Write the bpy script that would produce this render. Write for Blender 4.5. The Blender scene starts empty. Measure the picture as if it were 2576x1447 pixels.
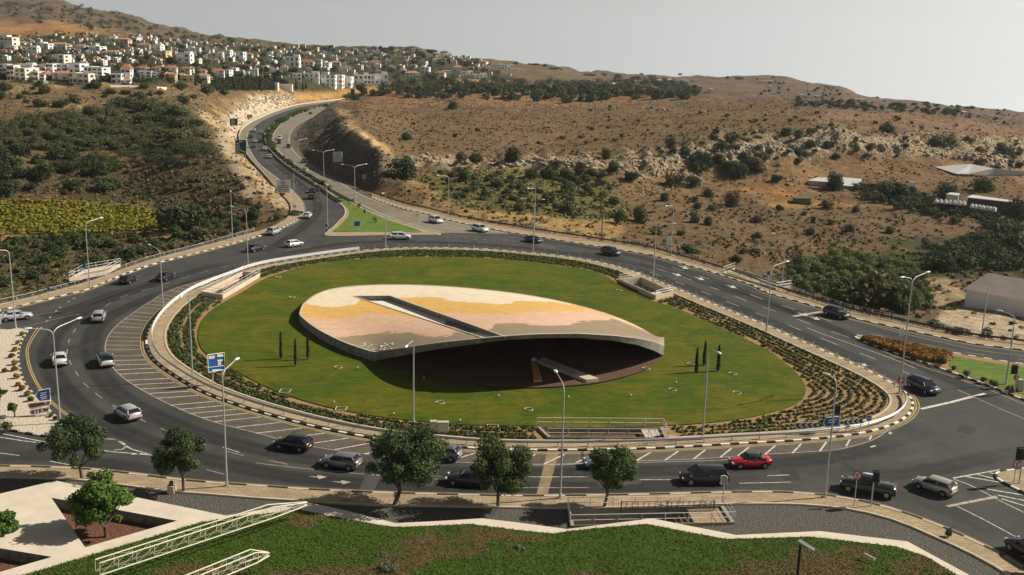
import bpy, math, random
import numpy as np
from mathutils import Vector, Matrix
from mathutils.geometry import tessellate_polygon
R = math.radians
rng = np.random.default_rng(7)
random.seed(7)
scene = bpy.context.scene
COL = scene.collection

# ------------------------------------------------------------------ camera
FPX, UC, VC, CZ = 2550.0, 1288.0, 723.4, 40.7      # focal length and centre in photo units (photo 2576 wide)
PITCH = math.atan(597.0 / FPX); ROLL = R(1.45)
Fw = np.array([0, math.cos(PITCH), -math.sin(PITCH)])
R0 = np.array([1.0, 0, 0]); U0 = np.array([0, math.sin(PITCH), math.cos(PITCH)])
Rc = math.cos(ROLL) * R0 + math.sin(ROLL) * U0
Uc = -math.sin(ROLL) * R0 + math.cos(ROLL) * U0
CAM = np.array([0.0, 0.0, CZ])
cam_d = bpy.data.cameras.new('camera'); cam = bpy.data.objects.new('camera', cam_d); COL.objects.link(cam)
cam_d.sensor_width = 36; cam_d.lens = FPX / 2576 * 36; cam_d.clip_start = 1; cam_d.clip_end = 20000
m = Matrix.Identity(4)
for i in range(3):
    m[i][0] = Rc[i]; m[i][1] = Uc[i]; m[i][2] = -Fw[i]; m[i][3] = CAM[i]
cam.matrix_world = m
scene.camera = cam

# ------------------------------------------------------------------ light
HAZE = 0.00007
SKYC = [(0.0, .36), (1.0, .08), (.06, .345), (.14, .31), (.3, .15), (.6, .09)]      # horizon haze is brighter than the sky overhead (x3)
SUN_EL, SUN_AZ = R(37), R(14)          # azimuth measured from +X towards +Y
sd = np.array([math.cos(SUN_EL) * math.cos(SUN_AZ), math.cos(SUN_EL) * math.sin(SUN_AZ), math.sin(SUN_EL)])
sun_d = bpy.data.lights.new('sun', 'SUN'); sun_d.energy = 5.0; sun_d.angle = R(0.6); sun_d.color = (1.0, 0.92, 0.79)
sun = bpy.data.objects.new('sun', sun_d); COL.objects.link(sun)
sun.rotation_euler = Vector(sd).to_track_quat('Z', 'Y').to_euler()
w = bpy.data.worlds.new('World'); scene.world = w; w.use_nodes = True
nt = w.node_tree; nt.nodes.clear()
sky = nt.nodes.new('ShaderNodeTexSky'); sky.sky_type = 'NISHITA'; sky.sun_disc = False
sky.sun_elevation = SUN_EL; sky.sun_rotation = math.pi / 2 - SUN_AZ
sky.air_density = 1.0; sky.dust_density = 1.6; sky.ozone_density = 0.6; sky.altitude = 0
hs = nt.nodes.new('ShaderNodeHueSaturation'); hs.inputs['Saturation'].default_value = 0.32
bg = nt.nodes.new('ShaderNodeBackground'); bg.inputs['Strength'].default_value = 0.11
wo = nt.nodes.new('ShaderNodeOutputWorld')
wtc = nt.nodes.new('ShaderNodeTexCoord'); sp = nt.nodes.new('ShaderNodeSeparateXYZ'); mr0 = nt.nodes.new('ShaderNodeFloatCurve'); cv = mr0.mapping.curves[0]
for q_, (a_, b_) in enumerate(SKYC):
    if q_ < 2: cv.points[q_].location = (a_, b_)
    else: cv.points.new(a_, b_)
mr0.mapping.update()
ml = nt.nodes.new('ShaderNodeMath'); ml.operation = 'MULTIPLY'; ml.inputs[1].default_value = 3.0; nt.links.new(mr0.outputs[0], ml.inputs[0])
mrx = nt.nodes.new('ShaderNodeMapRange'); mrx.inputs[1].default_value = -.5; mrx.inputs[2].default_value = .5; mrx.inputs[3].default_value = .84 * 3; mrx.inputs[4].default_value = 1.02 * 3; nt.links.new(sp.outputs[0], mrx.inputs[0]); nt.links.new(mrx.outputs[0], ml.inputs[1])      # hazy glow towards the sun side     # bright haze layer near the horizon, deeper sky above
nt.links.new(wtc.outputs['Generated'], sp.inputs[0]); nt.links.new(sp.outputs[2], mr0.inputs['Value']); vm = nt.nodes.new('ShaderNodeVectorMath'); vm.operation = 'SCALE'
nt.links.new(ml.outputs[0], vm.inputs['Scale']); nt.links.new(hs.outputs[0], vm.inputs[0])
sp2 = nt.nodes.new('ShaderNodeSeparateXYZ'); cb = nt.nodes.new('ShaderNodeCombineXYZ'); mz = nt.nodes.new('ShaderNodeMath'); mz.operation = 'MAXIMUM'; mz.inputs[1].default_value = .055
nt.links.new(wtc.outputs['Generated'], sp2.inputs[0]); nt.links.new(sp2.outputs[0], cb.inputs[0]); nt.links.new(sp2.outputs[1], cb.inputs[1]); nt.links.new(sp2.outputs[2], mz.inputs[0]); nt.links.new(mz.outputs[0], cb.inputs[2]); nt.links.new(cb.outputs[0], sky.inputs['Vector'])
tn = nt.nodes.new('ShaderNodeVectorMath'); tn.operation = 'MULTIPLY'; tn.inputs[1].default_value = (.98, 1.0, 1.03); nt.links.new(vm.outputs[0], tn.inputs[0])
nt.links.new(sky.outputs[0], hs.inputs['Color']); nt.links.new(tn.outputs[0], bg.inputs['Color']); nt.links.new(bg.outputs[0], wo.inputs[0])
scene.view_settings.view_transform = 'Standard'; scene.view_settings.look = 'None'
scene.view_settings.exposure = 0.25; scene.view_settings.gamma = 1.0
scene.render.engine = 'CYCLES'
try:
    scene.cycles.max_bounces = 6; scene.cycles.transparent_max_bounces = 12; scene.cycles.volume_bounces = 0
except Exception: pass

# ------------------------------------------------------------------ pixel <-> world
def ray(u, v):
    u = np.asarray(u, float); v = np.asarray(v, float)
    return Fw + ((u - UC) / FPX)[..., None] * Rc + ((VC - v) / FPX)[..., None] * Uc
def G(u, v, z=0.0):
    d = ray(u, v); t = (z - CZ) / d[..., 2]
    return CAM + d * np.asarray(t)[..., None]
def GY(u, v, y):
    d = ray(u, v); return CAM + d * (y / d[..., 1])
def proj(P):
    q = np.asarray(P, float) - CAM
    zc = q @ Fw
    return UC + FPX * (q @ Rc) / zc, VC - FPX * (q @ Uc) / zc
def px(pts, z=0.0):
    a = np.array(pts, float); return G(a[:, 0], a[:, 1], z)

# ------------------------------------------------------------------ curve helpers
def catmull(P, n=8, closed=False):
    P = np.asarray(P, float); N = len(P); out = []
    idx = range(N if closed else N - 1)
    for i in idx:
        p0 = P[(i - 1) % N] if (closed or i > 0) else 2 * P[0] - P[1]
        p1 = P[i]; p2 = P[(i + 1) % N]
        p3 = P[(i + 2) % N] if (closed or i + 2 < N) else 2 * P[-1] - P[-2]
        for k in range(n):
            t = k / n
            out.append(0.5 * ((2 * p1) + (-p0 + p2) * t + (2 * p0 - 5 * p1 + 4 * p2 - p3) * t * t + (-p0 + 3 * p1 - 3 * p2 + p3) * t ** 3))
    if not closed: out.append(P[-1])
    return np.array(out)
def resample(P, step=None, n=None, closed=False):
    P = np.asarray(P, float)
    if closed: P = np.vstack([P, P[:1]])
    s = np.concatenate([[0], np.cumsum(np.linalg.norm(np.diff(P, axis=0), axis=1))])
    L = s[-1]
    if n is None: n = max(2, int(round(L / step)) + (0 if closed else 1))
    t = np.linspace(0, L, n, endpoint=not closed)
    return np.stack([np.interp(t, s, P[:, k]) for k in range(P.shape[1])], 1)
def normals2(P, closed=False):
    P = np.asarray(P)
    if closed: T = np.roll(P, -1, 0) - np.roll(P, 1, 0)
    else: T = np.gradient(P, axis=0)
    T = T[:, :2] / (np.linalg.norm(T[:, :2], axis=1)[:, None] + 1e-9)
    return np.stack([-T[:, 1], T[:, 0]], 1), T          # left normal, tangent
def offset(P, d, closed=False):
    n, _ = normals2(P, closed); Q = np.array(P, float); Q[:, :2] += n * (d if np.isscalar(d) else np.asarray(d)[:, None]); return Q
def inpoly(x, y, poly):
    x = np.asarray(x, float); y = np.asarray(y, float); c = np.zeros(x.shape, bool)
    poly = np.asarray(poly); n = len(poly); j = n - 1
    for i in range(n):
        xi, yi = poly[i][0], poly[i][1]; xj, yj = poly[j][0], poly[j][1]
        if yi != yj:
            c ^= ((yi > y) != (yj > y)) & (x < (xj - xi) * (y - yi) / (yj - yi) + xi)
        j = i
    return c
def dist_poly(x, y, P, closed=True):
    P = np.asarray(P)[:, :2]; Q = np.roll(P, -1, 0) if closed else P[1:]
    A = P if closed else P[:-1]; d = np.full(np.shape(x), 1e9)
    for a, b in zip(A, Q):
        ab = b - a; L = ab @ ab + 1e-12
        t = np.clip(((x - a[0]) * ab[0] + (y - a[1]) * ab[1]) / L, 0, 1)
        d = np.minimum(d, (x - a[0] - t * ab[0]) ** 2 + (y - a[1] - t * ab[1]) ** 2)
    return np.sqrt(d)
_lat = rng.random((256, 256))
def vnoise(x, y, s, seed=0):
    x = np.asarray(x) / s + 37.3 * seed + 1000; y = np.asarray(y) / s + 91.7 * seed + 1000
    xi = np.floor(x).astype(int); yi = np.floor(y).astype(int); fx = x - xi; fy = y - yi
    fx = fx * fx * (3 - 2 * fx); fy = fy * fy * (3 - 2 * fy)
    g = lambda a, b: _lat[a % 256, b % 256]
    return (g(xi, yi) * (1 - fx) + g(xi + 1, yi) * fx) * (1 - fy) + (g(xi, yi + 1) * (1 - fx) + g(xi + 1, yi + 1) * fx) * fy - 0.5

# ------------------------------------------------------------------ mesh helpers
class MB:
    def __init__(s): s.v = []; s.f = []; s.m = []; s.n = 0; s.sm = False
    def add(s, V, F, mat=0):
        s.v.extend([tuple(map(float, p)) for p in V]); s.f.extend([tuple(int(i) + s.n for i in f) for f in F]); s.m.extend([mat] * len(F)); s.n += len(V)
    def box(s, c, size, rz=0, mat=0, tz=None):
        cx, cy, cz = c; hx, hy, hz = size[0] / 2, size[1] / 2, size[2] / 2; ca, sa = math.cos(rz), math.sin(rz); V = []
        for z in (-hz, hz):
            k = 1 if z < 0 or tz is None else tz
            for x, y in ((-hx, -hy), (hx, -hy), (hx, hy), (-hx, hy)):
                V.append((cx + (x * ca - y * sa) * k, cy + (x * sa + y * ca) * k, cz + z))
        s.add(V, [(3, 2, 1, 0), (4, 5, 6, 7), (0, 1, 5, 4), (1, 2, 6, 5), (2, 3, 7, 6), (3, 0, 4, 7)], mat); return s
    def tube(s, P, r, n=6, mat=0, caps=True):
        P = [Vector(p) for p in P]; N = len(P); rr = [r] * N if np.isscalar(r) else list(r); V = []; F = []
        for i in range(N):
            T = (P[min(i + 1, N - 1)] - P[max(i - 1, 0)]).normalized()
            a = Vector((0, 0, 1)) if abs(T.z) < .9 else Vector((1, 0, 0))
            X = T.cross(a).normalized(); Y = T.cross(X)
            for k in range(n):
                th = 2 * math.pi * k / n; V.append(P[i] + (X * math.cos(th) + Y * math.sin(th)) * rr[i])
        for i in range(N - 1):
            for k in range(n):
                k2 = (k + 1) % n; F.append((i * n + k, i * n + k2, (i + 1) * n + k2, (i + 1) * n + k))
        if caps: F.append(tuple(range(n))); F.append(tuple((N - 1) * n + k for k in reversed(range(n))))
        s.add(V, F, mat); return s
    def loft(s, A, B, mat=0, closed=False):
        n = len(A); V = list(map(tuple, A)) + list(map(tuple, B))
        F = [(i, (i + 1) % n, n + (i + 1) % n, n + i) for i in range(n if closed else n - 1)]
        s.add(V, F, mat); return s
    def poly(s, loops, mat=0):
        loops = [[Vector(map(float, p)) for p in L] for L in loops]
        T = tessellate_polygon(loops); V = [p for L in loops for p in L]
        F = []
        for t in T:
            a, b, c = V[t[0]], V[t[1]], V[t[2]]
            F.append(t if (b - a).cross(c - a).z > 0 else (t[0], t[2], t[1]))
        s.add([tuple(p) for p in V], F, mat); return s
    def prism(s, P2, z0, z1, mat=0, top=None):
        """closed outline P2 (x,y) extruded z0..z1"""
        n = len(P2); a = [(p[0], p[1], z0) for p in P2]; b = [(p[0], p[1], z1) for p in P2]
        s.loft(a, b, mat, True); s.poly([b], mat if top is None else top); return s
    def build(s, name, mats, parent=None, smooth=None):
        me = bpy.data.meshes.new(name); me.from_pydata(s.v, [], s.f)
        for mt in (mats if isinstance(mats, (list, tuple)) else [mats]): me.materials.append(mt)
        me.polygons.foreach_set('material_index', s.m)
        if smooth or (smooth is None and s.sm): me.polygons.foreach_set('use_smooth', [True] * len(s.f))
        me.update(); o = bpy.data.objects.new(name, me); COL.objects.link(o)
        if parent is not None: o.parent = parent
        return o
def npmesh(name, V, F, mats, attrs=None, parent=None, smooth=False):
    """fast mesh: V (n,3), F (m,k)"""
    V = np.asarray(V, np.float32); F = np.asarray(F, np.int32); k = F.shape[1]
    me = bpy.data.meshes.new(name); me.vertices.add(len(V)); me.vertices.foreach_set('co', V.ravel())
    me.loops.add(F.size); me.loops.foreach_set('vertex_index', F.ravel())
    me.polygons.add(len(F)); me.polygons.foreach_set('loop_start', np.arange(0, F.size, k, dtype=np.int32))
    try: me.polygons.foreach_set('loop_total', np.full(len(F), k, np.int32))
    except Exception: pass
    if smooth: me.polygons.foreach_set('use_smooth', np.ones(len(F), bool))
    me.update(calc_edges=True)
    for an, arr in (attrs or {}).items():
        arr = np.asarray(arr, np.float32)
        if arr.ndim == 1:
            a = me.attributes.new(an, 'FLOAT', 'POINT'); a.data.foreach_set('value', arr)
        else:
            if arr.shape[1] == 3: arr = np.hstack([arr, np.ones((len(arr), 1), np.float32)])
            a = me.attributes.new(an, 'FLOAT_COLOR', 'POINT'); a.data.foreach_set('color', arr.ravel())
    for mt in (mats if isinstance(mats, (list, tuple)) else [mats]): me.materials.append(mt)
    o = bpy.data.objects.new(name, me); COL.objects.link(o)
    if parent is not None: o.parent = parent
    return o
def tag(o, label=None, cat=None, group=None, kind=None):
    if label: o['label'] = label
    if cat: o['category'] = cat
    if group: o['group'] = group
    if kind: o['kind'] = kind
    return o
def struct(o): o['kind'] = 'structure'; return o
def empty(name, loc=(0, 0, 0), rz=0.0):
    o = bpy.data.objects.new(name, None); COL.objects.link(o); o.location = tuple(map(float, loc)); o.rotation_euler = (0, 0, rz); o.empty_display_size = .3; return o
def thing(name, label, cat, loc=(0, 0, 0), rz=0.0, group=None): return tag(empty(name, loc, rz), label, cat, group)
_kids = {}
def copy_tree(o, parent=None):
    c = o.copy(); COL.objects.link(c)
    if parent is not None: c.parent = parent
    for ch in list(o.children): copy_tree(ch, c)
    return c

# ------------------------------------------------------------------ materials
def mat(name, col, rough=0.9, metal=0.0, var=0.0, scale=3.0, bump=0.0, spec=0.3, col2=None, coat=0.0, detail=4, emit=None, coord='Object'):
    m = bpy.data.materials.new(name); m.use_nodes = True; nt = m.node_tree; b = nt.nodes['Principled BSDF']
    b.inputs['Roughness'].default_value = rough; b.inputs['Metallic'].default_value = metal
    b.inputs['Specular IOR Level'].default_value = spec; b.inputs['Coat Weight'].default_value = coat
    b.inputs['Base Color'].default_value = (*col, 1)
    if var or bump or col2:
        tc = nt.nodes.new('ShaderNodeTexCoord'); nz = nt.nodes.new('ShaderNodeTexNoise')
        nz.inputs['Scale'].default_value = scale; nz.inputs['Detail'].default_value = detail
        nt.links.new(tc.outputs[coord], nz.inputs['Vector'])
        mr = nt.nodes.new('ShaderNodeMapRange'); mr.inputs[1].default_value = .3; mr.inputs[2].default_value = .7
        nt.links.new(nz.outputs['Fac'], mr.inputs[0])
        mx = nt.nodes.new('ShaderNodeMix'); mx.data_type = 'RGBA'
        c2 = col2 or tuple(min(1, c * (1 + var)) for c in col); c1 = col if col2 else tuple(c * (1 - var) for c in col)
        mx.inputs['A'].default_value = (*c1, 1); mx.inputs['B'].default_value = (*c2, 1)
        nt.links.new(mr.outputs[0], mx.inputs['Factor']); nt.links.new(mx.outputs['Result'], b.inputs['Base Color'])
        if bump:
            bp = nt.nodes.new('ShaderNodeBump'); bp.inputs['Strength'].default_value = 1; bp.inputs['Distance'].default_value = bump
            nt.links.new(nz.outputs['Fac'], bp.inputs['Height']); nt.links.new(bp.outputs[0], b.inputs['Normal'])
    if emit:
        b.inputs['Emission Color'].default_value = (*emit[0], 1); b.inputs['Emission Strength'].default_value = emit[1]
    return m
class NT:
    def __init__(s, name, rough=0.95, spec=0.2):
        s.m = bpy.data.materials.new(name); s.m.use_nodes = True; s.t = s.m.node_tree; s.b = s.t.nodes['Principled BSDF']
        s.b.inputs['Roughness'].default_value = rough; s.b.inputs['Specular IOR Level'].default_value = spec
        s.tc = s.t.nodes.new('ShaderNodeTexCoord')
    def link(s, a, b): s.t.links.new(a, b)
    def noise(s, scale, detail=4, vec=None, dist=0, rough=.5, sc3=None):
        n = s.t.nodes.new('ShaderNodeTexNoise'); n.inputs['Scale'].default_value = scale; n.inputs['Detail'].default_value = detail
        n.inputs['Distortion'].default_value = dist; n.inputs['Roughness'].default_value = rough
        v = vec or s.tc.outputs['Object']
        if sc3:
            mp = s.t.nodes.new('ShaderNodeMapping'); mp.inputs['Scale'].default_value = sc3; s.link(v, mp.inputs[0]); v = mp.outputs[0]
        s.link(v, n.inputs['Vector']); return n.outputs['Fac']
    def voro(s, scale, feature='F1', sc3=None):
        n = s.t.nodes.new('ShaderNodeTexVoronoi'); n.inputs['Scale'].default_value = scale; n.feature = feature
        s.link(s.tc.outputs['Object'], n.inputs['Vector']); return n.outputs['Distance']
    def attr(s, name, out='Color'):
        n = s.t.nodes.new('ShaderNodeAttribute'); n.attribute_name = name; return n.outputs[out]
    def rng(s, a, lo, hi, o0=0., o1=1.):
        n = s.t.nodes.new('ShaderNodeMapRange'); n.inputs[1].default_value = lo; n.inputs[2].default_value = hi
        n.inputs[3].default_value = o0; n.inputs[4].default_value = o1; s.link(a, n.inputs[0]); return n.outputs[0]
    def math(s, op, a, b=None):
        n = s.t.nodes.new('ShaderNodeMath'); n.operation = op
        for i, x in enumerate((a, b)):
            if x is None: continue
            if isinstance(x, (int, float)): n.inputs[i].default_value = x
            else: s.link(x, n.inputs[i])
        return n.outputs[0]
    def mix(s, f, a, b, mode='MIX'):
        n = s.t.nodes.new('ShaderNodeMix'); n.data_type = 'RGBA'; n.blend_type = mode
        for k, x in (('Factor', f), ('A', a), ('B', b)):
            if isinstance(x, (int, float)): n.inputs[k].default_value = x
            elif isinstance(x, tuple): n.inputs[k].default_value = (*x, 1)
            else: s.link(x, n.inputs[k])
        return n.outputs['Result']
    def out(s, col, bump=None, dist=.1):
        s.link(col, s.b.inputs['Base Color'])
        if bump is not None:
            bp = s.t.nodes.new('ShaderNodeBump'); bp.inputs['Distance'].default_value = dist; s.link(bump, bp.inputs['Height']); s.link(bp.outputs[0], s.b.inputs['Normal'])
        return s.m
# ------------------------------------------------------------------ ground plan (photo px -> ground plane)
K1 = [(-500,888),(-300,846),(0,782),(75,766),(150,747),(225,728),(325,687),(400,662),(501,637),(576,617),(645,597),(695,582),(710,574),(745,557),(762,537),(762,517),(752,499),(730,477)]
B1 = [(-500,869),(-300,829),(0,765),(75,749),(150,729),(225,708),(325,672),(400,648),(501,622),(576,603),(645,584),(680,572),(700,563),(722,548),(731,530),(728,512),(715,496),(700,480)]
K2 = [(935,499),(970,512),(1020,528),(1070,539),(1145,559),(1220,574),(1290,587),(1415,607),(1540,627),(1640,644),(1740,672),(1815,694),(1890,719),(1930,738),(2006,760),(2071,779),(2143,801),(2231,821),(2356,848),(2456,868),(2575,883),(2900,930)]
B2 = [(935,488),(970,500),(1020,516),(1070,527),(1145,546),(1220,561),(1290,573),(1415,593),(1540,612),(1640,629),(1740,657),(1815,679),(1890,704),(1930,721),(2006,744),(2071,764),(2143,786),(2231,805),(2356,832),(2456,852),(2575,867),(2900,914)]
HWL = [(700,480),(659,436),(620,394),(598,352),(600,336),(607,324),(631,306),(664,291),(696,278),(750,262),(815,254),(872,247)]     # highway outer left
HWR = [(905,248),(850,264),(815,283),(775,305),(745,327),(737,347),(742,368),(770,396),(810,423),(860,449),(912,470),(935,488)]    # outer right, far -> near
NEAR = px(B1[:-1] + HWL + HWR + B2[1:]); NEAR = np.vstack([NEAR, [[160, 20, 0], [-160, 20, 0]]])

# ------------------------------------------------------------------ terrain height table: columns of (v, z) or (v, None, Y)
T = {
-300: [(829,0),(700,-4),(600,-5),(500,-4),(420,2),(330,8),(280,12),(215,20),(130,None,750),(88,None,850),(60,None,1200),(20,None,1800),(-40,None,2200)],
0: [(765,0),(700,-3.5),(640,-5),(600,-5),(500,-4),(420,2),(330,8),(280,12),(213,20),(180,None,470),(130,None,700),(95,None,850),(60,None,1200),(20,None,1800),(-20,None,2200)],
150: [(729,0),(680,-4),(600,-5),(500,-4),(430,0),(330,8),(280,12),(213,20),(180,None,480),(130,None,700),(92,None,850),(60,None,1200),(20,None,1800),(0,None,2150)],
330: [(668,0),(640,-4),(600,-5),(500,-4),(440,-1),(350,6),(280,11),(215,19),(185,None,510),(150,None,650),(110,None,850),(88,None,1000),(60,None,1500),(38,None,2000)],
470: [(628,0),(600,-4),(560,-4.5),(500,-2),(440,2),(350,7.5),(280,13),(232,16),(205,None,520),(170,None,600),(140,None,760),(115,None,1000),(95,None,1500),(76,None,1900)],
600: [(598,0),(575,-2.5),(540,-1),(500,1),(440,2.5),(400,4),(350,6),(330,None,430),(300,None,497),(262,None,525),(238,None,560),(226,None,620),(203,None,690),(150,None,850),(122,None,1050),(100,None,1400),(95,None,1600)],
750: [(540,0),(500,0),(440,0),(300,0),(262,None,640),(240,None,665),(226,None,720),(205,None,780),(150,None,950),(125,None,1200),(113,None,1500)],
900: [(500,None,280),(450,3),(400,10),(360,12),(320,12.5),(290,12),(262,None,630),(250,None,790),(238,None,830),(220,None,860),(208,None,880),(160,None,1050),(130,None,1300),(119,None,1500)],
1050:[(527,0),(510,0),(470,2),(420,4),(375,7),(330,None,430),(275,None,640),(250,None,760),(230,None,860),(215,None,900),(160,None,1100),(122,None,1400)],
1200:[(560,0),(545,-1),(520,0),(470,1),(430,2),(400,4),(380,6),(330,None,450),(280,None,620),(250,None,750),(232,None,830),(213,None,890),(180,None,1050),(151,None,1350)],
1350:[(584,0),(565,-2),(530,-1),(480,0),(440,1.5),(418,3),(395,6.5),(350,None,430),(280,None,640),(245,None,800),(215,None,930),(185,None,1150),(163,None,1400)],
1500:[(606,0),(580,-3),(530,-3),(460,0),(425,3),(395,7),(350,None,430),(280,None,650),(245,None,820),(215,None,1000),(195,None,1300),(181,None,1500)],
1650:[(632,0),(605,-4),(560,-4),(500,-3),(450,0),(400,4),(375,8),(340,None,440),(290,None,600),(245,None,820),(215,None,1000),(200,None,1300),(195,None,1450)],
1800:[(674,0),(650,-4),(600,-5),(540,-5),(500,-4),(440,0),(395,5),(368,9),(340,None,420),(300,None,520),(250,None,760),(220,None,1000),(200,None,1300),(193,None,1450)],
1950:[(727,0),(700,-4),(640,-6),(560,-6),(500,-4),(440,0),(395,4),(355,10),(320,None,470),(290,None,560),(250,None,780),(225,None,1000),(205,None,1250),(194,None,1400)],
2100:[(773,0),(740,-5),(680,-7),(600,-7),(520,-6),(460,-3),(420,0),(385,4),(345,10),(300,None,560),(270,None,700),(245,None,900),(224,None,1200),(218,None,1300)],
2250:[(809,0),(770,-5),(700,-7),(620,-7),(540,-7),(480,-5),(430,-2),(390,3),(343,9),(305,None,590),(280,None,720),(262,None,900),(252,None,1050)],
2400:[(841,0),(800,-4),(720,-6),(640,-7),(560,-7),(500,-6),(450,-4),(410,0),(375,4),(345,8),(320,None,560),(295,None,700),(272,None,950),(267,None,1050)],
2576:[(867,0),(830,-3),(720,-6),(640,-7),(560,-7),(500,-6),(450,-4),(410,-1),(370,3),(330,None,600),(310,None,750),(290,None,900),(281,None,1000)],
2900:[(914,0),(850,-4),(720,-7),(640,-7),(560,-7),(500,-6),(450,-4),(420,-1),(390,1),(360,None,600),(330,None,800),(318,None,1000)],
}
NY, NA = 560, 440
Ys = np.exp(np.linspace(math.log(90), math.log(4200), NY))
cols = sorted(T); azs = []; prof = []
for u in cols:
    pts = []
    for c in T[u]:
        p = G(u, c[0], c[1]) if c[1] is not None else GY(u, c[0], c[2])
        pts.append((p[1], p[2]))
    pts.sort(); Yl, Zl = pts[-1]
    pts.append((Yl * 1.06, Zl - 6)); pts.append((Yl * 1.5, Zl - 90)); pts.append((5000, Zl - 200))
    y0 = pts[0][0]; pts = [(10, 0)] + [(y0 - 1, 0)] + pts
    a = np.array(pts); prof.append(np.interp(Ys, a[:, 0], a[:, 1]))
    d = ray(u, 330 if u > 500 else 300); azs.append(d[0] / d[1])
azs = np.array(azs); prof = np.array(prof)                       # cols x NY
As = np.linspace(azs[0], azs[-1], NA)
# smooth (cubic-ish) interpolation between columns
k = np.clip(np.searchsorted(azs, As) - 1, 0, len(azs) - 2); t = (As - azs[k]) / (azs[k + 1] - azs[k])
t = t * t * (3 - 2 * t) * .5 + t * .5
Zg = prof[k].T * (1 - t) + prof[k + 1].T * t                      # NY x NA
for _ in range(2):
    Zg[1:-1] = (Zg[:-2] + 2 * Zg[1:-1] + Zg[2:]) / 4
AA, YY = np.meshgrid(As, Ys); XX = AA * YY
dn = dist_poly(XX.ravel(), YY.ravel(), NEAR).reshape(XX.shape)
ins = inpoly(XX, YY, NEAR)
amp = np.clip(YY / 400, .4, 2.6)
bum = vnoise(XX, YY, 26, 1) * 2.2 * amp + vnoise(XX, YY, 9, 2) * .9 * amp + vnoise(XX, YY, 3.4, 3) * .45
bum *= np.clip((dn - 2) / 25, 0, 1) * np.where(YY > 900, .5 + 2.2 * np.clip((YY - 900) / 1500, 0, 1), 1)
Zg = Zg + bum
# rocky cuttings beside the highway, ledges
pu, pv = proj(np.stack([XX, YY, Zg], -1))
cut = inpoly(pu, pv, [(500,270),(610,225),(860,232),(860,262),(720,275),(640,300),(600,330),(600,360),(660,470),(720,560),(640,470),(560,360)]) | inpoly(pu, pv, [(740,300),(830,270),(900,300),(1000,390),(960,470),(830,430),(740,370)])
Zg = Zg + np.where(cut, vnoise(XX, YY, 5, 5) * 3.0 + vnoise(XX, YY, 2, 6) * 1.0, 0) * np.clip((dn - 1.5) / 8, 0, 1)
led = inpoly(pu, pv, [(1000,395),(1350,390),(1650,380),(1800,340),(2100,325),(2400,345),(2576,345),(2576,440),(2300,400),(2100,395),(1900,420),(1700,440),(1400,430),(1000,425)])
Zg = Zg + np.where(led, np.abs(vnoise(XX, YY, 7, 8)) * 6 + vnoise(XX, YY, 2.5, 9) * 1.5, 0)
hwr = px(HWR)[:, :2]; nearR = dist_poly(XX.ravel(), YY.ravel(), hwr, False).reshape(XX.shape) < dn + 3
slope = np.where(nearR & (YY > 290), 1.15, np.where((YY > 300), .5, .42))
Zg = np.minimum(np.maximum(Zg, -slope * dn - .3), slope * dn - .3)
Zg = np.where(ins, -.35, Zg)
def ground(x, y):
    x = np.asarray(x, float); y = np.asarray(y, float)
    fy = (np.log(np.clip(y, 90.01, 4190)) - math.log(90)) / (math.log(4200) - math.log(90)) * (NY - 1)
    fa = np.clip((x / np.maximum(y, 1) - As[0]) / (As[-1] - As[0]) * (NA - 1), 0, NA - 1.001)
    i = np.floor(fy).astype(int); j = np.floor(fa).astype(int); fy = fy - i; fa = fa - j
    return (Zg[i, j] * (1 - fa) + Zg[i, j + 1] * fa) * (1 - fy) + (Zg[i + 1, j] * (1 - fa) + Zg[i + 1, j + 1] * fa) * fy
_ym = np.exp(np.linspace(math.log(92), math.log(4000), 1500))
def GT(u, v):
    """photo px -> point on the terrain"""
    d = ray(u, v); P = CAM + d * (_ym / d[1])[:, None]
    h = P[:, 2] - ground(P[:, 0], P[:, 1]); b = np.nonzero(h < 0)[0]
    if len(b) == 0: i = 1499; return P[i]
    i = b[0]
    if i == 0: return P[0]
    t = h[i - 1] / (h[i - 1] - h[i]); q = P[i - 1] * (1 - t) + P[i] * t; q[2] = float(ground(q[0], q[1])); return q

# ------------------------------------------------------------------ land colours
def lin(r, g, b): return tuple(((c / 255) / 12.92 if c / 255 < .04 else ((c / 255 + .055) / 1.055) ** 2.4) for c in (r, g, b))
pu, pv = proj(np.stack([XX, YY, Zg], -1))
wu = pu + vnoise(XX, YY, 14, 11) * 60 + vnoise(XX, YY, 4, 12) * 22; wv = pv + vnoise(XX, YY, 14, 13) * 26 + vnoise(XX, YY, 4, 14) * 10
THK = [(-900,320),(-20,320),(115,289),(258,284),(321,249),(401,255),(481,301),(516,352),(487,390),(401,375),(321,372),(189,384),(57,374),(-900,380)]
C = np.zeros(XX.shape + (3,)); rock = np.zeros(XX.shape); veg = np.zeros(XX.shape)
C[:] = (.19, .125, .072); rock[:] = .25; veg[:] = .3
def zone(poly, col=None, rk=None, vg=None, hard=False):
    mk = inpoly(pu if hard else wu, pv if hard else wv, poly)
    if col is not None: C[mk] = col
    if rk is not None: rock[mk] = rk
    if vg is not None: veg[mk] = vg
far = YY > 900
C[far] = (.175, .13, .10); veg[far] = .5
zone([(-900,-200),(380,-50),(800,100),(800,125),(500,112),(250,88),(-900,84)], (.155,.115,.085), .3, .55)          # hill behind the town
zone([(-900,45),(120,55),(330,85),(330,95),(150,92),(-900,88)], (.36,.21,.10), .2, .15)
zone([(1560,190),(1800,190),(2060,205),(2300,262),(2576,280),(2800,300),(2800,330),(2300,285),(1950,262),(1760,250)], (.18,.132,.105), .4, .5)
zone([(-900,84),(250,88),(500,112),(800,118),(1020,120),(1240,150),(1300,165),(1300,212),(980,215),(830,222),(600,222),(500,212),(330,214),(-900,213)], (.07,.075,.035), .1, .8)  # town gardens
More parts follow.
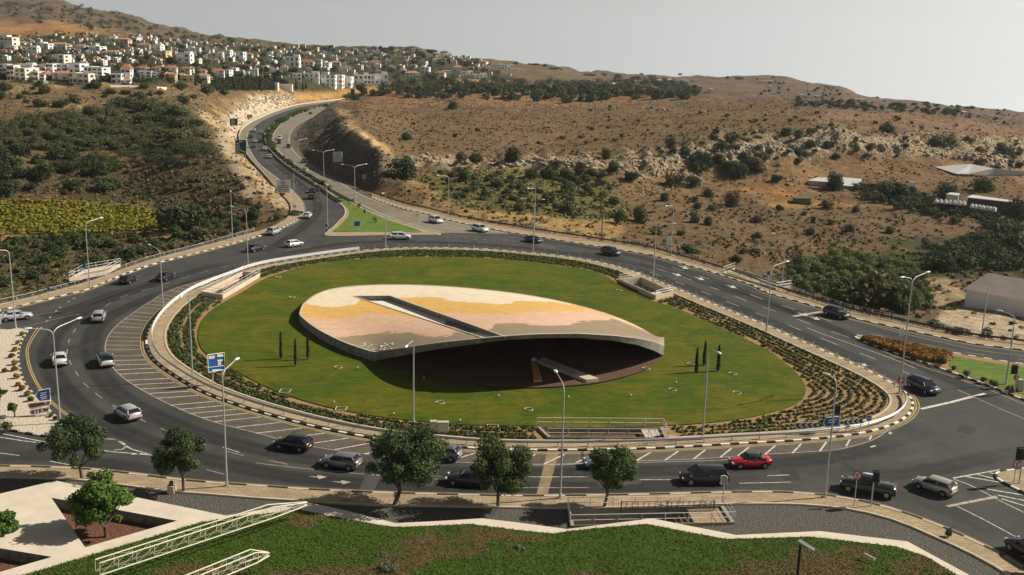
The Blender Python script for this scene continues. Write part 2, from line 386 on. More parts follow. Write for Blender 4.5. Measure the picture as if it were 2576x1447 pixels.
zone([(1000,120),(1290,155),(1430,172),(1430,200),(1260,190),(1120,150)], (.17,.13,.075), .3, .5)
zone([(-900,208),(330,214),(330,222),(-900,222)], (.40,.29,.14), .1, .1)
zone([(-900,222),(500,222),(620,240),(480,262),(300,275),(-900,290)], (.20,.14,.085), .3, .5)
zone([(-900,275),(130,275),(300,262),(500,262),(560,350),(545,420),(400,440),(200,430),(-900,460)], (.175,.125,.072), .4, .6)
zone(THK, (.085,.085,.045), .1, .8)
zone([(-900,385),(200,380),(420,400),(640,420),(720,540),(600,600),(430,580),(400,520),(-900,500)], (.20,.13,.075), .4, .45)
zone([(120,262),(220,258),(220,270),(120,270)], (.42,.31,.15), .1, .1)
zone([(-900,500),(400,505),(470,590),(-900,600)], (.25,.19,.06), .1, .5)                                         # vineyard soil
zone([(-900,598),(200,592),(440,576),(440,590),(200,604),(-900,620)], (.42,.28,.13), .1, .1)                      # track
zone([(-900,620),(440,592),(690,560),(600,600),(0,760),(-900,830)], (.17,.125,.06), .3, .75)
# rock cuttings
zone([(485,285),(530,280),(560,300),(580,330),(600,360),(640,420),(700,480),(735,530),(700,530),(640,470),(590,400),(545,330)], (.52,.38,.22), .9, .35)
zone([(560,300),(600,262),(620,240),(720,238),(760,246),(720,272),(640,300),(600,335),(590,360)], (.72,.60,.44), 1, .48, True)
zone([(540,280),(600,262),(640,236),(600,236),(540,262)], (.33,.24,.14), .5, .2)
zone([(640,226),(760,232),(880,222),(1100,208),(1290,206),(1290,214),(1000,226),(900,236),(860,250),(760,262),(720,262),(740,246)], (.52,.31,.13), .3, .12)
zone([(545,335),(575,335),(600,400),(640,500),(625,520),(590,440),(560,380)], (.46,.38,.28), .2, .0, True)              # track by the cutting
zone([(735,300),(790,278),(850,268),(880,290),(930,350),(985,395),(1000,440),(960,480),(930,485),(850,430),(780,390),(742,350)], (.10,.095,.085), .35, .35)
zone([(-900,430),(300,430),(560,400),(600,440),(620,480),(650,540),(600,585),(450,560),(400,505),(-900,500)], (.15,.105,.062), .4, .85)
# right plateau
zone([(900,262),(1760,246),(2000,262),(2300,288),(2700,330),(2700,345),(2400,350),(2100,330),(1800,345),(1650,380),(1350,392),(1000,398),(880,300)], (.19,.13,.078), .5, .35)
zone([(1000,225),(1290,215),(1560,225),(1760,250),(1500,262),(1300,262),(1180,258),(900,262)], (.30,.17,.09), .2, .35)
zone([(2060,278),(2400,290),(2600,330),(2576,345),(2300,330),(2050,300)], (.26,.165,.105), .3, .2)
zone([(845,270),(880,280),(910,330),(985,378),(985,392),(900,348),(860,310)], (.52,.37,.20), .2, .0, True)             # path along the top
zone([(960,395),(1040,420),(1100,470),(1120,520),(1100,530),(1050,470),(1000,430)], (.42,.28,.14), .3, .2)
zone([(1060,440),(1500,420),(1560,470),(1560,560),(1250,540),(1100,500)], (.21,.19,.065), .25, .8)
zone([(1130,500),(1250,530),(1560,560),(1640,600),(1540,612),(1145,546)], (.40,.27,.12), .3, .35)
zone([(1000,398),(1350,392),(1650,380),(1650,405),(1300,425),(1000,425)], (.36,.28,.185), .85, .3)
zone([(1650,380),(1800,345),(2100,325),(2400,345),(2700,345),(2700,440),(2300,400),(2100,395),(1900,420),(1700,470),(1600,440)], (.25,.18,.11), .95, .55)
zone([(1560,450),(1900,420),(2100,410),(2500,440),(2500,470),(1900,500),(1560,520)], (.24,.155,.085), .45, .4)
zone([(1560,500),(2000,500),(2400,540),(2400,640),(2000,670),(1700,640),(1560,600)], (.20,.135,.082), .4, .5)
zone([(1940,500),(2100,508),(2300,525),(2300,532),(2050,520),(1940,520)], (.40,.25,.12), .2, .1)
zone([(1880,470),(2010,482),(2010,492),(1880,488)], (.40,.19,.07), .1, .1)
zone([(1960,660),(2150,650),(2350,640),(2420,700),(2350,780),(2100,770),(1960,725)], (.075,.085,.03), .1, .9)
zone([(2150,600),(2576,600),(2700,640),(2700,690),(2400,690),(2300,640)], (.10,.10,.045), .1, .8)
zone([(2380,770),(2430,755),(2700,830),(2700,880),(2450,845),(2370,800)], (.55,.45,.33), .3, .1)
zone([(2330,690),(2440,690),(2430,760),(2350,780)], (.40,.31,.19), .3, .35)
zone([(2350,412),(2700,440),(2700,460),(2440,440)], (.38,.24,.15), .2, .1)
def blur(a):
    for _ in range(2):
        b = a.copy(); b[1:-1, 1:-1] = (a[1:-1, 1:-1] * 2 + a[:-2, 1:-1] + a[2:, 1:-1] + a[1:-1, :-2] + a[1:-1, 2:]) / 6; a = b
    return a
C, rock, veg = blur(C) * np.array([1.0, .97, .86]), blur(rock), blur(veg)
def terrain_mat():
    n = NT('dry_hillside', .98, .1)
    col = n.attr('Col'); rk = n.attr('rock', 'Fac'); vg = n.attr('veg', 'Fac')
    big = n.noise(.03, 5); mid = n.noise(.35, 6, rough=.65); fine = n.noise(1.8, 5, rough=.7)
    v = n.math('ADD', n.rng(mid, .3, .7, .5, 1.35), n.rng(big, .3, .7, -.12, .15)); v = n.math('MULTIPLY', v, n.rng(fine, .3, .7, .7, 1.3))
    gray = n.t.nodes.new('ShaderNodeCombineColor')
    for i in range(3): n.link(v, gray.inputs[i])
    col = n.mix(1.0, col, gray.outputs[0], 'MULTIPLY')
    sh = n.noise(.55, 6, rough=.7); th = n.rng(vg, 0, 1, .70, .42)                       # low dark scrub
    f = n.rng(n.math('SUBTRACT', sh, th), 0, .05); col = n.mix(n.math('MULTIPLY', f, .8), col, (.05, .055, .025))
    st = n.noise(1.1, 5, rough=.75, sc3=(1, .8, 1)); th2 = n.rng(rk, 0, 1, .78, .50)
    f2 = n.rng(n.math('SUBTRACT', st, th2), 0, .05); col = n.mix(n.math('MULTIPLY', f2, .85), col, (.60, .51, .38))
    return n.out(col, n.math('ADD', n.noise(.5, 8, rough=.7), n.math('MULTIPLY', fine, .4)), 1.2)
idx = np.arange(NY * NA).reshape(NY, NA)
Fq = np.stack([idx[:-1, :-1], idx[:-1, 1:], idx[1:, 1:], idx[1:, :-1]], -1).reshape(-1, 4)
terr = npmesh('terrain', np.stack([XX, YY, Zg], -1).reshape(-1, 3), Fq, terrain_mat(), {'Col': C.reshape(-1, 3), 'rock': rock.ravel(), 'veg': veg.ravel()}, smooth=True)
struct(terr)
# ground sheet under everything, reaching past the edge of the terrain
mb = MB(); mb.add([(-5000, -3000, -250), (5000, -3000, -250), (5000, 4300, -250), (-5000, 4300, -250)], [(0, 1, 2, 3)])
struct(mb.build('ground', mat('ground_soil', (.2, .14, .09), var=.2, scale=.05)))
# ------------------------------------------------------------------ materials of the built setting
def asphalt_mat(name, dark, lightc, sc=.12):
    n = NT(name, .85, .35)
    a = n.noise(sc, 6, rough=.6, dist=.5); b = n.noise(6, 5, rough=.8); c = n.noise(.9, 5, rough=.7)
    col = n.mix(n.rng(a, .35, .68), dark, lightc)
    v = n.math('MULTIPLY', n.rng(b, .25, .75, .72, 1.28), n.rng(c, .3, .7, .85, 1.12))
    g = n.t.nodes.new('ShaderNodeCombineColor')
    for i in range(3): n.link(v, g.inputs[i])
    return n.out(n.mix(1.0, col, g.outputs[0], 'MULTIPLY'), b, .01)
M = {}
M['asphalt'] = asphalt_mat('asphalt', (.040, .040, .038), (.066, .064, .058))
M['asphalt_dusty'] = asphalt_mat('asphalt_dusty', (.088, .074, .056), (.13, .108, .078), .3)
M['asphalt_light'] = asphalt_mat('asphalt_light', (.19, .165, .12), (.26, .225, .165), .3)
M['dust'] = mat('kerb_dust', (.25, .185, .105), var=.25, scale=.8)
def pave_mat():
    n = NT('paving', .9, .2); br = n.t.nodes.new('ShaderNodeTexBrick'); br.inputs['Scale'].default_value = 1.0; br.inputs['Brick Width'].default_value = .9; br.inputs['Row Height'].default_value = .45; br.inputs['Mortar Size'].default_value = .03
    br.inputs['Color1'].default_value = (.43, .33, .20, 1); br.inputs['Color2'].default_value = (.36, .275, .17, 1); br.inputs['Mortar'].default_value = (.22, .17, .11, 1); n.link(n.tc.outputs['Object'], br.inputs['Vector'])
    a = n.noise(.5, 6); v = n.rng(a, .3, .7, .80, 1.12); g = n.t.nodes.new('ShaderNodeCombineColor')
    for i in range(3): n.link(v, g.inputs[i])
    return n.out(n.mix(1.0, br.outputs['Color'], g.outputs[0], 'MULTIPLY'))
M['pave'] = mat('plain_paving', (.42, .31, .185), var=.16, scale=1.5, bump=.01)
M['concrete'] = mat('concrete', (.55, .46, .35), var=.12, scale=.8)
M['conc_grey'] = mat('grey_concrete', (.30, .27, .22), var=.18, scale=.9)
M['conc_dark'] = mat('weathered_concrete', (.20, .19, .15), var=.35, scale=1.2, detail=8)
M['slab'] = mat('cream_slab', (.66, .575, .455), var=.09, scale=.6)
M['white_paint'] = mat('white_paint', (.80, .78, .72), .6, var=.08, scale=2)
M['mark'] = mat('marking_paint', (.55, .52, .45), .8, var=.45, scale=2.5)
M['mark_worn'] = mat('worn_marking_paint', (.40, .345, .265), .85, var=.35, scale=2)
M['yellow'] = mat('yellow_marking', (.46, .34, .13), .85, var=.25, scale=2)
M['black_paint'] = mat('black_paint', (.025, .025, .025), .7)
M['metal'] = mat('galvanised_metal', (.50, .50, .49), .45, .6)
M['white_metal'] = mat('white_metal', (.78, .77, .74), .5, .1)
M['pole'] = mat('pole_grey', (.42, .42, .41), .55, .3)
M['dark_metal'] = mat('dark_metal', (.03, .032, .035), .5, .3)
M['brown_metal'] = mat('brown_metal', (.10, .075, .055), .6, .3)
M['pave'] = pave_mat()
def lawn_mat(name, c1, c2, c3):
    n = NT(name, .95, .15)
    a = n.noise(.11, 8, dist=.8, rough=.68); b = n.noise(2.6, 6, rough=.85); c = n.noise(.25, 4, sc3=(1, 2.2, 1), dist=1.0)
    col = n.mix(n.rng(a, .42, .62), c1, c2); col = n.mix(n.math('MULTIPLY', n.rng(c, .55, .72), .7), col, c3)
    v = n.math('MULTIPLY', n.rng(b, .25, .75, .72, 1.28), n.rng(n.noise(.75, 5, rough=.7, sc3=(.6, 1.6, 1)), .3, .7, .74, 1.26)); g = n.t.nodes.new('ShaderNodeCombineColor')
    for i in range(3): n.link(v, g.inputs[i])
    return n.out(n.mix(1.0, col, g.outputs[0], 'MULTIPLY'), b, .12)
M['lawn'] = lawn_mat('lawn', (.062, .095, .005), (.125, .115, .008), (.036, .068, .005))
M['lawn_bright'] = lawn_mat('bright_lawn', (.11, .175, .03), (.15, .20, .04), (.08, .14, .022))
def soil_mat():
    n = NT('red_soil', .97, .1); a = n.noise(.35, 5); b = n.noise(4, 5, rough=.75)
    return n.out(n.mix(n.rng(b, .3, .7), n.mix(n.rng(a, .35, .65), (.27, .16, .075), (.17, .105, .055)), (.42, .27, .13)), b, .08)
M['soil'] = soil_mat()
M['verge'] = mat('verge_green', (.05, .062, .025), var=.5, scale=.8, col2=(.16, .12, .06))
def gravel_mat(name, a, b):
    n = NT(name, .95, .2); v = n.voro(5.5); nz = n.noise(9, 5, rough=.8)
    return n.out(n.mix(n.rng(nz, .42, .66), a, b), n.math('ADD', v, nz), .08)
M['gravel'] = gravel_mat('dark_gravel', (.065, .060, .050), (.19, .18, .15))
M['red_gravel'] = gravel_mat('red_gravel', (.12, .055, .035), (.24, .115, .07))
M['brown_gravel'] = gravel_mat('brown_gravel', (.10, .055, .038), (.19, .095, .062))
M['pale_gravel'] = gravel_mat('pale_gravel', (.55, .47, .37), (.72, .63, .50))

def strip_pair(A, B, z, n=None, skirtA=None):
    """two px polylines -> matching world polylines at height z"""
    a = catmull(px(A, 0), 6); b = catmull(px(B, 0), 6)
    L = np.sum(np.linalg.norm(np.diff(a, axis=0), axis=1)); n = n or int(L / 1.5)
    a = resample(a, n=n); b = resample(b, n=n); a[:, 2] = z; b[:, 2] = z
    return a, b
# ---- road surface (asphalt under all carriageways)
mb = MB()
rp = [tuple(p) for p in NEAR]
PITQ = {'isl': [(1386,1104),(1672,1106),(1660,1080),(1358,1078)], 'islr': [(1560,712),(1648,752),(1690,742),(1612,706)], 'near': [(1444,1326),(1838,1318),(1812,1278),(1437,1284)], 'isll': [(510,742),(562,751),(652,697),(612,692)]}
def pith(keys, z): return [[(p[0], p[1], z) for p in px(PITQ[k], .15)] for k in keys]
mb.poly([[(p[0], p[1], 0.0) for p in rp]] + pith(['isl','islr','near','isll'], 0)); struct(mb.build('road', M['asphalt']))

# ---- outer pavements
def pavement(name, A, B, z=.13):
    a, b = strip_pair(A, B, z); mb = MB(); mb.loft(a, b); a0 = a.copy(); a0[:, 2] = 0; mb.loft(a, a0); b0 = b.copy(); b0[:, 2] = -.6; mb.loft(b, b0)
    struct(mb.build(name, M['pave'])); return a, b
NWk, NWb = pavement('pavement', K1, B1)
NEk, NEb = pavement('pavement', K2, B2)
K3 = [(-300,1178),(0,1174),(125,1177),(225,1182),(325,1192),(425,1205),(526,1215),(645,1223),(770,1232),(895,1238),(995,1242),(1195,1247),(1290,1249),(1440,1248),(1590,1246),(1790,1241),(1930,1239),(2031,1243),(2106,1251),(2181,1265),(2256,1285),(2331,1311),(2406,1342),(2481,1377),(2556,1417),(2760,1540)]
B3 = [(-300,1208),(0,1205),(125,1208),(213,1212),(310,1224),(423,1240),(501,1245),(645,1257),(770,1265),(895,1273),(995,1276),(1195,1279),(1290,1281),(1440,1282),(1590,1279),(1790,1273),(1930,1271),(2031,1274),(2090,1279),(2131,1284),(2200,1298),(2266,1318),(2331,1346),(2431,1391),(2531,1446),(2700,1560)]
Sk, Sb = pavement('pavement', K3, B3)

def kerb_strip(P, inward, closed=False, z=.16, wdt=.28, seg=1.0, cols=('white_paint', 'black_paint'), name='kerb', ratio=.5):
    """striped kerb along P; inward = +1/-1 side (left normal) on which the kerb lies"""
    P = resample(P, step=seg * .5, closed=closed); Q = offset(P, wdt * inward, closed); n = len(P)
    mb = MB(); rngI = range(n if closed else n - 1)
    for i in rngI:
        j = (i + 1) % n; a, b, c, d = P[i], P[j], Q[j], Q[i]; mt = 0 if (i // 2) % 2 == 0 else 1
        V = [(a[0], a[1], 0), (b[0], b[1], 0), (b[0], b[1], z), (a[0], a[1], z), (d[0], d[1], z), (c[0], c[1], z)]
        F = [(0, 1, 2, 3), (3, 2, 5, 4)]
        if inward < 0: F = [tuple(reversed(f)) for f in F]
        mb.add(V, F, mt)
    return struct(mb.build(name, [M[c] for c in cols]))
kerb_strip(NWk[:, :3], 1, seg=1.2); kerb_strip(NEk, 1, seg=1.25)
kerb_strip(Sk, -1, seg=2.0, cols=('concrete', 'black_paint'))
def sheet(name, A, B, z, mt, closed=False):
    A = np.array(A, float); B = np.array(B, float); A[:, 2] = z; B[:, 2] = z
    mb = MB(); mb.loft(A, B, closed=closed); return mb, mb.build(name, mt)
# dusty edges
for P, s in ((NWk, -1), (NEk, -1), (Sk, 1)):
    struct(sheet('kerb_dust', offset(P, 0.02 * s), offset(P, .55 * s), .004, M['dust'])[1])

# ---- central island
IK = [(366,863),(370,885),(388,912),(420,936),(475,971),(526,996),(601,1023),(645,1037),(720,1058),(795,1077),(870,1093),(945,1106),(1040,1117),(1135,1126),(1195,1131),(1290,1135),(1465,1135),(1602,1132),(1728,1127),(1853,1119),(1935,1115),(2056,1107),(2156,1095),(2215,1082),(2258,1066),(2284,1050),(2298,1030),(2299,1010),(2276,985),(2226,954),(2171,927),(2088,890),(2010,856),(1934,822),(1815,774),(1702,727),(1640,703),(1590,683),(1515,662),(1415,645),(1290,633),(1220,627),(1108,624),(995,625),(895,633),(770,650),(645,671),(560,700),(483,730),(440,756),(405,785),(380,815),(368,840)]
ISL = resample(catmull(px(IK), 6, True), step=1.0, closed=True)      # clockwise in the photo -> orientation test
area = 0.5 * np.sum(ISL[:, 0] * np.roll(ISL[:, 1], -1) - np.roll(ISL[:, 0], -1) * ISL[:, 1])
if area < 0: ISL = ISL[::-1].copy()
# counter-clockwise: left normal points inwards
def smooth_closed(P, k=3):
    for _ in range(k): P = (np.roll(P, 1, 0) + 2 * P + np.roll(P, -1, 0)) / 4
    return P
ISL = smooth_closed(ISL, 4); ISL[:, 2] = 0
def isl_off(d): return smooth_closed(offset(ISL, d, True), 2)
kerb_strip(ISL, 1, True, seg=1.05)
i0 = isl_off(.28); i1 = isl_off(2.5); i2 = isl_off(2.75)
struct(sheet('pavement', i0, i1, .15, M['pave'], True)[1])
mb = MB(); a = i1.copy(); b = i2.copy(); a[:, 2] = b[:, 2] = .22; mb.loft(a, b, closed=True); c = a.copy(); c[:, 2] = .1; mb.loft(c, a, closed=True)
struct(mb.build('edging_kerb', M['concrete']))
mb = MB(); mb.poly([[(p[0], p[1], .10) for p in isl_off(2.6)[::2]]] + pith(['isl','islr','isll'], .1)); struct(mb.build('planting_bed', M['soil']))
LAWN = [(498,850),(503,815),(527,784),(568,757),(610,734),(664,702),(730,680),(800,662),(950,649),(1100,646),(1250,651),(1400,666),(1490,681),(1530,697),(1562,720),(1646,758),(1690,770),(1760,800),(1850,840),(1930,880),(1990,925),(2022,962),(2026,990),(2005,1015),(1940,1037),(1850,1055),(1700,1069),(1500,1073),(1350,1071),(1200,1069),(1100,1063),(960,1048),(850,1029),(760,1006),(680,977),(600,937),(540,906),(508,878)]
LW = resample(catmull(px(LAWN, .2), 6, True), step=1.5, closed=True)
cen = LW.mean(0)
def lawn_z(x, y): return .20 + .10 * vnoise(x, y, 16, 21)
rings = [LW * (1 - f) + cen * f for f in np.linspace(0, .98, 26)]
V = np.vstack(rings); V[:, 2] = lawn_z(V[:, 0], V[:, 1]); V[:len(LW), 2] = .2; n = len(LW)
F = [(r * n + i, r * n + (i + 1) % n, (r + 1) * n + (i + 1) % n, (r + 1) * n + i) for r in range(25) for i in range(n)]
if np.cross((LW[1] - LW[0])[:2], (cen - LW[0])[:2]) < 0: F = [tuple(reversed(f)) for f in F]
mb = MB(); mb.add(V, F); mb.add(list(V[-n:]), [tuple(range(n))]); struct(mb.build('lawn', M['lawn'], smooth=True))

# hatched zone and its lines
nI = len(ISL); Ln, Lt = normals2(ISL, True)
uu, vv = proj(ISL)
def width_at(u, v):      # hatch width outwards from the island kerb, metres
    pts = [((560,700),2.2),((440,756),3.6),((366,863),5.2),((420,936),5.2),((601,1023),5.0),((795,1077),4.6),((1000,1112),4.0),((1290,1135),3.4),((1600,1132),2.9),((1935,1115),2.9),((2156,1095),3.2),((2240,1075),2.2)]
    d = [math.hypot(u - p[0][0], v - p[0][1]) for p in pts]; w = [1 / (x + 5) ** 2 for x in d]; return sum(a * p[1] for a, p in zip(w, pts)) / sum(w)
hz = [(v > 1025 or u < 660) and not (u > 2262) and not (u > 1500 and v < 1050) for u, v in zip(uu, vv)]
start = next(i for i in range(nI) if hz[i] and not hz[i - 1]); seq = []
i = start
while hz[i % nI] and len(seq) < nI: seq.append(i % nI); i += 1
W = np.array([width_at(uu[i], vv[i]) for i in seq]); ends = np.minimum(1, np.minimum(np.arange(len(seq)), np.arange(len(seq))[::-1]) / 12.0); W = W * ends
A = ISL[seq]; Nn = Ln[seq]; Bq = A.copy(); Bq[:, :2] -= Nn * W[:, None]
struct(sheet('hatched_zone', A, Bq, .004, M['asphalt_dusty'])[1])
Y1 = isl_off(-.30); Y2 = isl_off(-.42); Y3 = isl_off(-.60); Y4 = isl_off(-.72)
struct(sheet('kerb_dust', isl_off(0.0), isl_off(-.25), .006, M['dust'], True)[1])
mk = MB()                                       # all painted lines
def line(P, wd=.12, z=.010, mt=0, dash=None, wob=0):
    P = resample(P, step=.75)
    if dash is None: segs = [P]
    else:
        on, off = dash; s = np.arange(len(P)) * .75; segs = []; cur = []
        for p, t in zip(P, s):
            if t % (on + off) < on: cur.append(p)
            else:
                if len(cur) > 1: segs.append(np.array(cur))
                cur = []
        if len(cur) > 1: segs.append(np.array(cur))
    for S in segs:
        a = offset(S, wd / 2); b = offset(S, -wd / 2); a[:, 2] = z; b[:, 2] = z; mk.loft(b, a, mt)
line(Bq[3:-3], .12, mt=1)
dens = .8; acc = 0
for j in range(4, len(seq) - 4):
    acc += 1.0
    u, v = uu[seq[j]], vv[seq[j]]
    step = 2.2 if u < 700 else 2.9
    if acc >= step:
        acc -= step; wd = W[j]
        if wd < 1.2: continue
        n_ = -Nn[j]; t_ = Lt[seq[j]]
        sk = math.tan(R(16 + 22 * min(1, max(0, (v - 860) / 240)))) * wd * .95
        p0 = A[j].copy(); p0[:2] += n_ * .8; p1 = A[j].copy(); p1[:2] += n_ * wd - t_ * sk
        line(np.array([p0, p1]), .2 if v > 1080 else .17, .011, 0 if v > 900 else 1)
ys = MB()
for a, b in ((Y1, Y2), (Y3, Y4)):
    a = a.copy(); b = b.copy(); a[:, 2] = b[:, 2] = .009; ys.loft(b, a, closed=True)
struct(ys.build('yellow_line', M['yellow']))
# lane lines
def L(pts, **k): line(catmull(px(pts), 6), **k)
L([(640,660),(560,672),(470,697),(390,722),(313,745),(263,771),(208,808),(180,843),(170,873),(170,896),(183,923),(213,966),(270,1011),(325,1041),(388,1071),(455,1098),(550,1130),(640,1152),(705,1164),(780,1180),(900,1192),(1010,1197),(1130,1198)], wd=.10, dash=(3, 2.2), mt=1)
L([(1290,1200),(1480,1200)], wd=.12, mt=0); L([(1610,1207),(1690,1207)], wd=.12); L([(1290,1227),(1480,1227)], wd=.1, mt=1); L([(1860,1216),(1990,1213)], wd=.12); L([(1930,1197),(1985,1195)], wd=.12)
L([(645,1165),(760,1178),(950,1196),(1100,1206)], wd=.1, mt=1)
L([(1290,1172),(1600,1164),(1800,1158),(1935,1150)], wd=.12, mt=1)
L([(0,1140),(60,1148),(150,1165),(240,1180)], wd=.12, dash=(3, 2.5)); L([(520,1182),(640,1212)], wd=.1, dash=(3, 3), mt=1)
L([(560,1125),(645,1152)], wd=.1, dash=(3, 3))
# west leg
L([(225,728),(190,748),(150,775),(120,805),(100,830)], wd=.25, dash=(1.2, .8), mt=1)
L([(0,809),(60,797),(150,783)], wd=.1, mt=1); L([(0,831),(60,822),(150,800),(200,790)], wd=.1, mt=1)
L([(95,824),(78,850),(66,880),(70,915),(85,955),(115,1000),(160,1040),(205,1068)], wd=.12, mt=2); L([(101,826),(83,852),(71,880),(75,915),(90,955),(120,999),(165,1038),(210,1066)], wd=.12, mt=2)
# south-west splitter
for a in ([(113,1100),(290,1105),(330,1130),(400,1150)], [(0,1090),(113,1112)], [(0,1100),(63,1110),(160,1120),(285,1137),(340,1141),(415,1149)], [(285,1104),(315,1116),(315,1130),(288,1132)], [(355,1135),(362,1141),(330,1143)]): line(px(a), .16)
# north side markings
L([(645,640),(760,625),(860,606),(960,600)], wd=.1, dash=(2.5, 3), mt=1); L([(960,610),(1100,606),(1250,612),(1420,626)], wd=.1, dash=(3, 4), mt=1)
L([(1120,595),(1180,600),(1290,607)], wd=.22, dash=(1.2, 1), mt=1)
L([(900,520),(1000,556),(1100,585),(1150,592),(1250,600),(1400,622)], wd=.12, mt=1)
L([(940,503),(1020,535),(1120,562),(1240,590),(1360,607),(1450,625)], wd=.1, dash=(3, 4), mt=1)
# east road lanes between island and outer kerb / splitter
def lane(f, a, b, **k):
    out = []
    ku, kv = zip(*[(p[0], p[1]) for p in IK if (p[0] >= 1590 and p[1] < 990)][::-1]); ku = np.array(ku); kv = np.array(kv); o = np.argsort(ku); ku = ku[o]; kv = kv[o]
    ou = np.array([p[0] for p in K2]); ov = np.array([p[1] for p in K2])
    for t in np.linspace(a, b, 14):
        # move perpendicular-ish: pair island point t with outer point further right
        iu = t; iv = np.interp(iu, ku, kv); du = 60 + (t - 1600) * .13
        o_v = np.interp(iu + du, ou, ov); out.append((iu + du * f, iv + (o_v - iv) * f))
    line(catmull(px(out), 3), **k)
lane(.25, 1620, 2250, wd=.12, dash=(4, 4)); lane(.5, 1620, 2230, wd=.12, dash=(4, 4)); lane(.75, 1640, 2060, wd=.12, dash=(4, 4))
lane(.62, 2080, 2250, wd=.12); lane(.37, 1990, 2250, wd=.12)
for s in ([(2317,1029),(2392,1012)], [(2392,1012),(2478,990)]): line(px(s), .5, mt=0)
L([(2410,981),(2520,1030),(2640,1080)], wd=.12, mt=1)
line(px([(1995,796),(2068,784)]), .8, mt=1)
L([(2148,850),(2206,877),(2256,897),(2306,917),(2406,951),(2481,978),(2531,998),(2575,1016),(2700,1060)], wd=.14, mt=2)
L([(2076,790),(2150,806),(2260,836),(2356,859),(2456,880),(2575,896),(2700,915)], wd=.12, mt=2)
L([(2190,840),(2300,862),(2420,885),(2576,905)], wd=.12, dash=(3, 4), mt=1)
# crosswalk slab across the south road
mb = MB(); q = px([(1348,1250),(1376,1250),(1405,1140),(1376,1140)], 0); q[:, 2] = .007; mb.add(q, [(0, 1, 2, 3)]); struct(mb.build('crossing_strip', M['dust']))
q = px([(2378,1272),(2387,1276),(2512,1252),(2504,1247)], 0); q[:, 2] = .008; mk.add(q, [(0, 1, 2, 3)], 1)
L([(2408,1274),(2480,1310),(2600,1375)], wd=.12); L([(2398,1205),(2450,1225),(2520,1262),(2640,1320)], wd=.12)
for a in ([(2398,1203),(2514,1182)], [(2430,1199),(2530,1216)], [(2460,1194),(2500,1204)], [(2490,1190),(2508,1193)], [(2480,1230),(2600,1250)], [(2510,1246),(2640,1272)], [(2520,1255),(2640,1292)]): line(px(a), .2)
for c in ((805,1200),(865,1213)):                  # turn arrows
    q = px([(c[0]-32,c[1]-2),(c[0]-8,c[1]-1),(c[0]-6,c[1]-5),(c[0]+18,c[1]),(c[0]-2,c[1]+6),(c[0]-6,c[1]+2)]); q[:, 2] = .012; mk.poly([list(map(tuple, q))], 1)
for c in ((1720,672),(1760,700),(1702,690),(1840,720),(2170,916),(2020,790),(2050,800)):
    q = px([(c[0]-16,c[1]-4),(c[0]+2,c[1]),(c[0]+3,c[1]-3),(c[0]+13,c[1]+5),(c[0]-3,c[1]+4),(c[0]+0,c[1]+2)]); q[:, 2] = .012; mk.poly([list(map(tuple, q))], 0)
L([(2241,1087),(2235,1098),(2231,1109)], wd=.3, dash=(1, .6)); L([(2190,1125),(2252,1108)], wd=.25, dash=(1, .6))

# ---- worn, darker wheel lanes
def wear_mat():
    n = NT('worn_asphalt', .75, .4); a = n.attr('al', 'Fac'); nz = n.noise(.25, 5, rough=.65); n.b.inputs['Base Color'].default_value = (.022, .022, .021, 1)
    n.link(n.math('MULTIPLY', n.math('MULTIPLY', a, .62), n.rng(nz, .3, .7, .5, 1.0)), n.b.inputs['Alpha']); return n.m
M['wear'] = wear_mat(); WV, WF, WA = [], [], []
def wear(P, wd, fade=8):
    P = resample(P, step=2.0); base = len(WV); n_ = len(P)
    for k_, (o_, al) in enumerate(((-1, 0), (-.62, .75), (-.3, .8), (0, .55), (.3, .8), (.62, .75), (1, 0))):
        q = offset(P, o_ * wd / 2)
        for i, p in enumerate(q): WV.append((p[0], p[1], .0025)); WA.append(al * min(1, i / fade, (n_ - 1 - i) / fade))
    for k_ in range(6):
        for i in range(n_ - 1): a = base + k_ * n_ + i; b = a + n_; WF.append((b, b + 1, a + 1, a))
def wpx(pts, wd=3.2): wear(catmull(px(pts), 6), wd)
wpx([(640,650),(540,668),(430,700),(330,735),(240,770),(170,810),(130,855),(122,905),(150,965),(215,1030),(310,1085),(430,1130),(560,1165),(700,1195),(850,1212),(1000,1220),(1300,1226),(1600,1224),(1850,1212),(2000,1205)])
wpx([(700,655),(620,672),(500,705),(400,740),(310,778),(245,820),(228,865),(240,920),(290,985),(380,1040),(500,1090),(640,1128),(800,1160),(1000,1182),(1300,1190),(1600,1186),(1900,1172),(2150,1140),(2330,1080)])
wpx([(650,655),(760,630),(880,612),(1050,608),(1250,618),(1450,640),(1620,668),(1800,720),(2000,790),(2200,870),(2400,960),(2600,1060)])
wpx([(1300,596),(1450,618),(1600,645),(1750,690),(1900,745),(2050,805),(2200,865)]); wpx([(1500,650),(1640,690),(1800,750),(2000,835),(2150,900),(2290,970)])
wpx([(2090,800),(2250,842),(2400,872),(2600,905)]); wpx([(-100,1160),(100,1145),(250,1165),(420,1190),(640,1205)]); wpx([(640,655),(700,615),(750,580),(790,545),(800,515),(780,485),(740,452),(690,410)], 3.0)
wpx([(-60,815),(60,805),(170,780),(300,735),(450,690)]); wpx([(2100,1225),(2250,1245),(2400,1290),(2600,1380)]); wpx([(2050,1190),(2250,1195),(2400,1170),(2620,1120)])
pm_ = MB(); rp_r = random.Random(8)
